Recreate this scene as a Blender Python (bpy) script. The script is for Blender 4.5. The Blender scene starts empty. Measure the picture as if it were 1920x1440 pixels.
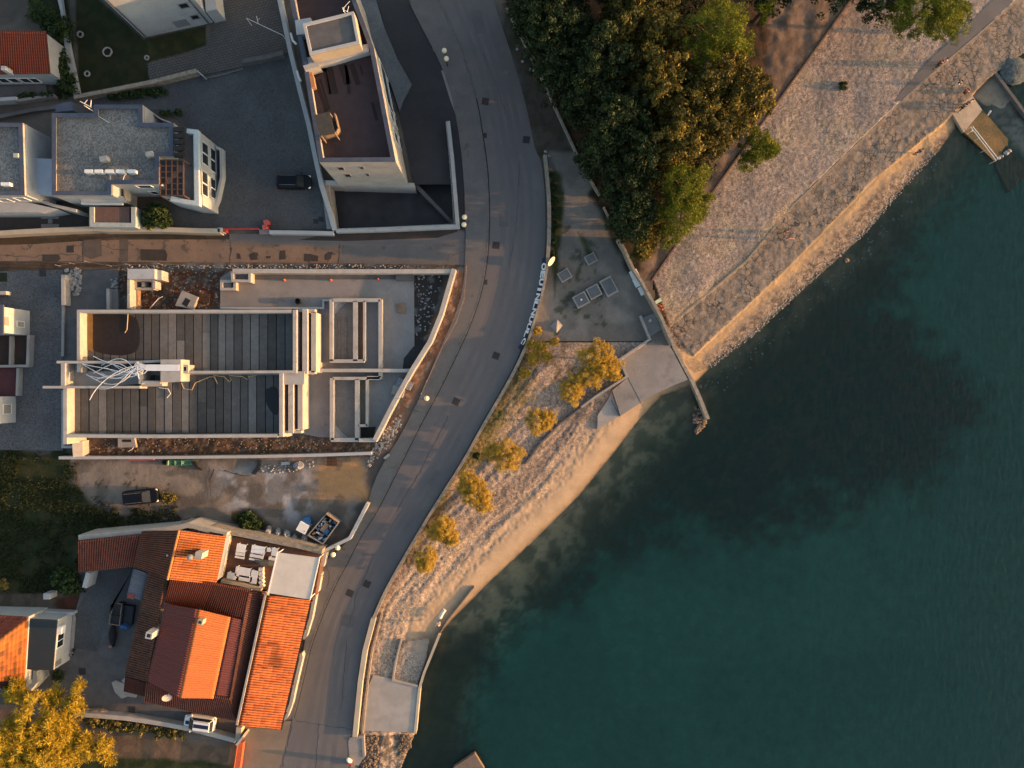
import bpy, math, random
import numpy as np
from mathutils import Vector
random.seed(7); rng = np.random.default_rng(11)
SC = bpy.context.scene; COL = SC.collection
R = math.radians
# ---------------- camera: drone looking straight down ----------------
H = 85.69                      # flight height in metres, 16 photo pixels per metre on the road
cam_d = bpy.data.cameras.new('camera'); cam = bpy.data.objects.new('camera', cam_d); COL.objects.link(cam)
cam_d.sensor_width = 36; cam_d.lens = 18 / math.tan(R(35)); cam_d.clip_start = 0.5; cam_d.clip_end = 4000
cam.location = (0, 0, H); cam.rotation_euler = (0, 0, 0); SC.camera = cam
SC.render.resolution_x = 1024; SC.render.resolution_y = 768
# ---------------- light: low sun over the sea (from +X) ----------------
SUN_EL = 7.8; SUN_AZ = -2.0    # elevation, direction in plan (degrees, 0 = +X)
wd = bpy.data.worlds.new("World"); SC.world = wd; wd.use_nodes = True
nt = wd.node_tree; sky = nt.nodes.new('ShaderNodeTexSky'); sky.sky_type = 'NISHITA'; sky.sun_disc = False
sky.sun_elevation = R(SUN_EL); sky.sun_rotation = R(90 - SUN_AZ); sky.air_density = 1.0; sky.dust_density = 2.5; sky.ozone_density = 0.6
bg = nt.nodes['Background']; nt.links.new(sky.outputs[0], bg.inputs[0]); bg.inputs[1].default_value = 0.15
sl = bpy.data.lights.new('sun', 'SUN'); sun = bpy.data.objects.new('sun', sl); COL.objects.link(sun)
sl.energy = 3.3; sl.angle = R(0.5); sl.color = (1.0, 0.50, 0.20)
sd = Vector((math.cos(R(SUN_EL)) * math.cos(R(SUN_AZ)), math.cos(R(SUN_EL)) * math.sin(R(SUN_AZ)), math.sin(R(SUN_EL))))
sun.rotation_euler = sd.to_track_quat('Z', 'Y').to_euler(); sun.location = (120, 0, 60)
SC.view_settings.view_transform = 'Standard'; SC.view_settings.look = 'None'; SC.view_settings.gamma = 1
SC.view_settings.exposure = 1.6
# ---------------- measuring helpers ----------------
def P(px, py, z=0.0):
    s = (H - z) / H / 16.0
    return ((px - 960) * s, (720 - py) * s, z)
def onwall(px, py, A, B):
    """point where the sight line of a photo pixel meets the vertical plane through A,B (metres, plan)"""
    rx, ry = (px - 960) / 16.0 / H, (720 - py) / 16.0 / H
    nx, ny = -(B[1] - A[1]), (B[0] - A[0])
    t = (nx * A[0] + ny * A[1]) / (nx * rx + ny * ry)
    return (rx * t, ry * t, H - t)
# ---------------- object helpers ----------------
def tag(o, label=None, cat=None, group=None, kind=None):
    if label: o['label'] = label
    if cat: o['category'] = cat
    if group: o['group'] = group
    if kind: o['kind'] = kind
    return o
def thing(name, loc, label=None, cat=None, group=None, rz=0):
    o = bpy.data.objects.new(name, None); COL.objects.link(o); o.location = loc; o.rotation_euler.z = rz
    o.empty_display_size = 0.3
    return tag(o, label, cat, group)
class MB:
    def __init__(s): s.v = []; s.f = []; s.m = []; s.mi = 0
    def add(s, vs, fs):
        n = len(s.v); s.v += [tuple(v) for v in vs]; s.f += [tuple(i + n for i in f) for f in fs]; s.m += [s.mi] * len(fs); return s
    def box(s, x0, y0, z0, x1, y1, z1):
        return s.add([(x0,y0,z0),(x1,y0,z0),(x1,y1,z0),(x0,y1,z0),(x0,y0,z1),(x1,y0,z1),(x1,y1,z1),(x0,y1,z1)],
                     [(0,3,2,1),(4,5,6,7),(0,1,5,4),(1,2,6,5),(2,3,7,6),(3,0,4,7)])
    def obox(s, cx, cy, z0, z1, lx, ly, a=0):
        c, n = math.cos(a), math.sin(a); vs = []
        for z in (z0, z1):
            for dx, dy in ((-1,-1),(1,-1),(1,1),(-1,1)):
                x, y = dx*lx/2, dy*ly/2; vs.append((cx + x*c - y*n, cy + x*n + y*c, z))
        return s.add(vs, [(0,3,2,1),(4,5,6,7),(0,1,5,4),(1,2,6,5),(2,3,7,6),(3,0,4,7)])
    def prism(s, pts, z0, z1):
        pts = [(p[0], p[1]) for p in pts]
        a = sum(pts[i][0]*pts[(i+1)%len(pts)][1] - pts[(i+1)%len(pts)][0]*pts[i][1] for i in range(len(pts)))
        if a < 0: pts = pts[::-1]
        n = len(pts); zt = z1 if hasattr(z1, '__len__') else [z1]*n
        if a < 0 and hasattr(z1, '__len__'): zt = list(z1)[::-1]
        vs = [(x, y, z0) for x, y in pts] + [(p[0], p[1], z) for p, z in zip(pts, zt)]
        return s.add(vs, [tuple(range(n))[::-1], tuple(range(n, 2*n))] + [(i, (i+1)%n, n+(i+1)%n, n+i) for i in range(n)])
    def sheet(s, pts):
        return s.add(pts, [tuple(range(len(pts)))])
    def path(s, pts, w, z0, z1, closed=False):
        """wall along a polyline in plan, mitred; z1 may be a list"""
        pts = [Vector((p[0], p[1])) for p in pts]; n = len(pts)
        ws = w if hasattr(w, '__len__') else [w]*n; zt = z1 if hasattr(z1, '__len__') else [z1]*n
        L, Rr = [], []
        for i in range(n):
            a = pts[i-1] if (i > 0 or closed) else None; b = pts[(i+1) % n] if (i < n-1 or closed) else None
            d1 = (pts[i]-a).normalized() if a is not None else None; d2 = (b-pts[i]).normalized() if b is not None else None
            if d1 is None: d1 = d2
            if d2 is None: d2 = d1
            n1 = Vector((-d1.y, d1.x)); n2 = Vector((-d2.y, d2.x)); m = (n1+n2).normalized(); k = 1/max(.35, m.dot(n1))
            L.append(pts[i]+m*ws[i]/2*k); Rr.append(pts[i]-m*ws[i]/2*k)
        vs = []
        for i in range(n): vs += [(Rr[i].x,Rr[i].y,z0),(L[i].x,L[i].y,z0),(L[i].x,L[i].y,zt[i]),(Rr[i].x,Rr[i].y,zt[i])]
        fs = []
        for i in range(n if closed else n-1):
            a, b = i*4, ((i+1) % n)*4
            fs += [(a+3,b+3,b+2,a+2),(a,a+1,b+1,b),(a,b,b+3,a+3),(a+1,a+2,b+2,b+1)]
        if not closed: fs += [(0,3,2,1), (n*4-4,n*4-3,n*4-2,n*4-1)]
        return s.add(vs, fs)
    def tube(s, pts, r, n=6, cap=True):
        pts = [Vector(p) for p in pts]; rs = r if hasattr(r, '__len__') else [r]*len(pts); vs = []
        for i, p in enumerate(pts):
            d = (pts[min(i+1, len(pts)-1)] - pts[max(i-1, 0)]).normalized()
            u = d.orthogonal().normalized() if abs(d.z) > .9 else Vector((-d.y, d.x, 0)).normalized(); w = d.cross(u)
            for k in range(n):
                a = 2*math.pi*k/n; vs.append(p + (u*math.cos(a) + w*math.sin(a))*rs[i])
        fs = [(i*n+k, i*n+(k+1)%n, (i+1)*n+(k+1)%n, (i+1)*n+k) for i in range(len(pts)-1) for k in range(n)]
        if cap: fs += [tuple(range(n))[::-1], tuple(range((len(pts)-1)*n, len(pts)*n))]
        return s.add(vs, fs)
    def lathe(s, c, prof, n=16):
        vs = [(c[0]+r*math.cos(2*math.pi*k/n), c[1]+r*math.sin(2*math.pi*k/n), c[2]+z) for r, z in prof for k in range(n)]
        fs = [(i*n+k, i*n+(k+1)%n, (i+1)*n+(k+1)%n, (i+1)*n+k) for i in range(len(prof)-1) for k in range(n)]
        fs += [tuple(range(n))[::-1], tuple(range((len(prof)-1)*n, len(prof)*n))]
        return s.add(vs, fs)
    def ball(s, c, rx, ry=None, rz=None, n=12, m=8, jit=0):
        ry = ry or rx; rz = rz or rx
        vs = []
        for i in range(m+1):
            t = math.pi*i/m
            for k in range(n):
                a = 2*math.pi*k/n; j = 1 + (random.uniform(-jit, jit) if 0 < i < m else 0)
                vs.append((c[0]+rx*j*math.sin(t)*math.cos(a), c[1]+ry*j*math.sin(t)*math.sin(a), c[2]+rz*j*math.cos(t)))
        fs = [(i*n+k, (i+1)*n+k, (i+1)*n+(k+1)%n, i*n+(k+1)%n) for i in range(m) for k in range(n)]
        return s.add(vs, fs)
    def build(s, name, mats, parent=None, smooth=False, base=None, **kw):
        if not isinstance(mats, (list, tuple)): mats = [mats]
        V = np.array(s.v, dtype=float)
        if parent is None:
            b = base or (float(V[:,0].mean()), float(V[:,1].mean()), float(V[:,2].min()))
        else: b = PB[parent.name]
        me = bpy.data.meshes.new(name); me.from_pydata((V - np.array(b)).tolist(), [], s.f)
        for m in mats: me.materials.append(m)
        if len(mats) > 1: me.polygons.foreach_set('material_index', s.m)
        if smooth: me.polygons.foreach_set('use_smooth', [True]*len(s.f))
        me.update(); o = bpy.data.objects.new(name, me); COL.objects.link(o)
        if parent is None: o.location = b; PB[o.name] = b
        else: o.parent = parent; PB[o.name] = b
        return tag(o, kw.get('label'), kw.get('cat'), kw.get('group'), kw.get('kind'))
PB = {}     # world base of every object, so parts can be written in world metres
def root(name, loc, label, cat, group=None):
    o = thing(name, loc, label, cat, group); PB[o.name] = tuple(loc); return o
def copy_tree(o, loc=None, rz=None, parent=None, **kw):
    c = o.copy(); COL.objects.link(c)
    if parent: c.parent = parent
    if loc is not None: c.location = loc
    if rz is not None: c.rotation_euler.z = rz
    for k, v in kw.items(): c[k] = v
    for ch in list(o.children): copy_tree(ch, parent=c)
    return c
def nmesh(name, V, F, mat, parent=None, attr=None, smooth=False, **kw):
    """mesh from numpy arrays; F is (n,4); attr: dict name -> per point float or (n,3) colour"""
    b = PB[parent.name] if parent is not None else (kw.get('base') or (float(V[:,0].mean()), float(V[:,1].mean()), float(V[:,2].min())))
    me = bpy.data.meshes.new(name); n = len(V); nf = len(F); k = F.shape[1]
    me.vertices.add(n); me.vertices.foreach_set('co', (V - np.array(b)).astype(np.float32).ravel())
    me.loops.add(nf*k); me.loops.foreach_set('vertex_index', F.astype(np.int32).ravel())
    me.polygons.add(nf); me.polygons.foreach_set('loop_start', np.arange(0, nf*k, k, dtype=np.int32))
    if smooth: me.polygons.foreach_set('use_smooth', np.ones(nf, bool))
    for a, d in (attr or {}).items():
        if d.ndim == 1:
            at = me.attributes.new(a, 'FLOAT', 'POINT'); at.data.foreach_set('value', d.astype(np.float32))
        else:
            at = me.color_attributes.new(a, 'FLOAT_COLOR', 'POINT')
            at.data.foreach_set('color', np.concatenate([d, np.ones((n,1))], 1).astype(np.float32).ravel())
    for m in (mat if isinstance(mat, (list, tuple)) else [mat]): me.materials.append(m)
    me.update(calc_edges=True); me.validate()
    o = bpy.data.objects.new(name, me); COL.objects.link(o)
    if parent is None: o.location = b
    else: o.parent = parent
    PB[o.name] = b
    return tag(o, kw.get('label'), kw.get('cat'), kw.get('group'), kw.get('kind'))
# ---------------- numpy noise and polygons ----------------
_T = rng.random((256, 256))
def vn(x, y, s=0):
    x = x + 17.3*s; y = y + 9.1*s
    xi = np.floor(x).astype(int); yi = np.floor(y).astype(int); fx = x-xi; fy = y-yi
    fx = fx*fx*(3-2*fx); fy = fy*fy*(3-2*fy)
    a = _T[xi & 255, yi & 255]; b = _T[(xi+1) & 255, yi & 255]; c = _T[xi & 255, (yi+1) & 255]; d = _T[(xi+1) & 255, (yi+1) & 255]
    return (a*(1-fx)+b*fx)*(1-fy) + (c*(1-fx)+d*fx)*fy
def fbm(x, y, o=4, s=0):
    r = 0; a = .5; t = 0
    for i in range(o): r = r + a*vn(x*2**i, y*2**i, s+i*3); t += a; a *= .5
    return r/t
def inpoly(x, y, poly):
    c = np.zeros(x.shape, bool); n = len(poly)
    for i in range(n):
        x1, y1 = poly[i]; x2, y2 = poly[(i+1) % n]
        if y1 == y2: continue
        m = ((y1 > y) != (y2 > y)) & (x < (x2-x1)*(y-y1)/(y2-y1) + x1); c ^= m
    return c
def pdist(x, y, line):
    d = np.full(x.shape, 1e9)
    for (x1, y1), (x2, y2) in zip(line[:-1], line[1:]):
        L = (x2-x1)**2+(y2-y1)**2; t = np.clip(((x-x1)*(x2-x1)+(y-y1)*(y2-y1))/L, 0, 1)
        d = np.minimum(d, np.hypot(x-x1-t*(x2-x1), y-y1-t*(y2-y1)))
    return d
def sdist(x, y, poly):
    d = pdist(x, y, list(poly)+[poly[0]]); return np.where(inpoly(x, y, poly), d, -d)
def sstep(a, b, x):
    t = np.clip((x-a)/(b-a), 0, 1); return t*t*(3-2*t)
def mixc(c, col, m):
    return c*(1-m[..., None]) + np.array(col)*m[..., None]
def gridmesh(name, x0, x1, y0, y1, st, zf, cf, keep, mat, pf=None, **kw):
    """ground surface sampled on a regular grid; zf heights, cf colours, keep = faces kept"""
    xs = np.arange(x0, x1+st, st); ys = np.arange(y0, y1+st, st); X, Y = np.meshgrid(xs, ys)
    Z = zf(X, Y); s = (H-Z)/H/16; V = np.stack([(X-960)*s, (720-Y)*s, Z], -1)
    nx = len(xs); ny = len(ys); I = np.arange(nx*ny).reshape(ny, nx)
    F = np.stack([I[1:,:-1], I[1:,1:], I[:-1,1:], I[:-1,:-1]], -1).reshape(-1, 4)
    k = keep(X[:-1,:-1]+st/2, Y[:-1,:-1]+st/2).ravel(); F = F[k]
    u, inv = np.unique(F, return_inverse=True); F = inv.reshape(F.shape)
    C = cf(X, Y, Z).reshape(-1, 3)[u]
    at = {'Col': C}
    if pf: at['Peb'] = pf(X, Y).ravel()[u]
    return nmesh(name, V.reshape(-1,3)[u], F, mat, attr=at, smooth=True, **kw)
# ---------------- procedural materials ----------------
def newmat(name):
    m = bpy.data.materials.new(name); m.use_nodes = True; return m, m.node_tree, m.node_tree.nodes['Principled BSDF']
def N(nt, t, **kw):
    n = nt.nodes.new(t)
    for k, v in kw.items():
        if k.startswith('i_'): n.inputs[k[2:].replace('_', ' ')].default_value = v
        else: setattr(n, k, v)
    return n
def c4(c): return (c[0], c[1], c[2], 1)
def mixn(nt, fac, a, b, mode='MIX'):
    n = nt.nodes.new('ShaderNodeMix'); n.data_type = 'RGBA'; n.blend_type = mode
    for sock, v in ((n.inputs['Factor'], fac), (n.inputs['A'], a), (n.inputs['B'], b)):
        if hasattr(v, 'links'): nt.links.new(v, sock)
        elif isinstance(v, tuple): sock.default_value = c4(v)
        else: sock.default_value = v
    return n.outputs['Result']
def ramp(nt, src, lo, hi):
    n = nt.nodes.new('ShaderNodeMapRange'); n.inputs[1].default_value = lo; n.inputs[2].default_value = hi
    nt.links.new(src, n.inputs[0]); return n.outputs[0]
def pos(nt, scale=None, rot=0):
    g = nt.nodes.new('ShaderNodeNewGeometry').outputs['Position']
    if scale is None: return g
    mp = nt.nodes.new('ShaderNodeMapping'); mp.inputs['Scale'].default_value = scale; mp.inputs['Rotation'].default_value = (0,0,rot)
    nt.links.new(g, mp.inputs[0]); return mp.outputs[0]
def noise(nt, scale, det=4, vec=None, rough=.55):
    n = nt.nodes.new('ShaderNodeTexNoise'); n.inputs['Scale'].default_value = scale; n.inputs['Detail'].default_value = det
    n.inputs['Roughness'].default_value = rough; nt.links.new(vec or pos(nt), n.inputs['Vector']); return n.outputs['Fac']
def voro(nt, scale, feat='F1', vec=None, rnd=1):
    n = nt.nodes.new('ShaderNodeTexVoronoi'); n.feature = feat; n.inputs['Scale'].default_value = scale; n.inputs['Randomness'].default_value = rnd
    nt.links.new(vec or pos(nt), n.inputs['Vector']); return n
def bump(nt, bs, h, st, dist=.05, prev=None):
    b = nt.nodes.new('ShaderNodeBump'); b.inputs['Strength'].default_value = st; b.inputs['Distance'].default_value = dist
    nt.links.new(h, b.inputs['Height'])
    if prev: nt.links.new(prev, b.inputs['Normal'])
    nt.links.new(b.outputs[0], bs.inputs['Normal']); return b.outputs[0]
def mat(name, c, c2=None, s=1.5, fine=.18, fs=9, rough=.85, bp=0.0, bs=12, metal=0, spec=.3, c3=None, s3=.3, t3=(.55,.62), stretch=None):
    """base colour c drifting to c2 over noise s; fine grain; optional stains c3"""
    m, nt, b = newmat(name); c2 = c2 or tuple(x*.8 for x in c)
    vec = pos(nt, stretch) if stretch else None
    col = mixn(nt, ramp(nt, noise(nt, s, 5, vec), .35, .65), c, c2)
    if c3: col = mixn(nt, ramp(nt, noise(nt, s3, 7, None, .65), *t3), col, c3)
    if fine:
        f = ramp(nt, noise(nt, fs, 3, None, .7), .3, .7)
        col = mixn(nt, f, col, mixn(nt, 1.0, col, (1-fine*2,)*3, 'MULTIPLY'))
    nt.links.new(col, b.inputs['Base Color']); b.inputs['Roughness'].default_value = rough; b.inputs['Metallic'].default_value = metal
    b.inputs['Specular IOR Level'].default_value = spec
    if bp: bump(nt, b, noise(nt, bs, 4, None, .65), bp)
    return m
def groundmat(name, bumps=((.5, 3, .06), (.6, 14, .02)), grain=.3, gs=10, rough=.95, pebble=0, ps=6):
    """takes its base colour from the painted surface attribute Col (kinds of ground), adds grain and relief"""
    m, nt, b = newmat(name); a = nt.nodes.new('ShaderNodeVertexColor'); a.layer_name = 'Col'; col = a.outputs[0]
    col = mixn(nt, ramp(nt, noise(nt, gs, 4, None, .7), .25, .75), col, mixn(nt, 1.0, col, (1-grain,)*3, 'MULTIPLY'))
    col = mixn(nt, ramp(nt, noise(nt, .7, 5), .3, .7), mixn(nt, 1.0, col, (.85,.85,.85), 'MULTIPLY'), mixn(nt, 1.0, col, (1.12,1.1,1.08), 'MULTIPLY'))
    prev = None
    if pebble:
        v = voro(nt, ps); vc = mixn(nt, ramp(nt, v.outputs['Color'], 0, 1), (1-pebble,)*3, (1+pebble,)*3)
        pa = nt.nodes.new('ShaderNodeAttribute'); pa.attribute_name = 'Peb'
        v2 = voro(nt, ps*.45); vc2 = mixn(nt, ramp(nt, v2.outputs['Color'], 0, 1), (1-pebble*.6,)*3, (1+pebble*.5,)*3)
        pc_ = mixn(nt, 1.0, mixn(nt, 1.0, col, vc, 'MULTIPLY'), vc2, 'MULTIPLY'); col = mixn(nt, pa.outputs['Fac'], col, pc_); prev = bump(nt, b, v.outputs['Distance'], -.4, .05)
    nt.links.new(col, b.inputs['Base Color']); b.inputs['Roughness'].default_value = rough; b.inputs['Specular IOR Level'].default_value = .15
    for st, sc, di in bumps: prev = bump(nt, b, noise(nt, sc, 4, None, .6), st, di, prev)
    return m
M = {}
M['asphalt'] = mat('asphalt', (.146,.132,.132), (.126,.116,.118), .35, .12, 22, .85, .25, 40, c3=(.18,.165,.155), s3=.12, t3=(.52,.75), stretch=(1,.5,1))
M['asphalt_dark'] = mat('asphalt_dark', (.040,.041,.047), (.030,.031,.036), .5, .15, 18, .9, .2, 30, c3=(.062,.06,.06), s3=.25, t3=(.5,.75))
M['lane'] = mat('lane_asphalt', (.25,.165,.115), (.19,.135,.10), .5, .2, 12, .9, .3, 25, c3=(.10,.085,.075), s3=.9, t3=(.56,.62))
M['pavement'] = mat('pavement', (.155,.145,.142), (.125,.118,.118), .5, .15, 14, .9, .25, 25, c3=(.10,.095,.095), s3=.7, t3=(.6,.66))
M['kerb'] = mat('kerb_stone', (.17,.16,.15), (.12,.115,.11), 2, .2, 12, .9, .3)
M['concrete'] = mat('concrete', (.27,.25,.24), (.22,.205,.20), .5, .12, 10, .9, .2, 14, c3=(.17,.155,.15), s3=.45, t3=(.56,.7))
M['concrete_light'] = mat('concrete_light', (.36,.335,.315), (.29,.27,.255), .8, .12, 10, .9, .2, 14)
M['concrete_dark'] = mat('concrete_dark', (.13,.125,.125), (.10,.095,.098), 1, .15, 10, .9, .2, 14)
M['plaster'] = mat('white_plaster', (.41,.385,.36), (.34,.32,.30), .8, .10, 10, .85, .08, c3=(.24,.215,.19), s3=1.1, t3=(.56,.80))
M['plaster_cool'] = mat('white_render', (.40,.405,.41), (.35,.355,.365), .6, .08, 8, .85, .05, c3=(.26,.26,.265), s3=.8, t3=(.56,.8))
M['plaster_cream'] = mat('cream_render', (.42,.36,.28), (.36,.31,.24), .8, .06, 8, .85, .05)
M['stone_wall'] = mat('stone_wall', (.40,.34,.27), (.27,.23,.19), 2.2, .25, 9, .95, .4, 9)
M['block'] = mat('concrete_block', (.46,.42,.38), (.38,.35,.31), 2, .15, 12, .9, .3, 12)
M['coping'] = mat('slate_coping', (.075,.088,.125), (.055,.066,.10), 1, .1, 8, .6, 0)
M['deck_brown'] = mat('brown_deck', (.064,.040,.041), (.05,.032,.033), 1.2, .15, 10, .8, .1)
M['tile_brown'] = mat('brown_tile', (.15,.075,.05), (.11,.055,.04), 2, .15, 12, .7, .1)
M['metal_white'] = mat('white_metal', (.72,.72,.70), (.64,.64,.63), 2, .03, 8, .45, 0)
M['metal_grey'] = mat('grey_metal', (.30,.31,.32), (.22,.23,.24), 3, .08, 12, .5, 0, metal=.4)
M['glass'] = mat('window_glass', (.018,.024,.032), (.012,.016,.022), 1, 0, 8, .25, 0, spec=.35)
M['glass_warm'] = mat('curtained_glass', (.28,.25,.22), (.22,.2,.18), 1, 0, 8, .3, 0)
M['black'] = mat('black_plastic', (.02,.02,.022), (.014,.014,.016), 2, 0, 8, .5, 0)
M['red'] = mat('red_paint', (.50,.05,.045), (.42,.04,.04), 2, .1, 8, .5, 0)
M['orange'] = mat('orange_paint', (.60,.12,.04), (.5,.1,.04), 2, .1, 8, .5, 0)
M['blue'] = mat('blue_plastic', (.03,.13,.32), (.02,.09,.22), 2, .1, 8, .5, 0)
M['navy'] = mat('navy_paint', (.015,.02,.06), (.012,.016,.04), 2, .1, 8, .6, 0)
M['green'] = mat('green_paint', (.10,.26,.16), (.07,.2,.12), 2, .1, 8, .5, 0)
M['yellow'] = mat('yellow_paint', (.62,.52,.10), (.5,.42,.08), 2, .1, 8, .5, 0)
M['wood'] = mat('weathered_wood', (.32,.22,.15), (.22,.15,.10), 2, .2, 12, .85, .2)
M['wood_dark'] = mat('dark_wood', (.09,.05,.035), (.06,.035,.025), 2, .2, 12, .8, .1)
M['bark'] = mat('bark', (.11,.08,.06), (.07,.05,.04), 3, .3, 12, .95, .5)
M['rock'] = mat('pale_rock', (.40,.38,.36), (.28,.265,.25), 3, .2, 14, .95, .4, 8)
M['rock_brown'] = mat('brown_rock', (.24,.17,.12), (.15,.11,.08), 3, .2, 14, .95, .4, 8)
M['plastic_wrap'] = mat('plastic_wrap', (.34,.35,.38), (.18,.18,.20), 6, .25, 14, .35, .8, 7)
M['globe'] = mat('lamp_globe', (.80,.72,.50), (.76,.68,.46), 2, 0, 8, .4, 0)
M['carpaint_black'] = mat('black_car_paint', (.008,.010,.014), (.006,.008,.012), 1, 0, 8, .3, 0, spec=.12)
M['carpaint_white'] = mat('white_car_paint', (.70,.71,.72), (.66,.67,.69), 1, 0, 8, .3, 0, spec=.5)
M['rubber'] = mat('rubber', (.02,.02,.02), (.015,.015,.015), 1, 0, 8, .9, 0)
M['skin'] = mat('skin', (.50,.30,.21), (.44,.26,.18), 4, .05, 10, .6, 0)
M['cloth_red'] = mat('red_cloth', (.50,.03,.03), (.38,.02,.02), 5, .1, 12, .9, .1)
M['cloth_black'] = mat('black_cloth', (.02,.02,.022), (.012,.012,.014), 5, .1, 12, .9, .1)
M['cloth_white'] = mat('white_cloth', (.68,.66,.62), (.55,.54,.5), 5, .1, 12, .9, .1)
M['cloth_blue'] = mat('blue_cloth', (.04,.06,.14), (.03,.04,.1), 5, .1, 12, .9, .1)
M['cloth_orange'] = mat('orange_cloth', (.62,.12,.05), (.5,.09,.04), 5, .1, 12, .9, .1)
M['hair'] = mat('dark_hair', (.03,.02,.015), (.02,.014,.01), 8, .1, 30, .7, .2)
M['cloth_green'] = mat('pale_green_cloth', (.42,.60,.44), (.5,.62,.5), 5, .1, 12, .9, .1)
M['sheetmetal'] = mat('corrugated_sheet', (.20,.21,.24), (.15,.16,.18), 1, .1, 10, .5, 0, metal=.3)
M['cable'] = mat('white_conduit', (.66,.67,.70), (.60,.61,.63), 2, 0, 8, .5, 0)
M['cable_yellow'] = mat('yellow_hose', (.50,.36,.18), (.42,.3,.15), 2, 0, 8, .5, 0)
M['canvas'] = mat('cream_canvas', (.60,.53,.45), (.52,.46,.40), .8, .04, 8, .8, .05)
M['ground'] = groundmat('earth_and_grass', ((.5, 2.5, .08), (.6, 12, .03)), .35, 9)
M['beach'] = groundmat('beach_pebbles', ((.35, 6, .04), (.6, 20, .02)), .34, 16, pebble=.55, ps=8.5)
M['shore'] = groundmat('shore_stones', ((.5, 4, .05), (.6, 15, .02)), .28, 9, pebble=.14, ps=5)
M['seabed'] = groundmat('seabed', ((.3, 2, .08),), .22, 3, 1.0)
def cobble(name, c, c2, sc, gap=.5):
    m, nt, b = newmat(name); v = voro(nt, sc, 'F1', None, .75); e = voro(nt, sc, 'DISTANCE_TO_EDGE', None, .75)
    col = mixn(nt, ramp(nt, v.outputs['Color'], 0, 1), c, c2)
    col = mixn(nt, ramp(nt, noise(nt, .3, 5), .35, .7), col, mixn(nt, 1.0, col, (.7,.7,.72), 'MULTIPLY'))
    col = mixn(nt, ramp(nt, e.outputs['Distance'], 0.03, .12), mixn(nt, 1.0, col, (gap,)*3, 'MULTIPLY'), col)
    nt.links.new(col, b.inputs['Base Color']); b.inputs['Roughness'].default_value = .9
    bump(nt, b, e.outputs['Distance'], .4, .03); return m
M['cobble'] = cobble('cobble_paving', (.14,.14,.145), (.10,.10,.108), 5)
M['cobble_blue'] = cobble('grey_paving', (.085,.088,.092), (.070,.072,.076), 3.5, .75)
M['granite'] = cobble('granite_paving', (.125,.14,.155), (.095,.11,.125), 4, .8)
M['gravel_roof'] = cobble('roof_gravel', (.27,.26,.245), (.09,.088,.085), 7, .6)
def brickpave(name, c, c2, mortar, rot, w, h):
    m, nt, b = newmat(name); t = nt.nodes.new('ShaderNodeTexBrick'); nt.links.new(pos(nt, (1,1,1), rot), t.inputs['Vector'])
    t.inputs['Color1'].default_value = c4(c); t.inputs['Color2'].default_value = c4(c2); t.inputs['Mortar'].default_value = c4(mortar)
    t.inputs['Scale'].default_value = 1; t.inputs['Brick Width'].default_value = w; t.inputs['Row Height'].default_value = h
    t.inputs['Mortar Size'].default_value = .03; nt.links.new(t.outputs['Color'], b.inputs['Base Color']); b.inputs['Roughness'].default_value = .9
    bump(nt, b, t.outputs['Fac'], -.3, .02); return m
M['pavers'] = brickpave('block_pavers', (.075,.068,.064), (.095,.085,.08), (.035,.032,.03), R(-14), .42, .30)
# roof tiles: colour of every tile, groove shade included, is stored per point in 'Col'
def tilemat(name, rough=.8):
    m, nt, b = newmat(name); a = nt.nodes.new('ShaderNodeVertexColor'); a.layer_name = 'Col'
    col = mixn(nt, ramp(nt, noise(nt, 8, 4), .3, .7), a.outputs[0], mixn(nt, 1.0, a.outputs[0], (.72,.70,.70), 'MULTIPLY'))
    nt.links.new(col, b.inputs['Base Color']); b.inputs['Roughness'].default_value = rough; b.inputs['Specular IOR Level'].default_value = .2
    return m
M['tiles'] = tilemat('roof_tiles')
# foliage: 'lv' = shade of each leaf
def leafmat(name, dark, mid, light, trans=.35):
    m, nt, b = newmat(name); a = nt.nodes.new('ShaderNodeAttribute'); a.attribute_name = 'lv'
    cr = nt.nodes.new('ShaderNodeValToRGB'); e = cr.color_ramp.elements; e[0].color = c4(dark); e[1].color = c4(light)
    k = cr.color_ramp.elements.new(.5); k.color = c4(mid); nt.links.new(a.outputs['Fac'], cr.inputs[0])
    nt.links.new(cr.outputs[0], b.inputs['Base Color']); b.inputs['Roughness'].default_value = .6; b.inputs['Specular IOR Level'].default_value = .2
    tr = nt.nodes.new('ShaderNodeBsdfTranslucent'); nt.links.new(cr.outputs[0], tr.inputs[0])
    mx = nt.nodes.new('ShaderNodeMixShader'); mx.inputs[0].default_value = trans
    nt.links.new(b.outputs[0], mx.inputs[1]); nt.links.new(tr.outputs[0], mx.inputs[2]); nt.links.new(mx.outputs[0], nt.nodes['Material Output'].inputs[0])
    return m
M['pine_dark'] = leafmat('pine_needles_dark', (.014,.022,.009), (.027,.042,.014), (.052,.072,.021), .15)
M['pine_bright'] = leafmat('pine_needles_bright', (.038,.055,.009), (.125,.145,.013), (.29,.28,.022), .22)
M['oak'] = leafmat('olive_leaves', (.026,.030,.011), (.095,.082,.018), (.32,.23,.04), .25)
M['tamarisk'] = leafmat('tamarisk_leaves', (.28,.19,.04), (.52,.36,.06), (.74,.53,.09), .4)
M['yellowtree'] = leafmat('yellow_leaves', (.20,.15,.025), (.44,.32,.035), (.66,.48,.05), .4)
M['hedge'] = leafmat('hedge_leaves', (.03,.045,.015), (.13,.11,.035), (.46,.33,.10), .25)
M['shrub'] = leafmat('shrub_leaves', (.016,.03,.012), (.035,.06,.02), (.07,.11,.03), .25)
M['grassblade'] = leafmat('grass_blades', (.012,.020,.007), (.022,.032,.010), (.042,.050,.016), .12)
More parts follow.
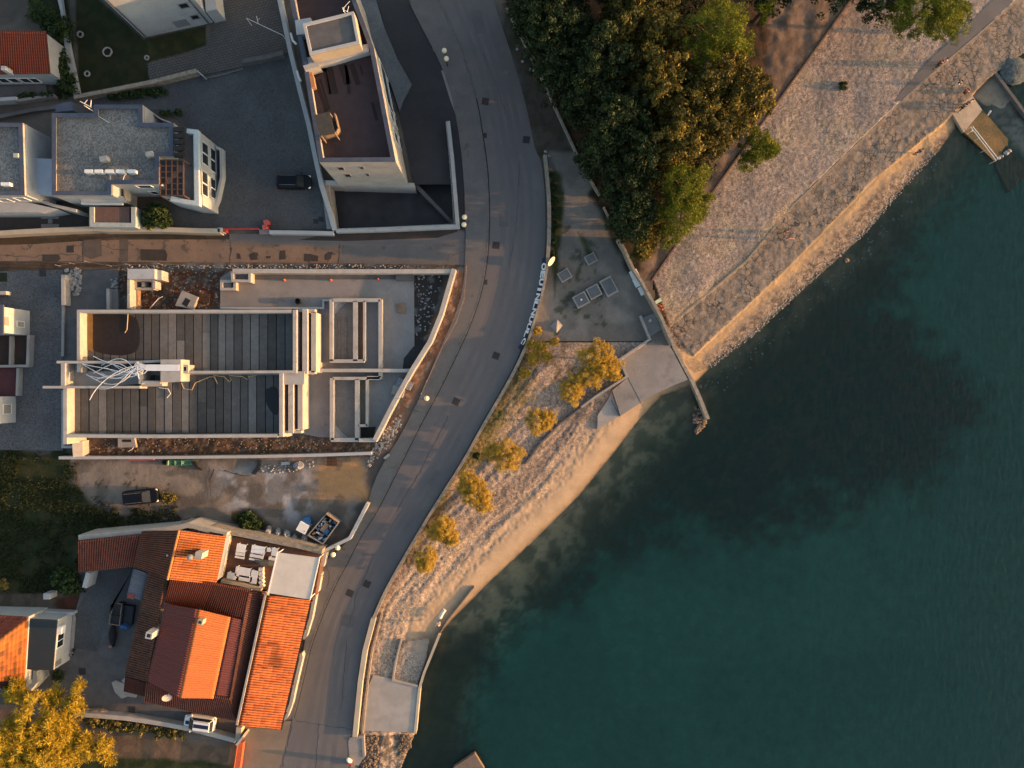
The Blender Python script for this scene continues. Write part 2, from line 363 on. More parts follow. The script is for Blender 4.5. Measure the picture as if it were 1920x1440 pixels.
# water: mostly clear with a teal body, glossy skin and small ripples
m, nt, b = newmat('sea_water'); nt.nodes.remove(b)
gl = nt.nodes.new('ShaderNodeBsdfGlossy'); gl.inputs['Roughness'].default_value = .08
tr = nt.nodes.new('ShaderNodeBsdfTransparent'); tr.inputs[0].default_value = (.93,.94,.89,1)
fr = nt.nodes.new('ShaderNodeFresnel'); fr.inputs[0].default_value = 1.33
df = nt.nodes.new('ShaderNodeBsdfDiffuse'); df.inputs[0].default_value = (.035,.105,.088,1)   # light scattered back by the slightly cloudy water
md = nt.nodes.new('ShaderNodeMixShader'); md.inputs[0].default_value = .07; nt.links.new(tr.outputs[0], md.inputs[1]); nt.links.new(df.outputs[0], md.inputs[2])
mx = nt.nodes.new('ShaderNodeMixShader'); nt.links.new(fr.outputs[0], mx.inputs[0]); nt.links.new(md.outputs[0], mx.inputs[1]); nt.links.new(gl.outputs[0], mx.inputs[2])
nt.links.new(mx.outputs[0], nt.nodes['Material Output'].inputs[0])
bn = nt.nodes.new('ShaderNodeBump'); bn.inputs['Strength'].default_value = .9; bn.inputs['Distance'].default_value = .08
nt.links.new(noise(nt, 1.9, 4, pos(nt, (1,.4,1), R(18))), bn.inputs['Height']); nt.links.new(bn.outputs[0], gl.inputs['Normal']); nt.links.new(bn.outputs[0], df.inputs['Normal']); nt.links.new(bn.outputs[0], fr.inputs['Normal'])
M['water'] = m
# ---------------- ground, beach, sea ----------------
SEA = -1.5
SHORE = [(1925,95),(1850,150),(1792,214),(1790,240),(1762,280),(1700,345),(1620,440),(1520,530),(1420,622),(1330,690),(1300,722),(1240,742),(1200,785),(1150,850),(1085,930),(1005,1010),(930,1080),(880,1130),(845,1165),(824,1188)]
SEAWALL = [(824,1188),(808,1230),(795,1262),(786,1292),(782,1335),(778,1376)]
SEAPOLY = [(2700,-900)] + [(2100,-60)] + SHORE + SEAWALL[1:] + [(768,1400),(752,1440),(730,1500),(700,1700),(690,2300),(2700,2300)]
LINE_A = [(1222,522),(1340,352),(1450,200),(1590,5),(1640,-65),(1760,-230)]
LINE_B = [(1255,612),(1400,490),(1490,380),(1700,180),(1900,5),(1975,-60),(2150,-230)]
LINE_C = [(1300,668),(1480,500),(1640,335),(1780,222),(1850,150),(1925,95),(2100,-60),(2300,-230)]
ROADWALL = [(1022,290),(1027,340),(1030,380),(1030,440),(1027,490),(1020,540),(1006,590),(990,640),(972,682),(945,732),(905,800),(868,868),(820,942),(785,1000),(750,1060),(722,1110),(700,1160),(684,1220),(675,1280),(669,1340),(665,1382)]
LOTEDGE = [(990,640),(1060,642),(1222,640)]
LOWER = ROADWALL[7:] + [(664,1500),(700,1700),(690,1700),(752,1440),(768,1400)] + SEAWALL[::-1] + SHORE[10:][::-1][1:] + [(1300,722),(1262,650),(1222,640),(1060,642)]
LOWER = ROADWALL[7:] + [(655,1440),(650,1700),(700,1700),(730,1500),(752,1440),(768,1400)] + SEAWALL[::-1] + SHORE[9:-1][::-1] + [(1262,650),(1222,640),(1060,642)]
UPPER = [(1250,640),(1232,580),(1222,522)] + LINE_A[1:] + [(2300,-230)] + [(2100,-60)] + SHORE[:10] + [(1300,700)]
PEBB = LINE_A + LINE_B[::-1]; PAVE = LINE_B + LINE_C[::-1]
WEST = [(-300,-300),(1800,-300)] + LINE_A[::-1][1:] + [(1232,580),(1262,650),(1222,640),(1060,642),(990,642)] + ROADWALL[8:] + [(655,1440),(650,1750),(-300,1750)]
RAMP = [(700,1266),(737,1274),(783,1284),(779,1374),(674,1370),(684,1300)]
COURT = [(617,345),(848,345),(850,424),(628,429)]       # sunken courtyard beside the tall building

def z_ground(X, Y):
    x, y = X/16, Y/16
    z = (fbm(x*.5, y*.5, 3)-.5)*.06 - .04
    g = sstep(-20, 40, sdist(X, Y, GROVE)); z = z + g*(fbm(x*.6, y*.6, 4, 5)-.5)*.5
    s = sstep(-8, 12, sdist(X, Y, RUBBLE1)); z = z + s*((fbm(x*1.3, y*1.3, 4, 9)-.5)*.7 - .1)
    s = sstep(-8, 12, sdist(X, Y, RUBBLE2)); z = z + s*((fbm(x*1.3, y*1.3, 4, 9)-.5)*.6 + .05)
    s = sstep(-8, 8, sdist(X, Y, RUBBLE3)); z = z + s*((fbm(x*1.6, y*1.6, 4, 19)-.5)*.45)
    return z
GROVE = [(935,-300),(1800,-300),(1590,5),(1340,352),(1222,522),(1190,500),(1120,365),(1045,210),(985,80),(945,10)]
RUBBLE1 = [(222,502),(430,502),(415,578),(245,580),(222,560)]
RUBBLE2 = [(850,505),(876,500),(868,560),(850,620),(800,700),(770,760),(735,840),(700,865),(695,828),(735,790),(775,700)]
RUBBLE3 = [(155,822),(700,818),(700,856),(155,858)]
GRASS = [(-300,848),(118,846),(150,870),(140,905),(170,945),(205,962),(260,955),(330,965),(345,985),(150,1008),(148,1075),(160,1110),(120,1115),(-300,1112)]
LAWN = [(128,-300),(188,0),(270,72),(385,48),(388,85),(350,98),(276,118),(282,152),(148,176)]
LOT = [(140,860),(690,856),(700,870),(640,1030),(530,1020),(340,985),(200,962),(140,905)]
def c_ground(X, Y, Z):
    x, y = X/16, Y/16; n1 = fbm(x*.25, y*.25, 5); n2 = fbm(x*1.2, y*1.2, 4, 7); n3 = fbm(x*.6, y*.6, 5, 13)
    C = np.zeros(X.shape+(3,)) + (.10,.085,.075); C = mixc(C, (.14,.12,.105), sstep(.4,.6,n1))
    def zone(poly, c1, c2, nn, lo=.42, hi=.58, edge=6, warp=14):
        nonlocal C
        d = sdist(X, Y, poly) + (n3-.5)*warp*2; m = sstep(-edge, edge, d)
        cc = mixc(np.zeros_like(C)+c1, c2, sstep(lo, hi, nn)); C = C*(1-m[...,None]) + cc*m[...,None]
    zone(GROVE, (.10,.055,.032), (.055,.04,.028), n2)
    zone([(1470,-300),(1800,-300),(1590,5),(1340,352),(1222,522),(1200,500),(1330,300),(1440,150)], (.23,.165,.13), (.16,.115,.09), n2, edge=14, warp=20)
    zone([(925,-300),(935,-300),(945,10),(985,80),(1045,210),(1080,290),(1040,300),(1010,290),(985,190),(945,60)], (.085,.070,.058), (.06,.055,.04), n2)
    zone([(1025,285),(1080,285),(1120,365),(1190,500),(1262,650),(985,650),(1030,470)], (.235,.21,.185), (.17,.155,.14), n1, edge=5, warp=4)
    for p in ([(1035,310),(1052,330),(1058,390),(1050,470),(1040,560),(1034,470),(1032,380)], [(1085,435),(1100,450),(1115,485),(1103,488),(1092,462)]):
        zone(p, (.030,.045,.018), (.05,.06,.025), n2, edge=4, warp=6)
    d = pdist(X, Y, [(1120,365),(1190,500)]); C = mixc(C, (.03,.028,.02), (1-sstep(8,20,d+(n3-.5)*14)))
    sp = sstep(.60,.68,fbm(x*1.1, y*1.1, 5, 21))*inpoly(X, Y, [(1040,400),(1120,460),(1140,640),(1040,640)]); C = mixc(C, (.05,.06,.035), sp*.8)
    zone(GRASS, (.020,.030,.012), (.040,.040,.017), n2, .35, .65, 8, 26)
    tuft = sstep(.56,.62,n3)*sstep(.45,.5,n2)*inpoly(X, Y, [(140,870),(330,900),(345,990),(160,1000)]); 
    zone(LAWN, (.020,.027,.011), (.03,.032,.014), n2, edge=2, warp=1)
    zone([(272,75),(384,52),(386,80),(345,95),(280,112)], (.045,.045,.018), (.03,.035,.013), n2, edge=4, warp=4)
    zone([(45,-40),(125,-40),(146,175),(110,190),(92,150),(104,60),(60,40)], (.02,.025,.012), (.03,.032,.015), n2, edge=3, warp=4)
    zone(LOT, (.24,.20,.17), (.17,.145,.125), n1, .4, .6, 6, 20)
    C = mixc(C, (.46,.25,.11), sstep(-14,16,sdist(X,Y,[(595,868),(690,862),(690,935),(600,930),(580,900)])+(n3-.5)*60)*.85)  # orange dirt, its warm sunlight painted into the ground colour
    C = mixc(C, (.36,.36,.375), sstep(.42,.54,fbm(x*.55,y*.55,5,31))*sstep(-15,25,sdist(X,Y,[(400,880),(580,865),(600,930),(560,985),(430,960),(385,930)]))*.95)
    C = mixc(C, (.09,.08,.072), sstep(.55,.62,fbm(x*.4,y*.4,5,41))*inpoly(X,Y,LOT)*.6)
    C = mixc(C, (.04,.045,.022), tuft*.8*sstep(.5,.6,fbm(x*2.5,y*2.5,3,23)))
    zone([(430,960),(480,955),(505,985),(490,1005),(440,985)], (.04,.04,.02), (.05,.035,.022), n2, edge=6, warp=10)
    zone(RUBBLE1, (.13,.055,.03), (.09,.07,.058), n2, edge=4, warp=8)
    zone([(774,513),(832,513),(805,640),(775,690)], (.055,.045,.04), (.16,.15,.145), n2, .58, .62, edge=2, warp=2)
    zone(RUBBLE2, (.30,.16,.10), (.20,.12,.085), n2, edge=4, warp=8)
    zone(RUBBLE3, (.14,.085,.058), (.10,.07,.05), n2, edge=3, warp=5)
    w = sstep(.64,.72,fbm(x*3.2,y*3.2,3,51)); rb = (inpoly(X,Y,RUBBLE1)|inpoly(X,Y,RUBBLE2)|inpoly(X,Y,RUBBLE3)); C = mixc(C, (.30,.27,.25), w*rb*.6)
    zone([(-300,447),(100,443),(240,436),(420,440),(430,447),(400,455),(240,448),(0,464),(-300,468)], (.05,.042,.03), (.07,.05,.035), n2, edge=3, warp=5)
    zone([(-300,488),(230,492),(230,502),(0,508),(-300,510)], (.06,.045,.035), (.09,.06,.04), n2, edge=3, warp=5)
    zone([(230,492),(640,495),(870,497),(878,508),(430,508),(230,506)], (.10,.09,.08), (.17,.16,.15), n2, edge=3, warp=4)
    zone([(-300,1112),(118,1114),(150,1120),(125,1142),(-300,1140)], (.10,.09,.075), (.075,.06,.045), n2, edge=4, warp=6)
    zone([(100,1118),(160,1120),(140,1150),(105,1145)], (.09,.035,.025), (.06,.03,.02), n2, edge=5, warp=10)
    zone([(180,1372),(445,1400),(450,1750),(-300,1750),(-300,1330),(60,1330)], (.17,.115,.08), (.12,.085,.06), n2, edge=4, warp=8)
    zone([(-300,1425),(200,1418),(330,1425),(440,1432),(440,1750),(-300,1750)], (.02,.03,.012), (.035,.045,.018), n2, edge=4, warp=8)
    return C
EXCL = [COURT]
def keep_ground(X, Y):
    k = inpoly(X, Y, WEST)
    for e in EXCL: k &= ~inpoly(X, Y, e)
    return k
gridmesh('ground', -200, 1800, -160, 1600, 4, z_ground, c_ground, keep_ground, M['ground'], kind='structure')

def z_beach(X, Y):
    x, y = X/16, Y/16
    d = np.where(inpoly(X, Y, SEAPOLY), -1, 1)*pdist(X, Y, SHORE+[(800,1260),(790,1330),(786,1500)])/16
    low = inpoly(X, Y, LOWER)
    # lower beach: wet sand ramp, then ridges of thrown-up pebbles running along the shore
    along = (X+Y*-.0)/16
    ss = (-X*.66+Y*.75)/16; ridge = fbm(d*.62+fbm(x*.08,y*.08,2,3)*2.2, ss*.022, 3, 61)
    ridge2 = fbm(d*1.9+fbm(x*.15,y*.15,2,4)*2.5, ss*.07, 2, 65)
    zl = SEA + 1.30*(1-np.exp(-np.maximum(d,-1.5)/6.0))*1.1
    flat = sstep(1.2, 3.5, d)
    zl = zl + flat*((ridge-.5)*.46 + (ridge2-.5)*.15*sstep(3,5,d) + (fbm(x*2.6,y*2.6,3,71)-.5)*.05) + sstep(1.6,2.6,d)*(vn(x*3.1,y*3.1,73)-.5)*.08
    zl = np.where(Y > 1180, np.minimum(zl, -.55 + (fbm(x*1.2,y*1.2,3,75)-.5)*.12), zl)
    me_ = 1-sstep(0, 6, pdist(X, Y, [(990,642),(1060,642),(1222,640)])/16); zl = zl*(1-me_) - .035*me_
    zl = np.where(Y < 645, np.minimum(zl, -.03), zl); zl = np.where(inpoly(X, Y, LANDP), np.minimum(zl, -1.0), zl); tr = inpoly(X, Y, TRENCH); zl = np.where(tr, -.74+(vn(x*3,y*3,79)-.5)*.05, zl)
    # upper shore: sand strip, laid stones, pebble terrace
    zs = SEA + .04 + np.maximum(d,-1.2)*.17 + sstep(.5,1.5,d)*(fbm(x*2.2,y*2.2,3,81)-.5)*.10
    zp = -.88 + (fbm(x*1.4,y*1.4,4,83)-.5)*.13 + (vn(x*2.6,y*2.6,84)-.5)*.025
    zb = -.50 + (vn(x*3.8,y*3.8,85)-.5)*.035 + (vn(x*2.3+7,y*2.3,88)-.5)*.018 + (fbm(x*1.2,y*1.2,3,86)-.5)*.03 + (fbm(x*.22,y*.22,2,87)-.5)*.24
    zu = np.where(inpoly(X, Y, PEBB), zb, np.where(inpoly(X, Y, PAVE), zp, np.minimum(zs, -.95)))
    return np.where(low, zl, zu)
LANDP = [(1218,641),(1256,643),(1264,664),(1288,711),(1262,720),(1222,740),(1163,776),(1122,801),(1124,780),(1150,733),(1179,707),(1164,677)]
TRENCH = [(757,1168+35),(806,1196),(800,1235),(783,1284),(737,1274),(741,1240)]
def c_beach(X, Y, Z):
    x, y = X/16, Y/16; n1 = fbm(x*.3,y*.3,4,91); n2 = fbm(x*1.5,y*1.5,4,93); n4 = fbm(x*3.5,y*3.5,3,95)
    d = np.where(inpoly(X, Y, SEAPOLY), -1, 1)*pdist(X, Y, SHORE)/16
    C = np.zeros(X.shape+(3,)) + (.43,.32,.22)
    low = inpoly(X, Y, LOWER)
    peb = sstep(3.0, 4.2, d+(n1-.5)*2.5)
    band = sstep(.47,.56,fbm(d*.62, (-X*.66+Y*.75)/16*.03, 3, 97))
    C = mixc(C, (.34,.275,.235), peb*(.55+.45*band)*low); mid = np.exp(-((d-5.6-(n1-.5)*2)/1.3)**2)*sstep(700,780,Y)*(1-sstep(930,1050,Y)); C = mixc(C, (.17,.14,.13), mid*low*.75)
    C = mixc(C, (.20,.165,.15), sstep(.60,.70,n2)*peb*band*low*.8)
    # planted strip beside the road wall
    dw = pdist(X, Y, ROADWALL[6:])/16
    grass = (1-sstep(1.2, 3.2, dw+(n1-.5)*4))*low*sstep(1000,950,Y) if False else (1-sstep(1.0, 3.4, dw+(n1-.5)*5))*low*(Y<1060)
    C = mixc(C, (.15,.12,.045), grass*.9); C = mixc(C, (.08,.09,.03), grass*sstep(.5,.6,n2)*.7)
    ve = sstep(-30,30,sdist(X,Y,[(990,640),(1080,650),(1110,690),(1060,760),(970,770),(940,740)])+(n1-.5)*60)*low
    C = mixc(C, (.20,.15,.09), ve*sstep(.4,.6,n2)*.7)
    C = mixc(C, (.19,.13,.10), (1-sstep(.5,1.4,dw))*low*(Y>1040)*.6)
    C = mixc(C, (.30,.26,.225), inpoly(X, Y, TRENCH)*.7)
    C = mixc(C, (.10,.085,.07), (Y>1378)*low*sstep(.45,.55,n2)*.8)
    up = ~low; pb = inpoly(X, Y, PEBB); pv = inpoly(X, Y, PAVE)
    C = mixc(C, (.30,.245,.215), up*pb*1.0); C = mixc(C, (.37,.30,.26), up*pb*sstep(.5,.62,n2)*.8)
    C = mixc(C, (.34,.28,.21), up*pb*sstep(.58,.66,n1)*.6)
    C = mixc(C, (.42,.31,.205), up*pb*(1-sstep(.4,1.1,pdist(X,Y,LINE_B)/16+(n2-.5)*1.2))*sstep(330,420,Y)*.9)
    C = mixc(C, (.20,.12,.085), up*pb*(1-sstep(0,9,pdist(X,Y,LINE_A[3:])/16+(n1-.5)*5))*.35)
    C = mixc(C, (.285,.235,.195), up*pv*1.0); C = mixc(C, (.19,.16,.13), up*pv*sstep(.5,.64,n2)*.75)
    dc = pdist(X,Y,LINE_C)/16; C = mixc(C, (.44,.30,.17), up*(~pb)*(~pv)*1.0); C = mixc(C, (.25,.20,.165), up*(~pb)*(~pv)*sstep(.55,1.2,dc+(n2-.5)*1.2)*(.7+.3*n4)); C = mixc(C, (.13,.10,.08), up*(~pb)*(~pv)*sstep(.9,1.6,dc)*sstep(.52,.60,n4)*.8)
    C = mixc(C, (.36,.25,.15), low*(1-sstep(.2,1.0,d))*.8)
    C = C*(1-.38*(1-sstep(.0,.45,d+(n2-.5)*.5))*(Y<1190))[...,None]
    return C
def peb_(X, Y):
    d = pdist(X, Y, SHORE)/16; n = fbm(X/16*.5, Y/16*.5, 3, 191); low = inpoly(X, Y, LOWER)
    return np.where(low, .12+.88*sstep(2.6, 4.6, d+(n-.5)*2.5), np.where(inpoly(X, Y, PEBB), .75+.25*sstep(.4,.6,n), .25+.75*sstep(1.0,1.8,pdist(X,Y,LINE_C)/16+(n-.5)*1.5)))
gridmesh('beach', 640, 1350, 630, 1600, 2, z_beach, c_beach, lambda X, Y: inpoly(X, Y, LOWER) & ~inpoly(X, Y, RAMP), M['beach'], pf=peb_, kind='structure')

gridmesh('promenade_shore', 1220, 2100, -160, 730, 2, z_beach, c_beach, lambda X, Y: inpoly(X, Y, UPPER) & ~inpoly(X, Y, PAVE), M['beach'], pf=peb_, kind='structure')
# laid cracked stones
def z_pave(X, Y): return z_beach(X, Y)
m, nt, b = newmat('cracked_stone_paving')
wv = nt.nodes.new('ShaderNodeVectorMath'); wv.operation = 'ADD'; nz = nt.nodes.new('ShaderNodeTexNoise'); nz.inputs['Scale'].default_value = .9
g = pos(nt); nt.links.new(g, nz.inputs['Vector']); sc_ = nt.nodes.new('ShaderNodeVectorMath'); sc_.operation = 'SCALE'; sc_.inputs['Scale'].default_value = .9
nt.links.new(nz.outputs['Color'], sc_.inputs[0]); nt.links.new(g, wv.inputs[0]); nt.links.new(sc_.outputs[0], wv.inputs[1])
e = voro(nt, 1.5, 'DISTANCE_TO_EDGE', wv.outputs[0]); v = voro(nt, 1.5, 'F1', wv.outputs[0])
a = nt.nodes.new('ShaderNodeVertexColor'); a.layer_name = 'Col'
col = mixn(nt, ramp(nt, noise(nt, 3, 6, None, .7), .3, .7), a.outputs[0], mixn(nt, 1.0, a.outputs[0], (.62,.6,.58), 'MULTIPLY'))
col = mixn(nt, 1.0, col, mixn(nt, ramp(nt, v.outputs['Color'], 0, 1), (.88,.87,.86), (1.12,1.11,1.10)), 'MULTIPLY')
crk = nt.nodes.new('ShaderNodeMath'); crk.operation = 'MULTIPLY'; nt.links.new(ramp(nt, e.outputs['Distance'], .07, .01), crk.inputs[0]); nt.links.new(ramp(nt, noise(nt, .35, 4), .38, .56), crk.inputs[1])
col = mixn(nt, crk.outputs[0], col, (.05,.045,.04))
nt.links.new(col, b.inputs['Base Color']); b.inputs['Roughness'].default_value = .95; b.inputs['Specular IOR Level'].default_value = .15
pv = bump(nt, b, ramp(nt, e.outputs['Distance'], 0, .08), .22, .03); bump(nt, b, noise(nt, 4, 6, None, .7), .8, .08, pv)
M['cracked'] = m
gridmesh('stone_paving', 1240, 2100, -160, 720, 2, z_beach, c_beach, lambda X, Y: inpoly(X, Y, PAVE) & inpoly(X, Y, UPPER), M['cracked'], kind='structure')
# seabed
WEED = [(1170,890),(1230,800),(1300,745),(1420,640),(1560,510),(1640,450),(1720,380),(1700,470),(1680,560),(1740,650),(1810,760),(1720,900),(1560,955),(1400,990),(1290,965),(1200,995),(1110,1050),(1010,1130),(935,1180),(905,1250),(870,1330),(860,1440),(850,1700),(760,1700),(790,1300),(830,1200),(940,1100),(1060,990)]
BASIN = [(1823,179),(1867,135),(1945,235),(1960,330),(1890,268),(1843,206)]
def z_bed(X, Y):
    d = pdist(X, Y, SHORE+SEAWALL[1:]+[(752,1440),(700,1700)])/16; d = np.where(inpoly(X, Y, SEAPOLY), d, -d)
    x, y = X/16, Y/16
    wall = sstep(1170, 1230, Y)*(X < 900)
    bas = sstep(-6,10,sdist(X,Y,BASIN))
    return bas*(SEA+.12-.45*sstep(165,290,Y)) + (1-bas)*(SEA - .02) - (1-bas)*np.maximum(1.7*(1-np.exp(-np.maximum(d,0)/13.)), wall*np.minimum(d+.4,1)*(d>0)*.8) + (fbm(x*.4,y*.4,4,101)-.5)*.25*sstep(.5,3,d) - (d<0)*.6*sstep(0,3,-d)
def c_bed(X, Y, Z):
    x, y = X/16, Y/16; n1 = fbm(x*.12,y*.12,5,103); n2 = fbm(x*.7,y*.7,5,105); n3 = fbm(x*2,y*2,3,107)
    d = pdist(X, Y, SHORE+SEAWALL[1:]+[(752,1440),(700,1700)])/16
    teal = np.zeros(X.shape+(3,)) + (.048,.185,.138)
    teal = mixc(teal, (.036,.155,.118), sstep(.45,.62,n1)); teal = mixc(teal, (.027,.125,.102), sstep(1500,1900,X)*.6)
    teal = mixc(teal, (.034,.158,.124), sstep(1100,1440,Y)*.4)
    wd_ = sstep(-60, 60, sdist(X, Y, WEED)+(n1-.5)*150+(n2-.5)*90)
    C = mixc(teal, (.014,.028,.024), wd_*.92); C = mixc(C, (.044,.048,.034), wd_*sstep(.46,.60,n2)*.65); C = mixc(C, (.012,.02,.017), wd_*sstep(.5,.58,n3)*.6); C = mixc(C, (.060,.046,.026), wd_*sstep(.58,.64,fbm(x*1.4,y*1.4,4,117))*.6*sstep(950,700,Y))
    # shallow: wet sand and stones showing, fading with depth
    upw = sstep(1180,1330,X)*sstep(820,700,Y); f = 1-sstep(-1.5, 8.5-3.0*upw, d+(n1-.5)*2.8+(n2-.5)*1.2); f = f**1.7; bas = sstep(-6,10,sdist(X,Y,BASIN)+(n2-.5)*20); f = np.maximum(f, bas)
    sand = mixc(np.zeros_like(C)+(.74,.50,.29), (.34,.25,.145), sstep(.42,.6,n2)); sand = mixc(sand, (.42,.37,.31), bas); sand = mixc(sand, (.27,.24,.20), sstep(.66,.72,n3)*.5)
    C = C*(1-f[...,None]) + sand*f[...,None]
    C = mixc(C, (.045,.055,.025), sstep(.5,.6,n3)*sstep(2,4,d)*(1-sstep(6,9,d))*.5)
    C = mixc(C, (.045,.047,.025), (1-sstep(3.5,6.5,d+(n2-.5)*3))*sstep(1150,1230,Y)*(X<930)*.92); C = mixc(C, (.05,.045,.028), upw*(1-sstep(2,7,d+(n2-.5)*3))*.6)
    return C
gridmesh('seabed', 640, 2140, -170, 1640, 5, z_bed, c_bed, lambda X, Y: sdist(X, Y, SEAPOLY) > -60, M['seabed'], kind='structure')
mb = MB(); sp = [P(x, y, SEA) for x, y in [(2140,-170)]+[(2100,-60)]+SHORE+SEAWALL[1:]+[(768,1400),(752,1440),(730,1500),(700,1640)]]
mb.sheet([(p[0]-(.5 if i > 1 else 0), p[1], SEA) for i, p in enumerate(sp)] + [(90,-62,SEA),(1500,-62,SEA),(1500,60,SEA)])
w = mb.build('sea', M['water'], kind='structure', base=(40,-10,SEA))
# land and sea floor carrying on past the picture
far = MB(); far.box(-1500,-1500,-.7,-72,1500,-.6); far.build('far_ground', M['ground_far'] if 'ground_far' in M else mat('far_earth', (.10,.085,.07)), kind='structure', base=(-700,0,-.7))
far = MB(); far.box(-72,56,-.7,60,1500,-.6); far.box(-72,-1500,-.7,-16,-56,-.6); far.build('far_ground', mat('far_earth_b', (.10,.085,.07)), kind='structure', base=(0,60,-.7))
far = MB(); far.box(-16,-1500,-5.2,1500,1500,-5.0); far.build('sea_floor', mat('deep_water_floor', (.022,.09,.095)), kind='structure', base=(400,0,-5.2))

# ---------------- roads and paved sheets ----------------
def sheet(name, pts, z, m, th=.3, kind='structure', **kw):
    b = MB(); b.prism([P(x, y, z) for x, y in pts], z-th, z); return b.build(name, m, kind=kind, **kw)
RE = [(925,0),(945,60),(965,120),(985,190),(997,250),(1005,285),(1015,300),(1020,340),(1023,380),(1023,440),(1020,490),(1013,540),(999,590),(983,640),(966,682),(939,732),(899,800),(862,868),(814,942),(779,1000),(744,1060),(716,1110),(694,1160),(678,1220),(669,1280),(664,1340),(658,1390),(650,1450),(640,1600)]
LE = [(820,0),(850,60),(870,110),(885,160),(895,200),(903,250),(912,310),(915,360),(916,420),(914,470),(907,520),(898,560),(880,610),(862,650),(838,700),(815,745),(790,790),(765,840),(740,890),(715,940),(695,975),(672,1010),(650,1055),(625,1100),(600,1160),(580,1215),(568,1270),(556,1320),(548,1350),(535,1400),(524,1440),(500,1600)]
def smooth(pl, it=2):
    for _ in range(it):
        q = [pl[0]]
        for a, b in zip(pl[:-1], pl[1:]): q += [(a[0]*.75+b[0]*.25, a[1]*.75+b[1]*.25), (a[0]*.25+b[0]*.75, a[1]*.25+b[1]*.75)]
        pl = q + [pl[-1]]
    return pl
REs, LEs = smooth([(880,-160)]+RE), smooth([(770,-160)]+LE)
sheet('road', REs + LEs[::-1], .02, M['asphalt'])
for f_ in (.27, .43, .60, .76):
    tr_ = [(a[0]*(1-f_)+c[0]*f_, a[1]*(1-f_)+c[1]*f_) for a, c in zip([LEs[int(i*(len(LEs)-1)/60)] for i in range(61)], [REs[int(i*(len(REs)-1)/60)] for i in range(61)])]
    b = MB(); b.path([P(x, y, .0225) for x, y in tr_], .55, .0, .0225); b.build('wheel_track', mat('polished_asphalt', (.132,.120,.121), (.118,.108,.111), .4, .12, 22, .75, .2, 40) if 'polished_asphalt' not in bpy.data.materials else bpy.data.materials['polished_asphalt'], kind='structure')
SW = [(740,-160),(765,0),(790,50),(822,110),(842,160),(852,205),(862,260),(870,340),(873,430),(872,500),(868,545),(850,600),(824,655),(800,715),(780,760),(752,815),(722,862),(700,905),(690,945),(668,995),(640,1028),(612,1048),(598,1080),(585,1140),(573,1195),(563,1250),(545,1310),(534,1350)]
LEs_top = [p for p in LEs if p[1] < 1352]
sheet('pavement', smooth(SW, 1) + LEs_top[::-1], .12, M['pavement'])
k = MB(); k.path([P(x, y, .13) for x, y in LEs_top], .16, -.1, .132); k.build('kerb', M['kerb'], kind='structure')
g = MB(); g.path([P(x+1.8, y, .03) for x, y in LEs_top if y > 180], .17, -.1, .028); g.build('gutter', mat('dark_gutter', (.03,.03,.033)), kind='structure')
sheet('lane', [(-160,462),(60,458),(150,452),(240,449),(420,449),(540,444),(640,438),(862,432),(873,438),(874,497),(640,493),(240,491),(0,489),(-160,492)], .015, M['lane'])
sheet('lane_concrete', [(645,462),(700,460),(870,460),(873,496),(700,493),(635,492)], .021, M['pavement'])
sheet('lane_edge', [(430,438),(626,440),(860,432),(872,436),(872,459),(700,459),(560,461),(430,452)], .021, M['asphalt'])
sheet('car_park', [(650,-160),(752,-160),(765,0),(790,50),(822,110),(842,160),(852,205),(862,260),(869,340),(872,431),(862,431),(851,345),(775,345),(748,208),(705,90),(660,0)], .02, M['asphalt_dark'])
sheet('courtyard', [(300,206),(276,155),(390,140),(455,128),(545,100),(575,240),(622,430),(320,432),(320,385),(400,380),(412,275)], .02, M['cobble_blue'])
sheet('courtyard', [(200,205),(146,190),(148,178),(380,140),(390,139),(280,156),(302,206)], .016, M['cobble_blue'])
sheet('driveway', [(388,-160),(505,-160),(520,-20),(545,98),(455,126),(390,138),(280,152),(277,120),(350,99),(388,86),(404,20)], .012, M['pavers'])
sheet('building_apron', [(640,-160),(690,-160),(690,0),(705,0),(720,50),(745,110),(772,158),(757,186),(749,208),(735,165),(705,90),(683,50),(665,0)], .30, M['granite'])
sheet('cobbled_yard', [(-160,512),(118,506),(118,845),(-160,842)], .012, M['cobble'])
sheet('yard', [(136,1072),(262,1060),(300,1100),(260,1290),(440,1360),(440,1395),(200,1352),(50,1345),(60,1240),(125,1235),(140,1150),(150,1115)], .012, M['concrete_dark'])
sheet('yard_paving', [(150,1075),(218,1065),(218,1120),(182,1222),(138,1215),(142,1150),(160,1115)], .020, M['cobble_blue'])
sheet('forecourt', [(440,1362),(520,1368),(534,1352),(546,1352),(535,1400),(524,1440),(510,1600),(452,1600),(455,1400)], .016, mat('forecourt_concrete', (.24,.185,.14), (.20,.155,.12), .6, .15, 12, .9, .2))
sheet('yard_paving', [(430,1320),(462,1325),(440,1395),(350,1375),(330,1350)], .024, mat('yard_brown', (.15,.105,.08)))
sheet('site_slab', [(120,512),(222,503),(222,582),(150,582),(150,840),(120,840)], .10, M['concrete_dark'])
sheet('site_terrace', [(413,521),(432,508),(776,508),(777,640),(778,692),(700,820),(600,820),(560,812),(530,812),(530,582),(413,580)], .12, M['concrete'])
sheet('side_path', [(109,-160),(115,0),(118,20),(135,110),(148,173),(138,177),(124,110),(113,20),(108,0)], .5, M['plaster_cool'], th=.5)
sheet('slipway', RAMP, -.50, M['concrete_light'], th=.6)
crackm = mat('crack', (.045,.042,.042))
_r = random.Random(12)
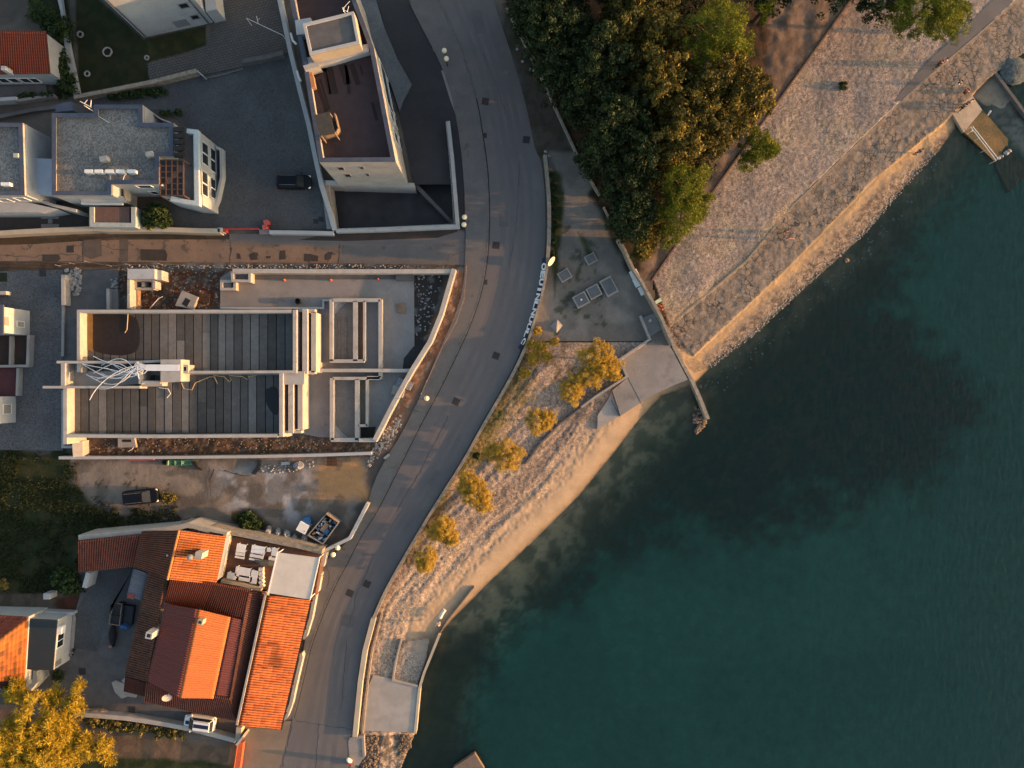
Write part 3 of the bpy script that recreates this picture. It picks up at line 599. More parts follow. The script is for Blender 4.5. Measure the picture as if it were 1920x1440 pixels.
def crack(pts, w=.05, z=.031, m=None, name='road_crack'):
    q = [P(*pts[0], z)]
    for a, c in zip(pts[:-1], pts[1:]):
        n = max(2, int(math.dist(a, c)/7))
        for i in range(1, n+1): t = i/n; q.append(P(a[0]+(c[0]-a[0])*t+_r.uniform(-1.6,1.6), a[1]+(c[1]-a[1])*t+_r.uniform(-1.6,1.6), z))
    b = MB(); b.path(q, [w*_r.uniform(.4,1.3) for _ in q], z-.012, z); b.build(name, m or crackm, kind='structure')
for pts in ([(556,1352),(600,1358),(660,1368)], [(598,1356),(592,1440)], [(548,1360),(528,1440)], [(975,300),(968,420),(955,500)], [(840,780),(790,880),(742,960)], [(700,1040),(668,1120),(655,1170)], [(650,1200),(640,1330)], [(905,100),(935,170),(948,215)]): crack(pts, .045)
for pts in ([(610,1060),(618,1080),(612,1100),(628,1110)], [(848,480),(872,470),(872,430)], [(752,760),(770,770),(790,772)], [(725,880),(745,872)], [(560,1255),(566,1280)]): crack(pts, .04, .128)
for pts in ([(0,478),(60,482),(110,476),(160,480)], [(155,448),(156,490)], [(432,452),(432,495)], [(636,455),(636,494)], [(190,460),(224,470),(240,468)]): crack(pts, .05, .03)
for pts in ([(395,930),(392,905),(400,880)], [(420,882),(450,892),(480,890)], [(330,985),(350,975),(375,968)]): crack(pts, .09, .04, name='ground_crack')
def patch(pts, m, z=.026, name='asphalt_patch'): return sheet(name, pts, z, m, th=.02)
patch([(806,68),(815,66),(835,70),(848,78),(846,98),(838,112),(830,105),(812,96)], M['pavement'])
patch([(827,132),(845,134),(858,175),(863,208),(853,212),(845,190)], M['concrete'])
stainm = mat('wet_stain', (.055,.042,.036), (.04,.032,.028), 1, .1)
for pts in ([(570,476),(582,476),(597,480),(596,490),(570,490)], [(608,478),(616,472),(624,473),(620,486),(609,488)], [(524,470),(535,469),(536,486),(523,487)], [(466,478),(475,473),(484,474),(482,487),(470,488)], [(444,474),(450,476),(452,486),(444,485)], [(498,480),(508,480),(507,484),(500,485)], [(263,467),(310,468),(314,478),(312,489),(264,488)], [(79,477),(110,477),(114,485),(108,490),(80,490)]):
    patch(pts, stainm, .024, 'wet_stain')
grm = mat('fresh_asphalt', (.12,.095,.08)); 
patch([(155,450),(190,448),(191,480),(170,486),(155,478)], grm, .0225); patch([(224,449),(240,449),(240,490),(224,490)], grm, .0225)
patch([(650,345+85),(800,428),(858,428),(858,434),(820,446),(650,452),(560,450)], stainm, .0245, 'wet_stain')
# sunken courtyard floor beside the tall building
road_patch = mat('road_patch', (.125,.117,.118), (.11,.103,.105), 1, .15, 20)
for pts in ([(935,395),(952,395),(953,425),(936,426)], [(800,905),(818,880),(826,886),(808,912)], [(640,1150),(668,1155),(662,1178),(636,1172)], [(880,20),(902,18),(912,60),(893,64)]): patch(pts, road_patch, .0235, 'road_patch')
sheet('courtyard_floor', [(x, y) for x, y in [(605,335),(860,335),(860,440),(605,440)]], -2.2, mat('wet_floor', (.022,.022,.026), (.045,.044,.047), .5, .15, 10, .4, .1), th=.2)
# ---------------- building helpers ----------------
def PP(pts, z): return [P(x, y, z) for x, y in pts]
def block(name, pts, z0, z1, m, parent, zpx=None, **kw):
    """vertical-sided block whose top outline is seen at the given photo pixels"""
    b = MB(); b.prism(PP(pts, zpx if zpx is not None else z1), z0, z1); return b.build(name, m, parent, **kw)
def wpatch(name, pts_px, A, B, m, parent, out=.03, dep=.06, frame=None, fw=.07, cross=False):
    """window or opening on the wall through A,B: pane set just proud of the wall, with frame bars as parent"""
    A = Vector((A[0], A[1])); B = Vector((B[0], B[1])); d = (B-A).normalized(); n = Vector((d.y, -d.x))
    if n.dot(-A) < 0: n = -n          # outward = towards the camera axis
    q = [onwall(x, y, A, B) for x, y in pts_px]
    us = [Vector((p[0], p[1])).dot(d)-A.dot(d) for p in q]; zs = [p[2] for p in q]
    u0, u1, z0, z1 = min(us), max(us), min(zs), max(zs)
    def slab(b, a0, a1, c0, c1, o0, o1):
        vs = []
        for o in (o0, o1):
            for u, z in ((a0,c0),(a1,c0),(a1,c1),(a0,c1)):
                p = A + d*u + n*o; vs.append((p.x, p.y, z))
        b.add(vs, [(0,1,2,3),(7,6,5,4),(0,4,5,1),(1,5,6,2),(2,6,7,3),(3,7,4,0)])
    par = parent
    if frame:
        f = MB(); w = fw
        slab(f,u0,u0+w,z0,z1,-.02,out+.04); slab(f,u1-w,u1,z0,z1,-.02,out+.04); slab(f,u0+w,u1-w,z1-w,z1,-.02,out+.04); slab(f,u0+w,u1-w,z0,z0+w,-.02,out+.06)
        if cross: um = (u0+u1)/2; slab(f,um-w/2,um+w/2,z0+w,z1-w,-.02,out+.035)
        par = f.build(name, frame, parent); name = 'pane'
        u0 += w; u1 -= w; z0 += w; z1 -= w
    g = MB(); slab(g, u0, u1, z0, z1, -.02, out)
    return g.build(name, m, par)
def parapet(name, pts, z0, z1, w, m, parent, inset=True):
    """ring wall whose outer top edge is the outline"""
    q = PP(pts, z1); b = MB(); a = sum(q[i][0]*q[(i+1)%len(q)][1]-q[(i+1)%len(q)][0]*q[i][1] for i in range(len(q)))
    if a < 0: q = q[::-1]
    n = len(q); inn = []
    for i in range(n):
        p0, p1, p2 = Vector(q[i-1][:2]), Vector(q[i][:2]), Vector(q[(i+1)%n][:2])
        d1, d2 = (p1-p0).normalized(), (p2-p1).normalized(); n1, n2 = Vector((-d1.y,d1.x)), Vector((-d2.y,d2.x))
        mm = (n1+n2).normalized(); inn.append(p1+mm*w/max(.4, mm.dot(n1)))
    vs = [(p[0],p[1],z) for z in (z0,z1) for p in q] + [(p.x,p.y,z) for z in (z0,z1) for p in inn]
    fs = []
    for i in range(n):
        j = (i+1) % n
        fs += [(i,j,n+j,n+i), (n+i,n+j,3*n+j,3*n+i), (2*n+j,2*n+i,3*n+i,3*n+j), (j,i,2*n+i,2*n+j)]
    b.add(vs, fs); return b.build(name, m, parent), inn
def tileroof(name, corners, base, parent, pitch=.26, amp=.045, row=.36, var=.25, axis=0, sheetlike=False, thick=.14, cols=None, groove_shade=.62, stains=(), **kw):
    """corrugated tile slope over 4 world corners a,b,c,d; courses run a->b is along ridge, tile lines run a->d"""
    a, b, c, d = [np.array(p, float) for p in corners]
    Lu = max(np.linalg.norm(b-a), np.linalg.norm(c-d)); Lv = max(np.linalg.norm(d-a), np.linalg.norm(c-b))
    nu = max(2, int(round(Lu/pitch))); nv = max(2, int(round(Lv/row)))
    su = 6; U = np.linspace(0, 1, nu*su+1); V = []; rowi = []
    for r in range(nv): V += [r/nv, (r+.999)/nv]; rowi += [r, r]
    V = np.array(V); rowi = np.array(rowi)
    UU, VV = np.meshgrid(U, V); Pn = ((a*(1-UU[...,None])+b*UU[...,None])*(1-VV[...,None]) + (d*(1-UU[...,None])+c*UU[...,None])*VV[...,None])
    nrm = np.cross(b-a, d-a); nrm /= np.linalg.norm(nrm); nrm = nrm if nrm[2] > 0 else -nrm
    ph = UU*nu*2*np.pi; wave = np.sin(ph)*amp if sheetlike else (np.abs(np.cos(ph/2))**.8*2-1)*amp
    step = 0 if sheetlike else ((np.arange(len(V)) % 2 == 0)[:,None]*-.0 + (np.arange(len(V)) % 2 == 1)[:,None]*.03)
    Pn = Pn + nrm*(wave+step)[...,None]
    ci = np.minimum((UU*nu+.0).astype(int), nu-1); rn = rng.random((nu+1, nv+1)); cell = rn[ci, rowi[:,None]]
    blot = fbm(Pn[...,0]*.5, Pn[...,1]*.5, 4, 33)
    base = np.array(base); alt = np.array(cols) if cols is not None else base*.45
    if sheetlike: t = (blot-.5)*var
    else: t = (cell**2)*var + (blot-.45)*var*1.2
    C = base*(1-np.clip(t,0,1)[...,None]) + alt*np.clip(t,0,1)[...,None]; C = C*(1+ (rn[ci,0][...,None]-.5)*.12)
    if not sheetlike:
        C = C*(1-groove_shade*((np.cos(ph/2)**2 < .28)[...,None])); C = C*(1-.25*((np.arange(len(V)) % 2 == 0)[:,None,None]))  # groove shade painted in: colour darkened along the tile valleys
    SX = 960+Pn[...,0]*16*H/(H-Pn[...,2]); SY = 720-Pn[...,1]*16*H/(H-Pn[...,2])
    for st_, k_ in stains: m_ = sstep(-3, 4, sdist(SX, SY, st_)+(rn[ci, rowi[:,None]]-.5)*5)*k_; C = C*(1-m_[...,None])
    ny, nx = UU.shape; I = np.arange(nx*ny).reshape(ny, nx)
    F = np.stack([I[:-1,:-1], I[:-1,1:], I[1:,1:], I[1:,:-1]], -1).reshape(-1,4)
    Vt = Pn.reshape(-1,3); C = C.reshape(-1,3)
    # rim closing the slope underneath
    edge = np.concatenate([I[0,:], I[1:,-1], I[-1,-2::-1], I[-2:0:-1,0]]); lo = Vt[edge]-np.array([0,0,thick]); n0 = len(Vt); ne = len(edge)
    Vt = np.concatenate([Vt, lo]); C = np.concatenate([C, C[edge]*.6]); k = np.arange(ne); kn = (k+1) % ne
    F = np.concatenate([F, np.stack([edge[k], n0+k, n0+kn, edge[kn]], -1)])
    return nmesh(name, Vt, F, M['tiles'], parent, attr={'Col': C}, **kw)
ORANGE = (.42,.105,.036); BROWN = (.19,.062,.032); MAROON = (.16,.050,.042); BRIGHT = (.46,.15,.05)

# ---------------- T: tall apartment building ----------------
zt = 9.5
T = root('apartment_building', P(700,250,0), 'tall white apartment building with brown roof deck and rooftop stair hut beside the curved road', 'building')
Tp = [(531,-60),(568,118),(598.5,304),(742,303),(701,90),(664,-10),(652,-60)]
tb = MB(); tb.prism(PP(Tp, zt), -2.2, 8.35); tb.build('wall', M['plaster'], T)
tb = MB(); tb.prism([ (p[0]*.985+P(640,130,zt)[0]*.015, p[1]*.985+P(640,130,zt)[1]*.015) for p in PP(Tp, zt)], 8.35, 8.40); tb.build('roof_deck', M['deck_brown'], T)
pr, _ = parapet('parapet', Tp, 8.351, 9.42, .42, M['plaster'], T)
pc, _ = parapet('coping', [(531,-60),(568,118),(598.5,304),(742,303),(701,90),(664,-10),(652,-60)], 9.421, 9.5, .46, M['coping'], T)
wpw = MB(); wpw.path(PP([(541,-60),(574,120)], 9.1), .18, 8.4, 9.1); wpw.build('inner_wall', M['plaster'], T)
WB = mat('wet_boards', (.03,.02,.02)); hut = MB(); hp = [(567.5,44),(663,21),(674,81),(580.5,102.5)]; hut.prism(PP(hp, 11.2), 8.4, 10.95); hut = hut.build('stair_hut', M['plaster_cream'], T)
block('hut_roof', hp, 10.95, 11.0, M['concrete_dark'], hut, zpx=11.2); parapet('hut_parapet', hp, 10.951, 11.2, .28, M['plaster_cool'], hut)
lb = MB(); lb.prism(PP([(575,108),(690,82),(692,96),(620,117),(597,122),(580,124)], 9.3), 8.4, 9.3); lb.build('terrace_ledge', M['plaster_cool'], T)
pb = MB(); pb.prism(PP([(553,38),(582,33),(584,62),(556,65)], 9.6), 8.4, 9.6); pb.build('roof_box', M['plaster_cool'], T)
pb = MB(); pb.prism(PP([(568,123),(594,116),(599,124),(572,132)], 9.9), 8.4, 9.9); pb.build('roof_box', M['plaster'], T)
for q in ([(570,129),(582,126),(586,140),(573,143)], [(573,144),(587,141),(591,163),(578,166)]):
    pb = MB(); pb.prism(PP(q, 9.2), 8.4, 9.2); pb.build('planter_box', mat('terracotta_panel', (.42,.23,.13)), T)
pg = MB(); pg.prism(PP([(589,216),(618,209),(628,250),(600,255)], 10.9), 10.78, 10.9); pg = pg.build('pergola', mat('dark_shade_cloth', (.05,.05,.045), (.07,.062,.05), 3), T)
pp = MB()
for x, y in [(590,218),(617,211),(627,249),(601,254)]: c = P(x, y, 10.8); pp = MB(); pp.obox(c[0], c[1], 8.4, 10.78, .12, .12); pp.build('post', M['wood'], pg)
pp = MB(); pp.path(PP([(627,212),(634,240),(630,247),(603,256)], 9.6), .1, 8.4, 9.6); pp.build('railing', M['wood'], T)
for a, b_, w in [((588,128),(598,142),2.2),((608,128),(618,176),.35),((613,128),(621,177),.35),((619,125),(630,176),.5),((642,122),(652,158),.8),((649,122),(655,176),.35),((659,120),(672,159),.55),((675,122),(680,140),.2),((698,192),(707,226),.35),((592,150),(613,209),.4),((600,148),(618,205),.25)]:
    p, q = P(*a, 8.41), P(*b_, 8.41); dk = MB(); dk.path([p, q], w, 8.395, 8.415); dk.build('wet_board', WB, T)
an = MB(); c = P(644,18,11.2)
an.tube([(c[0],c[1],8.8),(c[0],c[1],11.6)], .035); an.tube([P(642,17,11.5),P(656,2,11.7)], .03); an.tube([P(642,17,11.5),P(653,23,11.4)], .03); an.tube([P(654,11,11.6),P(651,22,11.4)], .03); an.tube([P(645,15,11.5),P(644,22,11.5)], .03)
an.build('antenna', M['metal_white'], T)
for q in ([(545,62),(549,76),(556,83)], [(557,133),(560,144),(564,152)]):
    b = MB(); b.tube(PP(q, 2.4), .13); b.build('drain_pipe', M['metal_white'], T)
A, B = P(641,344,0)[:2], P(773,344,0)[:2]; A = P(598.5,304,zt)[:2]; B = P(742,303,zt)[:2]
for q in ([(631,313),(642,313),(647,318),(635,318)], [(673,312),(681,312),(683,316),(675,316)], [(644,326),(656,326),(660,331),(649,331)], [(685,325),(691,325),(694,329),(687,329)]):
    wpatch('window', q, A, B, M['glass'], T, frame=M['metal_grey'], fw=.06)
A = P(742,303,zt)[:2]; B = P(701,90,zt)[:2]
for q in ([(713,124),(718,128),(738,215),(732,205)], [(722,140),(727,150),(741,212),(737,208)], [(731,208),(735,212),(738,224),(733,220)], [(741,225),(745,230),(747,240),(742,235)], [(739,246),(743,252),(747,270),(741,262)], [(750,262),(753,268),(757,286),(751,278)], [(760,281),(764,288),(767,302),(761,294)]):
    wpatch('window', q, A, B, M['glass'], T, frame=M['metal_white'], fw=.06)
sb = MB(); sb.path(PP([(610,342),(776,347)], .6), .5, -2.2, .6); sb.build('plinth', M['plaster'], T)

# retaining and boundary walls round the tall building
def wall(pts, w, z0, z1, m, label, cat='wall', name='boundary_wall', **kw):
    b = MB(); zt_ = max(z1) if hasattr(z1, '__len__') else z1
    b.path([P(x, y, zt_) for x, y in pts], w, z0, z1); return b.build(name, m, label=label, cat=cat, **kw)
bw = wall([(520,-60),(524,0),(545,100),(562,170),(578,232),(592,300),(603,350),(618,398),(627,431)], .5, -.2, .9, M['plaster_cool'], 'long pale blue grey wall running down the west side of the tall apartment building')
wall([(630,432.5),(720,430),(858,424),(848,300),(840,227)], .42, -2.2, .8, M['plaster_cool'], 'white wall with handrail round the sunken court south of the tall building')
rl = MB()
for q, z in (([(632,429),(720,426),(852,420),(843,300),(836,229)], 1.25),): rl.tube(PP(q, z), .04)
for i in range(14):
    t = i/13; c = P(632+(852-632)*t, 429-9*t, 1.2); rl.tube([(c[0],c[1],.8),(c[0],c[1],1.25)], .03)
    c = P(852-16*t, 420-191*t, 1.2); rl.tube([(c[0],c[1],.8),(c[0],c[1],1.25)], .03)
rl.build('handrail', M['metal_grey'], label='dark metal handrail on top of the wall round the sunken court', cat='railing')
b = MB(); b.prism([P(x,y,.0) for x,y in [(603,335),(618,345),(629,430),(615,432)]], -2.2, .55); b.build('retaining_wall', M['concrete'], label='broad concrete retaining wall on the west edge of the sunken court', cat='wall')
b = MB(); b.prism(PP([(775,347),(783,345),(852,418),(850,424)], -.9), -2.2, -.9); b.build('ramp_wall', M['concrete_dark'], label='low dark concrete ledge crossing the corner of the sunken court', cat='wall')

# ---------------- V: white villa at the top edge ----------------
sw = Vector(P(270,70,0)[:2]); se = Vector(P(400,42,0)[:2]); dn = Vector((-(se-sw).y, (se-sw).x)).normalized()*11
V = root('villa', (sw.x, sw.y, 0), 'large white rendered villa wall with gutters and two barred windows at the top edge', 'villa')
b = MB(); b.prism([sw, se, se+dn, sw+dn], -.1, 9.3); b.build('wall', M['plaster_cool'], V)
e = .35; ux = (se-sw).normalized(); uy = dn.normalized()
b = MB(); b.prism([sw-ux*e-uy*e, se+ux*e-uy*e, se+ux*e+dn, sw-ux*e+dn], 9.3, 9.5); b.build('roof', M['coping'], V)
for q in ([(336,7),(352,7),(354,13),(338,14)], [(358,29),(372,29),(374,34),(360,35)]):
    wpatch('window', q, sw, se, M['glass'], V, frame=M['metal_grey'], fw=.08)
wpatch('vent_grille', [(326,40),(352,40),(354,47),(328,47)], sw, se, mat('grille', (.12,.13,.15), (.3,.31,.33), 9), V)
for p_, z1 in ((sw+ux*.3-uy*.12, 9.2), (se-ux*.5-uy*.12, 9.2)):
    b = MB(); b.tube([(p_.x,p_.y,.1),(p_.x,p_.y,z1)], .08, 8); b.build('downpipe', M['coping'], V)
b = MB(); b.prism(PP([(381,-40),(400,-30),(406,17),(386,22)], 2.6), 0, 2.6); b.build('porch', M['plaster_cool'], V)

# ---------------- top-left red roofed house ----------------
Rr = root('red_roof_house', P(40,110,0), 'small white house with plain red tiled roof and one chimney in the top left corner', 'house')
b = MB(); b.prism(PP([(-90,62),(88,64),(92,134),(-90,136)], 3.6), 0, 3.5); b.build('wall', M['plaster_cool'], Rr)
tileroof('roof', [P(-90,56,4.6),P(86,58,4.6),P(94,138,3.7),P(-90,140,3.7)], (.34,.075,.042), Rr, var=.12, amp=.03)
b = MB(); c = P(7,128,4.9); b.obox(c[0], c[1], 3.6, 5.0, .5, .45); b.build('chimney', M['plaster_cool'], Rr)
A, B = P(-90,136,3.6)[:2], P(92,134,3.6)[:2]
for x in (2, 22, 44, 60): wpatch('window', [(x,146),(x+7,146),(x+10,155),(x+3,155)], A, B, M['glass'], Rr, frame=M['metal_white'], fw=.08)
b = MB(); b.prism(PP([(-90,166),(86,158),(88,180),(-90,188)], .3), 0, .3); b.build('terrace', M['concrete_dark'], Rr)
wall([(-90,190),(0,186),(30,184)], .4, 0, 1.2, M['plaster_cool'], 'low white garden wall below the red roofed corner house')
wall([(28,189),(60,184),(100,178)], .3, 0, .9, M['concrete'], 'grey stepped garden wall with ivy below the red roofed corner house')
wall([(-90,232),(0,218),(60,206),(110,200)], .4, 0, .5, M['concrete_dark'], 'dark mossy garden wall above the gravel roofed blocks')
wall([(138,182),(200,170),(290,152),(368,132)], .45, -.1, 1.0, M['stone_wall'], 'sloping grey retaining wall below the dark lawn', name='retaining_wall')
wall([(369,132),(381,142)], .12, 0, 1.1, M['plaster_cool'], 'short white end panel on the lawn retaining wall')
wall([(455,114),(500,106),(531,98)], .5, -.1, 1.0, M['concrete_dark'], 'grey retaining wall between the block paving and the big courtyard', name='retaining_wall')
wall([(381,147),(420,139),(456,128)], .15, 0, .18, M['kerb'], 'thin stone edging between block paving and big courtyard', 'kerb', name='edging')
for x, y, r, s in ((201,97,8,'largest stone ring, in the middle of the dark lawn'), (150,64,5,'small stone ring near the pale garden path'), (163,138,4.5,'small stone ring low on the dark lawn by the retaining wall'), (275,108,3.5,'tiny stone ring at the paving corner of the lawn')):
    b = MB(); c = P(x, y, .1)
    for k in range(14):
        a = 2*math.pi*k/14; b.obox(c[0]+r/16*math.cos(a), c[1]+r/16*math.sin(a), -.02, .1+random.random()*.06, .22, .14, a+math.pi/2)
    b.build('stone_ring', M['rock'], label=s, cat='stone ring', group='tree rings on the lawn')

# ---------------- B: apartment block with gravel roof ----------------
zb = 5.6
Bb = root('apartment_block', P(220,290,0), 'white apartment block with pale gravel roof and dark blue coping left of the big courtyard', 'building')
Bp = [(97,212),(176,212),(176,196),(267,196),(267,230),(325,230),(325,293),(298,293),(298,345),(208,345),(208,366),(97,366)]
b = MB(); b.prism(PP(Bp, zb), 0, 5.15); b.build('wall', M['plaster_cool'], Bb)
b = MB(); q = PP(Bp, zb); b.prism(q, 5.15, 5.2); b.build('gravel_roof', M['gravel_roof'], Bb)
parapet('parapet', Bp, 5.151, 5.54, .34, M['plaster'], Bb); parapet('coping', Bp, 5.541, 5.6, .46, M['coping'], Bb)
for i, x in enumerate((166, 185, 205, 225, 246)):
    u = MB(); c = P(x, 321, 5.9); u.obox(c[0], c[1], 5.3, 5.95, .85, .36); uo = u.build('air_conditioner', M['metal_white'], Bb)
    u = MB(); u.lathe((c[0]-.1, c[1]-.18, 5.6), [(.20,0),(.20,.02)], 12); u.build('fan_grille', M['metal_grey'], uo)
    u = MB(); u.obox(c[0], c[1], 5.2, 5.3, .7, .5); u.build('stand', M['metal_grey'], uo)
b = MB(); b.tube(PP([(200,324),(207,330),(206,345)], 5.3)+[], .04); b.tube(PP([(238,322),(232,332),(229,345)], 5.3), .04); b.tube([P(183,217,5.25), P(205,230,5.25)], .03); b.build('pipe', M['metal_white'], Bb)
for x, y, w in ((193,297,.55), (279,288,.5)):
    b = MB(); c = P(x, y, 5.9); b.obox(c[0], c[1], 5.2, 5.9, w+.25, w, .15); b.build('chimney', M['plaster'], Bb)
an = MB(); c = P(160,199,6.8); an.tube([(c[0],c[1],4.6),(c[0],c[1],7)], .035); an.tube([P(150,190,7),P(171,201,6.9)], .04); an.tube([P(158,194,6.9),P(164,187,7)], .035); an.tube([P(170,199,6.9),P(171,188,7)], .04); an.build('antenna', M['metal_white'], Bb)
b = MB(); b.prism(PP([(104,196),(134,190),(138,207),(104,210)], 4.3), 0, 4.3); b.build('skylight_box', M['coping'], Bb)
# stair gable on the north east corner
b = MB(); b.path(PP([(268,199),(300,222),(320,230)], 3.2), .12, 0, 3.2); b.build('terrace_wall', M['plaster_cool'], Bb)
# east wing with lower terrace
b = MB(); b.prism(PP([(322,234),(352,244),(373,246),(376,382),(347,380),(300,368),(300,296)], 5.0), 0, 4.4); b.build('east_wing', M['plaster_cool'], Bb)
b = MB(); b.prism(PP([(300,236),(361,246),(362,377),(302,366)], 4.45), 4.4, 4.45); b.build('terrace_floor', mat('terrace_tiles', (.15,.13,.12), (.12,.105,.10)), Bb)
b = MB(); b.path(PP([(350,245),(367,247),(369,381),(349,378),(320,372)], 5.1), .5, 4.4, 5.1); b.build('terrace_parapet', mat('blue_white_render', (.50,.58,.62), (.44,.52,.56)), Bb)
def slats(name, x0, y0, x1, y1, z, nx, ny, m, parent):
    b = MB()
    for i in range(nx+1): x = x0+(x1-x0)*i/nx; b.path(PP([(x,y0),(x,y1)], z), .12, z-.18, z)
    for j in range(ny+1): y = y0+(y1-y0)*j/ny; b.path(PP([(x0,y),(x1,y)], z), .12, z-.16, z-.02)
    o = b.build(name, m, parent)
    for x, y in ((x0,y0),(x1,y0),(x0,y1),(x1,y1)):
        c = P(x, y, z); p = MB(); p.obox(c[0], c[1], 4.45, z-.18, .12, .12); p.build('post', m, o)
    return o
pg = slats('pergola', 300, 300, 343, 366, 6.6, 4, 6, mat('brown_pergola', (.10,.055,.038)), Bb)
for i in range(4):
    for j in range(6):
        if (i+j) % 5 == 4: continue
        x0, x1 = 300+43*i/4+1, 300+43*(i+1)/4-1; y0, y1 = 300+66*j/6+1, 300+66*(j+1)/6-1
        b = MB(); b.prism(PP([(x0,y0),(x1,y0),(x1,y1),(x0,y1)], 6.5), 6.44, 6.5); b.build('shade_panel', M['black'], pg)
for i in range(5):
    b = MB(); y = 238+i*12; b.tube([P(328,y+5,5.6), P(344,y+5,5.6)], .32, 10); b.build('water_tank', M['black'], Bb)
A, B = P(412,278,0)[:2], P(415,390,0)[:2]
E0, E1 = P(373,246,4.4)[:2], P(376,382,4.4)[:2]
b = MB(); c0, c1 = Vector(P(413,278,0)[:2]), Vector(P(398,390,0)[:2])
A, B = P(373,246,5.0)[:2], P(376,382,5.0)[:2]
for q in ([(378,264),(390,272),(390,312),(378,306)], [(378,318),(389,325),(389,372),(378,364)], [(394,276),(404,282),(405,326),(394,320)], [(394,331),(404,337),(403,376),(394,370)]):
    wpatch('window', q, A, B, M['glass'], Bb, frame=mat('pale_blue_frame', (.50,.56,.60)) if 'pale_blue_frame' not in bpy.data.materials else bpy.data.materials['pale_blue_frame'], fw=.16, cross=True)
b = MB(); b.path(PP([(405,276),(414,280),(415,332),(406,372),(398,392)], 1.0), .3, 0, 1.0); b.build('garden_wall', M['plaster_cool'], Bb)
A, B = P(208,366,zb)[:2], P(97,366,zb)[:2]; A2, B2 = P(208,345,zb)[:2], P(298,345,zb)[:2]
for q in ([(252,347),(282,347),(286,352),(262,352)], [(280,358),(292,358),(296,364),(288,364)]):
    wpatch('window', q, A2, B2, M['glass'], Bb, frame=M['metal_white'])
b = MB(); b.prism(PP([(150,368),(230,368),(236,378),(152,378)], 4.0), 3.7, 4.0); b.build('balcony', M['plaster_cool'], Bb)
b = MB(); b.path(PP([(152,381),(229,382)], 3.2), .22, 2.9, 3.2); b.build('balcony_rail', M['metal_white'], Bb)
b = MB(); b.path(PP([(212,350),(232,350),(234,372),(214,374)], 3.6), .15, 2.4, 3.6); b.build('balcony_wall', M['plaster_cream'], Bb)
# front annex with brown flat roof
An = root('garden_annex', P(210,405,0), 'small flat annex with brown boarded roof and white side walls beside the lane', 'annex')
b = MB(); b.prism(PP([(179,388),(242,388),(243,419),(179,419)], 2.4), 0, 2.4); b.build('roof', mat('brown_boards', (.17,.105,.09), (.14,.085,.075), 1.5, stretch=(6,.3,1)), An)
b = MB(); b.path(PP([(172,388),(172,421),(250,422),(250,388)], 2.6), .5, 0, 2.6); b.build('wall', mat('pale_green_render', (.42,.46,.44), (.36,.40,.39)), An)

# ---------------- A: left gravel roof block ----------------
Ab = root('apartment_block', P(0,300,0), 'white apartment block with gravel roof cut by the left edge, its side wall sloping away', 'building')
Ap = [(-90,230),(42,230),(46,366),(-90,366)]
b = MB(); b.prism(PP(Ap, zb), 0, 5.15); b.build('wall', M['plaster_cool'], Ab)
b = MB(); b.prism(PP(Ap, zb), 5.15, 5.2); b.build('gravel_roof', M['gravel_roof'], Ab)
parapet('parapet', Ap, 5.151, 5.54, .34, M['plaster'], Ab); parapet('coping', Ap, 5.541, 5.6, .46, M['coping'], Ab)
b = MB(); b.prism(PP([(46,296),(99,298),(99,364),(46,362)], 3.4), 0, 3.4); b.build('terrace', mat('pale_blue_terrace', (.36,.42,.50), (.32,.38,.46), 1, fine=.04), Ab)
b = MB(); b.path(PP([(49,300),(49,360)], 3.9), .25, 3.4, 3.9); b.build('terrace_parapet', M['plaster_cool'], Ab)
for x, y in ((10,345), (-20,345)):
    u = MB(); c = P(x, y, 5.9); u.obox(c[0], c[1], 5.3, 5.95, .95, .36); u.build('air_conditioner', M['metal_white'], Ab)
b = MB(); c = P(29,291,5.8); b.obox(c[0], c[1], 5.2, 5.8, .5, .45); b.build('chimney', M['plaster'], Ab)
b = MB(); b.path(PP([(46,367),(100,385),(143,395)], 2.5), .35, 0, 2.5); b.build('side_wall', M['plaster'], Ab)
b = MB(); b.prism(PP([(-90,372),(20,372),(108,392),(75,398),(-90,398)], 2.6), 0, 2.6); b.build('lower_terrace', M['plaster_cool'], Ab)
A, B = P(46,366,zb)[:2], P(-90,366,zb)[:2]
for q in ([(0,372),(12,372),(18,378),(4,378)], [(30,370),(44,370),(50,376),(38,376)]): wpatch('window', q, A, B, M['glass_warm'], Ab, frame=M['metal_white'])
for q in ([(77,400),(110,400),(110,410),(77,410)], [(77,420),(110,420),(110,428),(77,428)], [(90,411),(98,411),(98,419),(90,419)]):
    b = MB(); b.prism(PP(q, .1), 0, .1); b.build('paving_slab', M['concrete'], label={400:'upper long slab of the H shaped stepping stones behind the lane wall',420:'lower long slab of the H shaped stepping stones against the lane wall',411:'short middle slab of the H shaped stepping stones'}[q[0][1]], cat='paving slab', group='stepping stones behind the lane wall')
sheet('garden_floor', [(-160,398),(160,396),(166,430),(-160,436)], .03, mat('brown_garden_deck', (.07,.055,.05), (.055,.045,.042)))
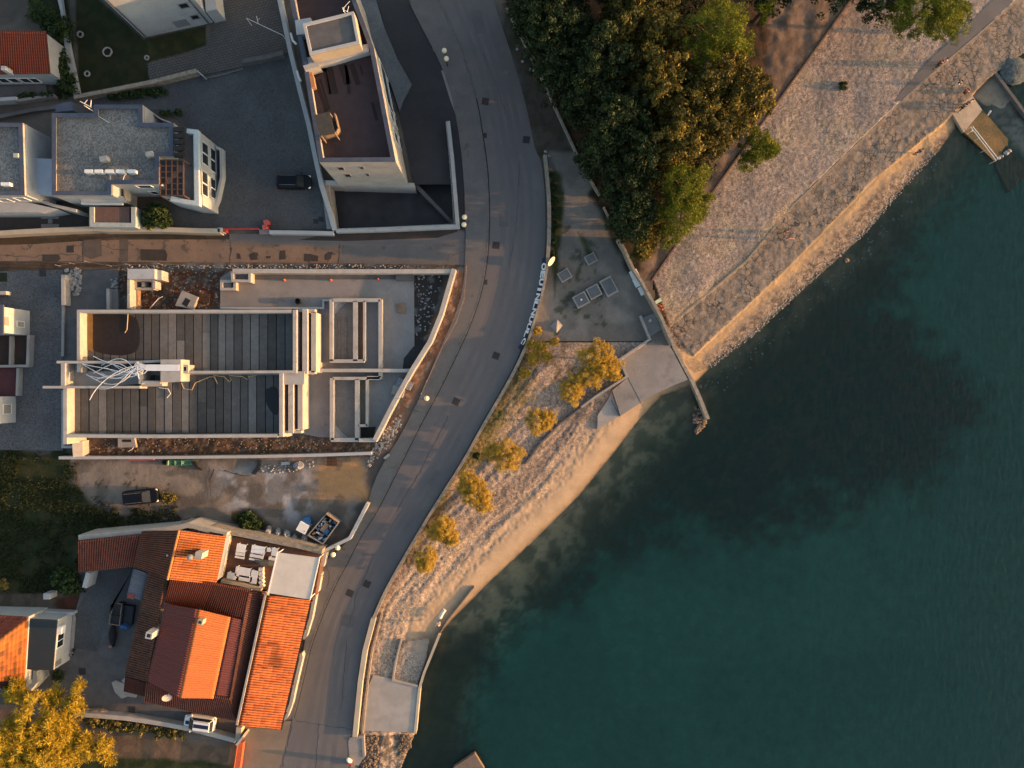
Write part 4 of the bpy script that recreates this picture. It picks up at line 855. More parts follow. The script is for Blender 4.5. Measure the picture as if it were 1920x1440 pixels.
# lane walls
wall([(-90,441),(0,437),(50,434),(110,431),(180,428.5),(195,430),(300,430),(360,432),(412,433)], .55, -.1, 1.3, M['plaster_cream'], 'long cream wall along the north side of the lane, left of the red barrier')
gp = MB(); gp.obox(*P(414,432,1)[:2], 0, 1.3, .5, .5); gp.build('gate_post', M['plaster_cool'], label='white gate post where the red barrier meets the lane wall', cat='gate post')
br = root('barrier', P(450,430,0), 'long red and white sliding barrier bar across the courtyard entrance', 'barrier')
b = MB(); b.obox(*P(451,429.5,1)[:2], .85, 1.05, 4.2, .14, R(.3)); b.build('bar', M['red'], br)
b = MB(); b.obox(*P(420,432,1)[:2], 0, 1.1, .35, .35); b.build('motor_box', M['red'], br)
wall([(486,434.5),(505,434.5)], .5, 0, .5, M['concrete'], 'low grey kerb wall beside the two red bins')
wall([(505,435),(577,436),(624,437)], .42, -.1, .9, M['plaster_cool'], 'white wall between the red bins and the sunken court')
for (x, y), s in (((499,417), 'red square waste bin farther from the lane wall'), ((496.5,426), 'red square waste bin nearest the lane wall')):
    b = root('waste_bin', P(x, y, 0), s, 'bin', 'red bins at the courtyard entrance'); c = P(x, y, .9)
    q = MB(); q.obox(c[0], c[1], .08, .85, .5, .48, .15); q.build('body', M['red'], b); q = MB(); q.obox(c[0], c[1], .85, .95, .56, .54, .15); q.build('lid', mat('faded_red', (.5,.12,.11)), b)

# ---------------- left-edge white houses beside the cobbled yard ----------------
for y0, y1, x0, lab, wins in ((583, 629, 56, 'upper white two window house side beside the cobbled yard at the left edge', [(3,593,17,611),(31,603,45,613),(31,603,45,613)]), (743, 792, 30, 'lower white house side with one shuttered window at the left edge', [(5,758,21,776)])):
    hs = root('white_house', P(x0-30, (y0+y1)/2, 0), lab, 'house')
    a, c = P(x0, y0, 0), P(x0, y1, 0)
    b = MB(); b.box(a[0]-14, c[1], -.05, a[0], a[1], 4.6); b.build('wall', M['plaster_cool'], hs)
    b = MB(); b.box(a[0]-14.2, c[1]-.2, 4.6, a[0]+.2, a[1]+.2, 4.8); b.build('roof', M['coping'], hs)
    for w in wins[:2]: wpatch('window', [(w[0],w[1]),(w[2],w[1]),(w[2],w[3]),(w[0],w[3])], (a[0],a[1]), (c[0],c[1]), M['glass_warm'], hs, frame=M['metal_white'], fw=.06)
tr = root('house_terrace', P(25,657,0), 'sunken brown planted terrace framed by a white wall below the upper left edge house', 'terrace')
b = MB(); b.prism(PP([(-90,630),(51,630),(50,684),(-90,684)], .25), 0, .25); b.build('floor', mat('brown_soil_deck', (.07,.035,.03), (.045,.04,.025), 1.2), tr)
b = MB(); b.path(PP([(53,628),(51,686),(-90,688)], .9), .3, 0, .9); b.path(PP([(19,630),(18,684)], .9), .2, .25, .9); b.build('wall', M['concrete_light'], tr)
tr = root('house_terrace', P(12,712,0), 'maroon floored terrace behind a white wall above the lower left edge house', 'terrace')
b = MB(); b.prism(PP([(-90,690),(31,690),(29,742),(-90,742)], .25), 0, .25); b.build('floor', mat('maroon_floor', (.13,.045,.05)), tr)
b = MB(); b.path(PP([(33,690),(31,742)], .8), .25, 0, .8); b.build('wall', M['concrete_light'], tr)
sheet('garden_plot', [(-160,513),(13,511),(13,528),(-160,530)], .03, mat('dark_plot', (.02,.03,.012)))
wall([(-90,549),(11,549)], .4, 0, .9, M['plaster_cool'], 'short white garden wall with blue end at the left edge above the cobbled yard')
# ---------------- construction site ----------------
S = root('concrete_shell', P(350,700,0), 'unfinished white walled pair of units with strip slab roofs on the building site', 'building shell')
ZP = 3.8; ZD = 2.4
b = MB(); b.prism(PP([(144,581),(556,581),(556,700),(530,700),(530,821),(118,821),(118,728),(118,678),(144,678)], ZP), 0, ZD-.12); b.build('wall', M['plaster'], S)
# slab strips (precast planks laid side by side), every strip a part
def planks(poly, x0, x1, y0, y1, w):
    x = x0; k = 0
    while x < x1-3:
        ww = w*random.choice((.92, 1, 1.05)); xe = min(x+ww, x1); cuts = [y0]
        if random.random() < .09: cuts.append(y0+(y1-y0)*random.uniform(.3, .7))
        cuts.append(y1)
        for a, c in zip(cuts[:-1], cuts[1:]):
            v = random.choice((.10,.12,.14,.17,.20,.22)); bz = MB(); bz.prism(PP([(x+.9,a+.4),(xe-.9,a+.4),(xe-.9,c-.4),(x+.9,c-.4)], ZD), ZD-.10, ZD-random.random()*.03)
            bz.build('slab_plank', PLK[k % 6 if random.random() < .5 else random.randrange(6)], S)
            k += 1
        x = xe
PLK = [mat('slab_plank_%d' % i, (c*1.02, c*.98, c*.95), None, 1.2, .18, 9, .9, .3) for i, c in enumerate((.075,.10,.125,.155,.19,.09))]
b = MB(); b.prism(PP([(150,586),(549,586),(549,696),(150,696)], ZD), ZD-.14, ZD-.101); b.prism(PP([(133,728),(524,703),(524,812),(133,815)], ZD), ZD-.14, ZD-.101); b.build('slab_bed', M['black'], S)
planks(None, 163, 549, 587, 696, 15.5); planks(None, 135, 262, 729, 813, 16); planks(None, 262, 524, 703, 812, 16)
wt = MB(); wt.prism(PP(smooth([(162,588),(250,588),(262,610),(262,650),(250,664),(215,668),(165,655),(162,588)], 2), ZD+.012), ZD-.02, ZD+.012); wt.build('wet_patch', mat('standing_water', (.016,.011,.010), (.024,.016,.012), 2, .1, 8, .6), S)
wt = MB(); wt.prism(PP(smooth([(498,730),(516,722),(523,740),(522,780),(510,775),(498,755),(498,730)], 2), ZD+.012), ZD-.02, ZD+.012); wt.build('wet_patch', mat('standing_water2', (.02,.02,.022), None, 2, .1, 8, .25), S)
wt = MB(); wt.prism(PP([(163,588),(174,588),(174,660),(163,655)], ZD+.018), ZD, ZD+.018); wt.build('membrane_strip', mat('ochre_membrane', (.28,.16,.05)), S)
def pw(name, pts, w, z1=ZP, z0=ZD-.1, m=None): 
    b = MB(); b.path(PP(pts, z1), w, z0, z1); return b.build(name, m or M['plaster'], S)
pw('parapet', [(147,698),(147,583.5),(546,583.5)], .34); pw('parapet', [(552.5,581),(552.5,700)], .42)
pw('parapet', [(330,698),(549,697)], .30); pw('parapet', [(122,833),(122,728)], .42, z0=0); pw('parapet', [(125,817.5),(300,818.5),(520,817)], .36)
pw('parapet', [(527,700),(527,819)], .42)
pw('corridor_wall', [(106,679),(250,679),(301,677)], .28, 4.1); pw('corridor_wall', [(80,726),(150,726),(262,726)], .28, 4.1, 0)
pw('corridor_wall', [(118,681),(118,724)], .45, 4.1, 0)
b = MB(); b.prism(PP([(124,682),(262,682),(262,723),(124,723)], 2.0), 1.8, 2.0); b.build('corridor_floor', mat('corridor_slab', (.10,.115,.13), (.075,.085,.10), 2, stretch=(2,.2,1)), S)
b = MB(); b.path(PP([(263,678),(263,720)], 4.3), .36, 1.8, 4.3); b.path(PP([(265,716.5),(300,716.5)], 4.3), .3, 1.8, 4.3); b.path(PP([(265,691),(298,691)], 4.3), .25, 1.8, 4.3); b.build('shaft_wall', M['plaster'], S)
b = MB(); b.prism(PP([(265,680),(299,680),(299,718),(265,718)], 2.0), 1.8, 2.01); b.build('shaft_floor', M['black'], S)
b = MB(); b.prism(PP([(301,674),(339,674),(339,715),(301,717)], 4.6), 0, 4.6); ch = b.build('chimney_block', M['plaster'], S)
b = MB(); b.path(PP([(335,686),(351,686),(351,697),(336,699)], 4.0), .22, 2.4, 4.0); b.build('stub_wall', M['plaster'], S)
b = MB(); b.prism(PP([(264,719),(304,719),(304,724),(264,725)], 3.7), 1.8, 3.7); b.build('ledge', M['plaster'], S)
b = MB(); b.prism(PP([(242,694),(262,694),(262,712),(242,712)], 2.3), 2.0, 2.3); b.build('hatch_cover', mat('pale_panel', (.35,.42,.42)), S)
# stepped fins facing the sea
for (x, y0, y1, z1) in ((571.5,579,701,3.4), (588,586,698,2.9), (545,697,812,3.3), (563,704,806,2.9)):
    b = MB(); b.path(PP([(x,y0),(x,y1)], z1), .55, 0, z1); b.build('stepped_wall', M['plaster'], S)
b = MB(); b.prism(PP([(556,585),(586,588),(586,696),(556,699)], 1.9), 1.7, 1.9); b.prism(PP([(531,704),(561,706),(561,804),(531,810)], 1.9), 1.7, 1.9); b.build('step_floor', mat('orange_plank_floor', (.33,.20,.13), (.26,.155,.10)), S)
b = MB(); b.prism(PP([(531,698),(571,696),(570,721),(531,721)], 3.5), 1.9, 3.5); b.build('landing_block', M['plaster'], S)
for x0, x1, y, z in ((556,590,582,2.9),(556,590,698,2.9),(531,565,810,2.9)): b = MB(); b.path(PP([(x0,y),(x1,y)], z), .3, 1.9, z); b.build('fin_end_wall', M['plaster'], S)

bpy.context.view_layer.update()
# roadside walls of the plot
wall([(436,507.5),(560,508.5),(700,508.5),(850,508.5)], .48, -.1, 1.4, M['block'], 'bare block wall along the lane on the north side of the building site', name='site_wall')
wall([(851,504),(827,588),(806,640),(772,694),(737,757),(702,826)], .50, -.5, 1.5, M['plaster'], 'long slanting white wall on the road side of the building site', name='site_wall')
wall([(673,825.5),(706,825.5)], .42, -.5, 1.3, M['plaster'], 'short white wall closing the south corner of the slanting site wall', name='site_wall')
wall([(596,694.5),(690,694.5),(768,695)], .40, .1, 1.2, M['plaster'], 'low white dividing wall between the two pool basins on the building site', name='site_wall')
wall([(110,858.5),(300,858),(488,856),(600,853.5),(696,850)], .34, -.2, 1.1, M['plaster_cool'], 'long thin pale wall on the south side of the building site', name='site_wall')
wall([(413,577.5),(606,577.5),(606,563),(618,563)], .22, .1, .5, M['plaster_cool'], 'low kerb wall stepping round the pool terrace', name='kerb_wall')
wall([(118,515),(118.5,572)], .42, 0, 1.2, M['plaster'], 'thin white wall stub at the north west corner of the building site', name='wall_stub')
wall([(118,572),(117,668)], .3, 0, .35, M['concrete_light'], 'low grey curb on the cobbled yard edge of the building site', name='kerb_wall')
wall([(117.5,732),(117.5,838),(136,838)], .3, 0, .45, M['plaster_cool'], 'low white curb at the south west corner of the building site', name='kerb_wall')
wall([(202,541),(202.5,580)], .34, 0, 1.0, M['plaster'], 'short white wall stub beside the ramp of small stones', name='wall_stub')
b = MB(); b.prism(PP([(205,542),(221,542),(222,581),(205,581)], .5), 0, .5); b.build('concrete_plinth', M['concrete'], label='narrow concrete plinth beside the white wall stub north of the shell', cat='plinth')
K = root('meter_house', P(265,530,0), 'L shaped white block structure with two square openings north of the concrete shell', 'utility block')
b = MB(); b.prism(PP([(239,504),(290,504),(290,523),(239,523)], 2.4), 0, 2.4); b.build('roof_slab', M['plaster_cool'], K)
b = MB(); b.prism(PP([(290.5,505),(303,507),(303,525),(290.5,525)], 1.8), 0, 1.8); b.build('step_block', M['plaster'], K)
b = MB(); b.path(PP([(241,524),(241,579)], 2.2), .3, 0, 2.2); b.build('wall', M['plaster'], K)
b = MB(); b.path(PP([(255,542),(255,579)], .8), .35, 0, .8); b.build('footing', M['wood'], K)
b = MB(); b.path(PP([(253,526),(286,526),(286,541),(253,541)], 1.2), .25, 0, 1.2, closed=True); b.path(PP([(268,527),(268,540)], 1.2), .3, 0, 1.2); b.build('opening_frame', M['block'], K)
b = MB(); b.prism(PP([(286,527),(291,527),(291,541),(286,541)], 1.4), 0, 1.4); b.build('pier', M['plaster'], K)
for pts, lab in (([(433,509),(470,509),(470,529),(434,528)], 'open block frame with ochre inner faces at the lane corner of the building site'), ([(413,525),(438,525),(438,544),(413,544)], 'small square block frame with grey lid near the lane corner of the building site')):
    o = root('block_chamber', P(*pts[0], 0), lab, 'chamber'); z = 1.3 if pts[0][0] > 420 else .9
    b = MB(); b.path([P(x+(2 if x < 440 else -2), y+(2 if y < 527 else -2), z) for x, y in pts], .3, 0, z, closed=True); b.build('wall', M['block'], o)
    b = MB(); b.prism([P(x+(4 if x < 425 or (x<440 and pts[0][0]>420) else -4), y+(4 if y < 526 else -4), .5) for x, y in pts], 0, .5); b.build('lid', M['concrete'], o)
# pools
def basin(label, rects, outer, diag, z=1.0):
    o = root('pool_basin', P(*outer[0], 0), label, 'pool basin')
    for r in rects:
        b = MB(); b.path(PP(r[0], z), r[1], .1, z if len(r) < 3 else r[2]); b.build('rim', M['plaster'], o)
    b = MB(); b.prism(PP(outer, .16), .1, .16); b.build('floor', mat('basin_floor', (.26,.215,.18), (.21,.18,.16), 1), o)
    b = MB()
    for k, zz in ((0,.3),(1,.45),(2,.6)):
        q = [(diag[0][0]+(diag[1][0]-diag[0][0])*(0), diag[0][1])]; dx = diag[1][0]-diag[0][0]; dy = diag[1][1]-diag[0][1]; f = (1-.22*k)
        b.prism(PP([diag[0], (diag[0][0]+dx*f, diag[0][1]), (diag[0][0], diag[0][1]+dy*f)], zz), zz-.15 if k else .16, zz)
    b.build('corner_steps', M['concrete_light'], o)
    return o
po = basin('upper open pool basin with a planked floor and corner steps on the terrace', [([(621,561),(621,677)], .4), ([(623,562.5),(712,562.5)], .4), ([(666,564),(666,677)], .5), ([(683,564),(683,677)], .28), ([(713,561),(713,707)], .42), ([(618,677),(683,677)], .4), ([(688,708),(715,708)], .35)], [(622,563),(666,563),(666,676),(622,676)], [(624,566),(650,592)])
b = MB(); b.prism(PP([(667,564),(683,564),(683,676),(667,676)], .3), .1, .3); b.build('channel_floor', mat('orange_channel', (.36,.17,.09)), po)
for x in (634, 646): b = MB(); b.prism(PP([(x,594),(x+4,594),(x+4,672),(x,672)], .24), .16, .24); b.build('floor_plank', M['wood'], po)
po2 = basin('lower open pool basin with corner steps near the slanting site wall', [([(622,709),(622,825)], .45), ([(624,709.5),(712,709.5)], .35), ([(669.5,711),(669.5,825)], .5), ([(688,711),(688,799)], .3), ([(620,825),(672,825)], .45), ([(672,798),(689,798)], .3)], [(624,711),(668,711),(668,823),(624,823)], [(626,821),(652,795)])
b = MB(); b.prism(PP([(672,712),(687,712),(687,796),(672,796)], .3), .1, .3); b.build('channel_floor', mat('ochre_channel', (.24,.2,.13)), po2)
sheet('planter_pit', [(673,802),(705,800),(700,822),(673,822)], .13, mat('dark_soil', (.035,.025,.02)))
sheet('gutter_strip', [(474,515),(742,515),(742,524),(474,524)], .126, M['concrete_dark']); sheet('planter_pit', [(757,672),(775,650),(800,640),(770,690),(755,692)], .13, mat('dark_soil2', (.04,.038,.042)))
b = MB(); b.prism(PP([(743,513),(774,513),(774,526),(743,526)], .6), .1, .6); b.build('concrete_box', M['concrete_dark'], label='dark concrete box at the end of the gutter strip inside the north site wall', cat='chamber')
for x in (499, 527, 553, 580, 606, 632, 659, 685, 712, 738):
    pass
for x, y, lab in ((532.5,525,'left orange marker on the gutter edge'), (620,525,'middle orange marker on the gutter edge'), (709,523,'right orange marker on the gutter edge')):
    b = MB(); c = P(x, y, .3); b.lathe((c[0],c[1],.12), [(.16,0),(.13,.06),(.05,.45),(.03,.5)], 10); b.build('marker_cone', M['orange'], label=lab+' of the site terrace', cat='marker cone', group='orange markers on the site terrace')
b = root('bucket', P(559,565,.12), 'black open barrel standing on the site terrace north of the shell', 'barrel'); c = P(559,565,.5)
q = MB(); q.lathe((c[0],c[1],.12), [(.30,0),(.34,.3),(.34,.62),(.30,.62),(.28,.2)], 16); q.build('body', M['black'], b)
# pallets
def pallet(px, py, a, z, lab, wdt=1.1, dpt=1.0, m='wood'):
    o = root('wooden_pallet', P(px, py, z), lab, 'pallet', 'pallets on the building site'); c = P(px, py, z+.14); ca, sa = math.cos(a), math.sin(a)
    for k in range(7):
        u = -wdt/2 + wdt*(k+.5)/7; q = MB(); q.obox(c[0]+u*ca, c[1]+u*sa, z+.11, z+.14, wdt/7*.72, dpt, a); q.build('board', M[m], o)
    for k in (-1,0,1): q = MB(); q.obox(c[0]-k*dpt*.45*sa, c[1]+k*dpt*.45*ca, z, z+.11, wdt, .09, a); q.build('bearer', M[m], o)
pallet(752, 578, R(3), .12, 'orange brown wooden pallet lying on the grey site terrace', .95, 1.15); pallet(383, 559, R(85), .1, 'weathered grey pallet in the rubble beside the concrete manhole slab', 1.1, 1.25, 'wood_dark')
pallet(622, 866, R(2), .03, 'brown pallet lying south of the thin site wall by the orange lit dirt', 1.2, .9, 'wood_dark')
# concrete hatch slabs in the rubble
def hatch(pts, hole, z, lab, m='concrete_light'):
    o = root('manhole_slab', P(*pts[0], 0), lab, 'manhole slab'); b = MB(); b.prism(PP(pts, z), 0, z); b.build('slab', M[m], o)
    b = MB(); b.prism(PP(hole, z+.01), z-.02, z+.012); b.build('opening', M['black'], o)
hatch([(341,545),(371,557),(361,580),(328,573)], [(348,558),(357,563),(350,576),(341,570)], .6, 'square tilted concrete manhole slab with a dark hole in the brown rubble')
hatch([(221,822),(252,822),(255,839),(221,839)], [(229,824),(246,824),(246,829),(229,829)], .4, 'white concrete manhole slab between shell and thin south site wall')
o = root('corner_pier', P(143,840,0), 'small white wedge topped pier at the south west corner of the building site', 'pier')
b = MB(); b.prism(PP([(135,830),(152,827),(152,856),(137,857)], 1.6), 0, [1.6,1.3,1.3,1.6]); b.build('body', M['plaster'], o)
# white conduits lying over the corridor
cb = root('conduit_bundle', P(290,690,4.4), 'bundle of white plastic conduits spilling from the chimney block over the corridor', 'cable bundle')
def bez(p, n=14):
    out = []; p = [np.array(q, float) for q in p]; m_ = len(p)-1
    for i in range(n+1):
        t = i/n; q = [a.copy() for a in p]
        for r in range(m_): q = [q[j]*(1-t)+q[j+1]*t for j in range(len(q)-1)]
        out.append(tuple(q[0]))
    return out
ends = [[(150,680),(175,692)],[(162,702),(200,725)],[(170,705),(190,712)],[(175,668),(215,690)],[(168,750),(185,715)],[(180,728),(215,735)],[(190,685),(220,672)],[(155,683),(200,708)],[(200,690),(240,715)],[(175,700),(215,680)],[(210,682),(235,700)],[(180,712),(225,690)],[(190,700),(230,725)]]
for i, (e0, e1) in enumerate(ends):
    y = 684+i*.9; e2 = (e1[0]+random.uniform(10,40), e1[1]+random.uniform(-38,38)); pts = bez([P(*e0, 3.9), P(*e1, 4.4), P(*e2, 4.6), P(e2[0]+25,700-(e2[1]-700)*.8,4.7), P(258,688+random.uniform(-10,10),4.7)], 12) + [P(275,y,4.72), P(300,y,4.72), P(336,y,4.70)]
    b = MB(); b.tube(pts, .04, 5); b.build('conduit', M['cable'], cb)
for pts, lab, m in (([(298,727),(315,729),(320,738),(313,746)], 'short curled white conduit end on the lower slab strips', 'cable'), ([(340,718),(345,729),(360,731),(366,718),(392,707),(402,706),(408,720),(404,712),(400,704),(420,706),(430,716),(434,712),(430,704),(455,706),(464,712),(466,706),(480,704)], 'looping yellow hose lying along the dividing parapet on the lower slab', 'cable_yellow'), ([(240,588),(239,605),(238,618),(234,624)], 'pale hose hanging over the upper slab near the wet patch', 'cable_yellow'), ([(281,578),(288,570),(297,560),(305,556)], 'bent grey conduit sticking out of the rubble north of the shell', 'cable'), ([(252,822),(253,835),(248,842),(241,846)], 'white conduits beside the small manhole slab south of the shell', 'cable')):
    z = ZD+.1 if pts[0][1] > 583 and pts[0][1] < 820 else .35
    b = MB(); q = PP(pts, z); b.tube([p for p in smooth(q, 2)] if False else q, .045, 5); b.build('hose', M[m], label=lab, cat='hose')
# rock heaps
def rocks(name, poly, n, r0, r1, m, lab, cat, z=0.0, seed=1, kind='stuff', parent=None):
    rs = random.Random(seed); b = MB(); xs = [p[0] for p in poly]; ys = [p[1] for p in poly]; k = 0
    while k < n:
        x, y = rs.uniform(min(xs), max(xs)), rs.uniform(min(ys), max(ys))
        if not inpoly(np.array([x]), np.array([y]), poly)[0]: continue
        r = rs.uniform(r0, r1); c = P(x, y, z+r*.4); b.ball((c[0], c[1], z+r*.3), r, r*rs.uniform(.6,1.1), r*rs.uniform(.5,.9), 7, 5, .25); k += 1
    return b.build(name, m, label=lab, cat=cat, kind=kind)
rocks('stone_heap', [(122,505),(150,503),(152,530),(148,558),(138,556),(128,530)], 90, .10, .26, M['rock'], 'heap of white stones on the grey slab at the north west site corner', 'stone heap', .1, 2)
rocks('stone_heap', [(208,524),(218,522),(219,540),(208,540)], 16, .1, .24, M['rock'], 'small heap of pale stones beside the short white wall stub', 'stone heap', .1, 3)
rocks('rubble', RUBBLE1, 160, .03, .10, M['rock'], 'scattered building rubble on the brown earth north of the shell', 'rubble', 0, 4)
rocks('rubble', RUBBLE1, 260, .04, .13, M['rock_brown'], 'brown clods among the rubble north of the shell', 'rubble', 0, 14)
rocks('rubble', RUBBLE3, 130, .03, .09, M['rock'], 'stones and broken blocks in the strip south of the shell', 'rubble', 0, 5)
rocks('rubble', RUBBLE3, 300, .04, .12, M['rock_brown'], 'brown clods in the strip south of the shell', 'rubble', 0, 15)
rocks('rubble', [(708,820),(755,770),(752,800),(735,830),(715,850),(690,880),(690,858)], 260, .05, .18, M['rock'], 'pale broken stones tipped beside the pavement at the south site corner', 'rubble', 0, 6)
rocks('rubble', [(850,508),(872,505),(862,560),(845,620),(800,690),(770,745),(740,800),(720,820)], 420, .03, .09, M['rock_brown'], 'red brown gravel between the slanting site wall and the pavement', 'gravel', 0, 7)
rocks('rubble', [(778,515),(830,515),(805,635),(779,640)], 90, .04, .14, M['rock'], 'pale stones in the dark pit behind the slanting site wall', 'rubble', 0, 8)
rocks('rubble', [(235,497),(640,496),(860,500),(640,505),(235,503)], 320, .04, .12, M['rock'], 'grey gravel verge between the lane and the site wall', 'gravel', 0, 9)
rocks('rubble', [(485,875),(520,868),(580,862),(600,870),(570,885),(495,888)], 60, .05, .16, M['rock'], 'bits of rubble south of the thin site wall', 'rubble', 0, 10)
# wrapped items by the road side of the site wall
for pts, z, m, lab in (([(748,708),(776,718),(768,732),(741,722)], .7, 'plastic_wrap', 'grey wrapped pallet of blocks beside the slanting site wall'), ([(738,722),(760,728),(754,746),(733,738)], .6, 'concrete_light', 'cream wrapped pallet of blocks just below the grey wrapped one')):
    b = MB(); b.prism(PP(pts, z), 0, z); b.build('wrapped_pallet', M[m], label=lab, cat='wrapped pallet')
b = MB(); b.obox(*P(725,856,.2)[:2], 0, .25, .75, .28, R(38)); b.build('concrete_beam', M['concrete_light'], label='short pale concrete beam beside the pavement at the south site corner', cat='concrete beam')
# orange mesh fence at the roadside of the rubble strip
fn = root('site_fence', P(874,520,0), 'thin wooden rail fence along the pavement outside the slanting site wall', 'fence')
fp = [(875,500),(870,560),(855,605),(830,650),(800,715),(790,738)]
for a, c in zip(fp[:-1], fp[1:]): b = MB(); b.tube([P(*a,.8), P(*c,.8)], .025, 5); b.build('rail', M['wood'], fn)
for a in fp:
    c = P(*a,.4); b = MB(); b.tube([(c[0],c[1],-.1),(c[0],c[1],.95)], .04, 6); b.build('post', M['wood'], fn)
fn = root('site_fence', P(200,498,0), 'thin rail fence on crooked posts along the lane above the stone heap', 'fence')
fp = [(109,498),(135,494),(164,491),(205,498),(240,496),(300,495),(380,499),(428,503)]
for a, c in zip(fp[:-1], fp[1:]): b = MB(); b.tube([P(*a,.9), P(*c,.9)], .022, 5); b.build('rail', M['wood'], fn)
for a in fp: c = P(*a,.4); b = MB(); b.tube([(c[0],c[1],-.1),(c[0],c[1],1)], .04, 6); b.build('post', M['wood'], fn)
# ---------------- house complex with tiled roofs ----------------
Hc = root('house_complex', P(340,1170,0), 'rambling house with many orange, brown and maroon tiled roofs beside the road', 'house')
def q3(pts, zs): return [P(x, y, z) for (x, y), z in zip(pts, zs)]
b = MB()
b.prism(PP([(148,1012),(264,1000),(250,1058),(150,1070)], 3.2), 0, 3.1); b.prism(PP([(267,998),(336,997),(422,1008),(404,1090),(314,1084),(254,1062)], 4.3), 0, 4.25)
b.prism(PP([(322,1088),(465,1106),(453,1158),(311,1130)], 3.3), 0, 3.3); b.prism(PP([(280,1074),(314,1084),(310,1130),(434,1160),(404,1306),(276,1276),(240,1262)], 2.9), 0, 2.9)
b.prism(PP([(430,1160),(495,1112),(445,1345),(280,1310),(276,1280)], 2.7), 0, 2.7); b.build('wall', M['plaster_cream'], Hc)
tileroof('roof', q3([(147,1013),(264,1001),(251,1062),(148,1073)], [4.2,4.2,3.1,3.1]), (.26,.085,.062), Hc, var=.55, amp=.05, pitch=.28)
tileroof('roof', q3([(336,995),(314,1086),(251,1063),(266,996)], [6.0,6.0,4.4,4.4]), (.21,.072,.045), Hc, var=.6, amp=.045, pitch=.27)
tileroof('roof', q3([(336,995),(314,1086),(405,1095),(423,1006)], [6.0,6.0,4.5,4.4]), (.42,.125,.045), Hc, var=.5, amp=.05, pitch=.27, cols=(.20,.09,.02), stains=[([(336,1008),(378,1012),(375,1032),(330,1030)],.4), ([(335,1052),(375,1055),(370,1070),(330,1066)],.3)])
b = MB(); b.tube(q3([(336,994),(314,1087)], [6.05,6.05]), .13, 8); b.build('ridge', M['orange'] if False else mat('ridge_tiles', (.62,.24,.08)), Hc)
tileroof('roof', q3([(400,1092),(320,1087),(309,1130),(379,1145)], [5.0,4.8,3.6,3.6]), (.36,.085,.045), Hc, var=.3, amp=.06, pitch=.24)
tileroof('roof', q3([(400,1092),(468,1105),(455,1162),(379,1145)], [5.0,4.5,3.5,3.6]), (.22,.065,.045), Hc, var=.4, amp=.055, pitch=.24)
tileroof('roof', q3([(311,1085),(311,1134),(234,1266),(279,1076)][:1]+[(275,1277),(234,1266),(279,1075)], [4.1,4.1,3.0,3.0]), (.21,.085,.060), Hc, var=.8, amp=.045, pitch=.26, cols=(.08,.045,.028))
tileroof('roof', q3([(370,1143),(335,1309),(275,1277),(310,1133)], [5.0,5.0,4.1,4.1]), MAROON, Hc, var=.05, amp=.04, pitch=.27, sheetlike=True)
tileroof('roof', q3([(370,1143),(335,1309),(400,1310),(432,1158)], [5.0,5.0,3.95,3.95]), BRIGHT, Hc, var=.05, amp=.03, pitch=.26, sheetlike=True)  # sunlit slope, the sun painted in as a brighter orange
tileroof('roof', q3([(432,1158),(400,1310),(430,1312),(459,1164)], [3.9,3.9,3.6,3.6]), (.15,.05,.045), Hc, var=.05, amp=.04, pitch=.27, sheetlike=True)  # strip shaded by the terrace roof, shade painted into its maroon
tileroof('roof', q3([(464,1106),(428,1318),(444,1350),(497,1109)], [3.7,3.7,3.1,3.1]), (.13,.055,.045), Hc, var=.5, amp=.045, pitch=.27)
tileroof('roof', q3([(275,1278),(430,1309),(443,1352),(271,1316)], [3.9,3.9,2.9,2.9]), (.21,.075,.06), Hc, var=.5, amp=.06, pitch=.25)
tileroof('roof', q3([(235,1268),(276,1280),(272,1306),(232,1296)], [3.0,3.3,2.7,2.5]), (.13,.045,.035), Hc, var=.3, amp=.03, pitch=.2)
# white gutter bits
for pts, z in (([(307,1131),(333,1136)], 3.4), ([(335,1136),(372,1143)], 3.4), ([(380,1143),(430,1153)], 3.45), ([(432,1155),(454,1163),(463,1128)], 3.4), ([(373,1141),(380,1134)], 3.7)):
    b = MB(); b.path(PP(pts, z), .28, z-.3, z); b.build('gutter', M['plaster_cool'], Hc)
b = MB(); b.path(PP([(147,1008),(265,997),(300,994),(336,989),(352,985),(425,1003)], 3.7), .55, 0, 3.7); pw_ = b.build('parapet', M['plaster'], Hc)
for q in ([(360,991),(372,994),(372,997),(358,994)], [(374,995),(386,998),(386,1001),(374,999)], [(393,997),(419,1002),(418,1005),(393,1001)]):
    b = MB(); b.prism(PP(q, 3.75), 3.7, 3.76); b.build('skylight', M['black'], Hc)
def chimney(px, py, z0, z1, w, m, hollow=True, d=None):
    c = P(px, py, z1); o = MB(); d = d or w; o.obox(c[0], c[1], z0, z1, w, d, R(-10)); o = o.build('chimney', M[m], Hc)
    if hollow: h = MB(); h.obox(c[0], c[1], z1-.02, z1+.012, w*.55, d*.55, R(-10)); h.build('flue', M['black'], o)
    return o
chimney(279,1192,2.9,5.6,.72,'plaster_cool'); chimney(375,1167,4.2,5.6,.55,'plaster_cream'); ck = chimney(372,1042,4.4,6.6,.75,'plaster', False, .7)
c = P(354,1046,6.9); b = MB(); b.lathe((c[0],c[1],5.2), [(.20,0),(.20,1.3),(.34,1.32),(.30,1.6),(.05,1.75)], 14); b.build('flue_cowl', M['metal_grey'], Hc)
c = P(313,1042,5.9); b = MB(); b.lathe((c[0],c[1],5.0), [(.13,0),(.13,.6),(.22,.62),(.10,.85)], 10); b.build('flue_cowl', M['plaster_cool'], Hc)
c = P(313,1307,4.6); dsh = MB(); n_ = 20; vs = []; fs = []
tl = Vector((.35,-.45,.82)).normalized(); uu = tl.orthogonal().normalized(); ww = tl.cross(uu)
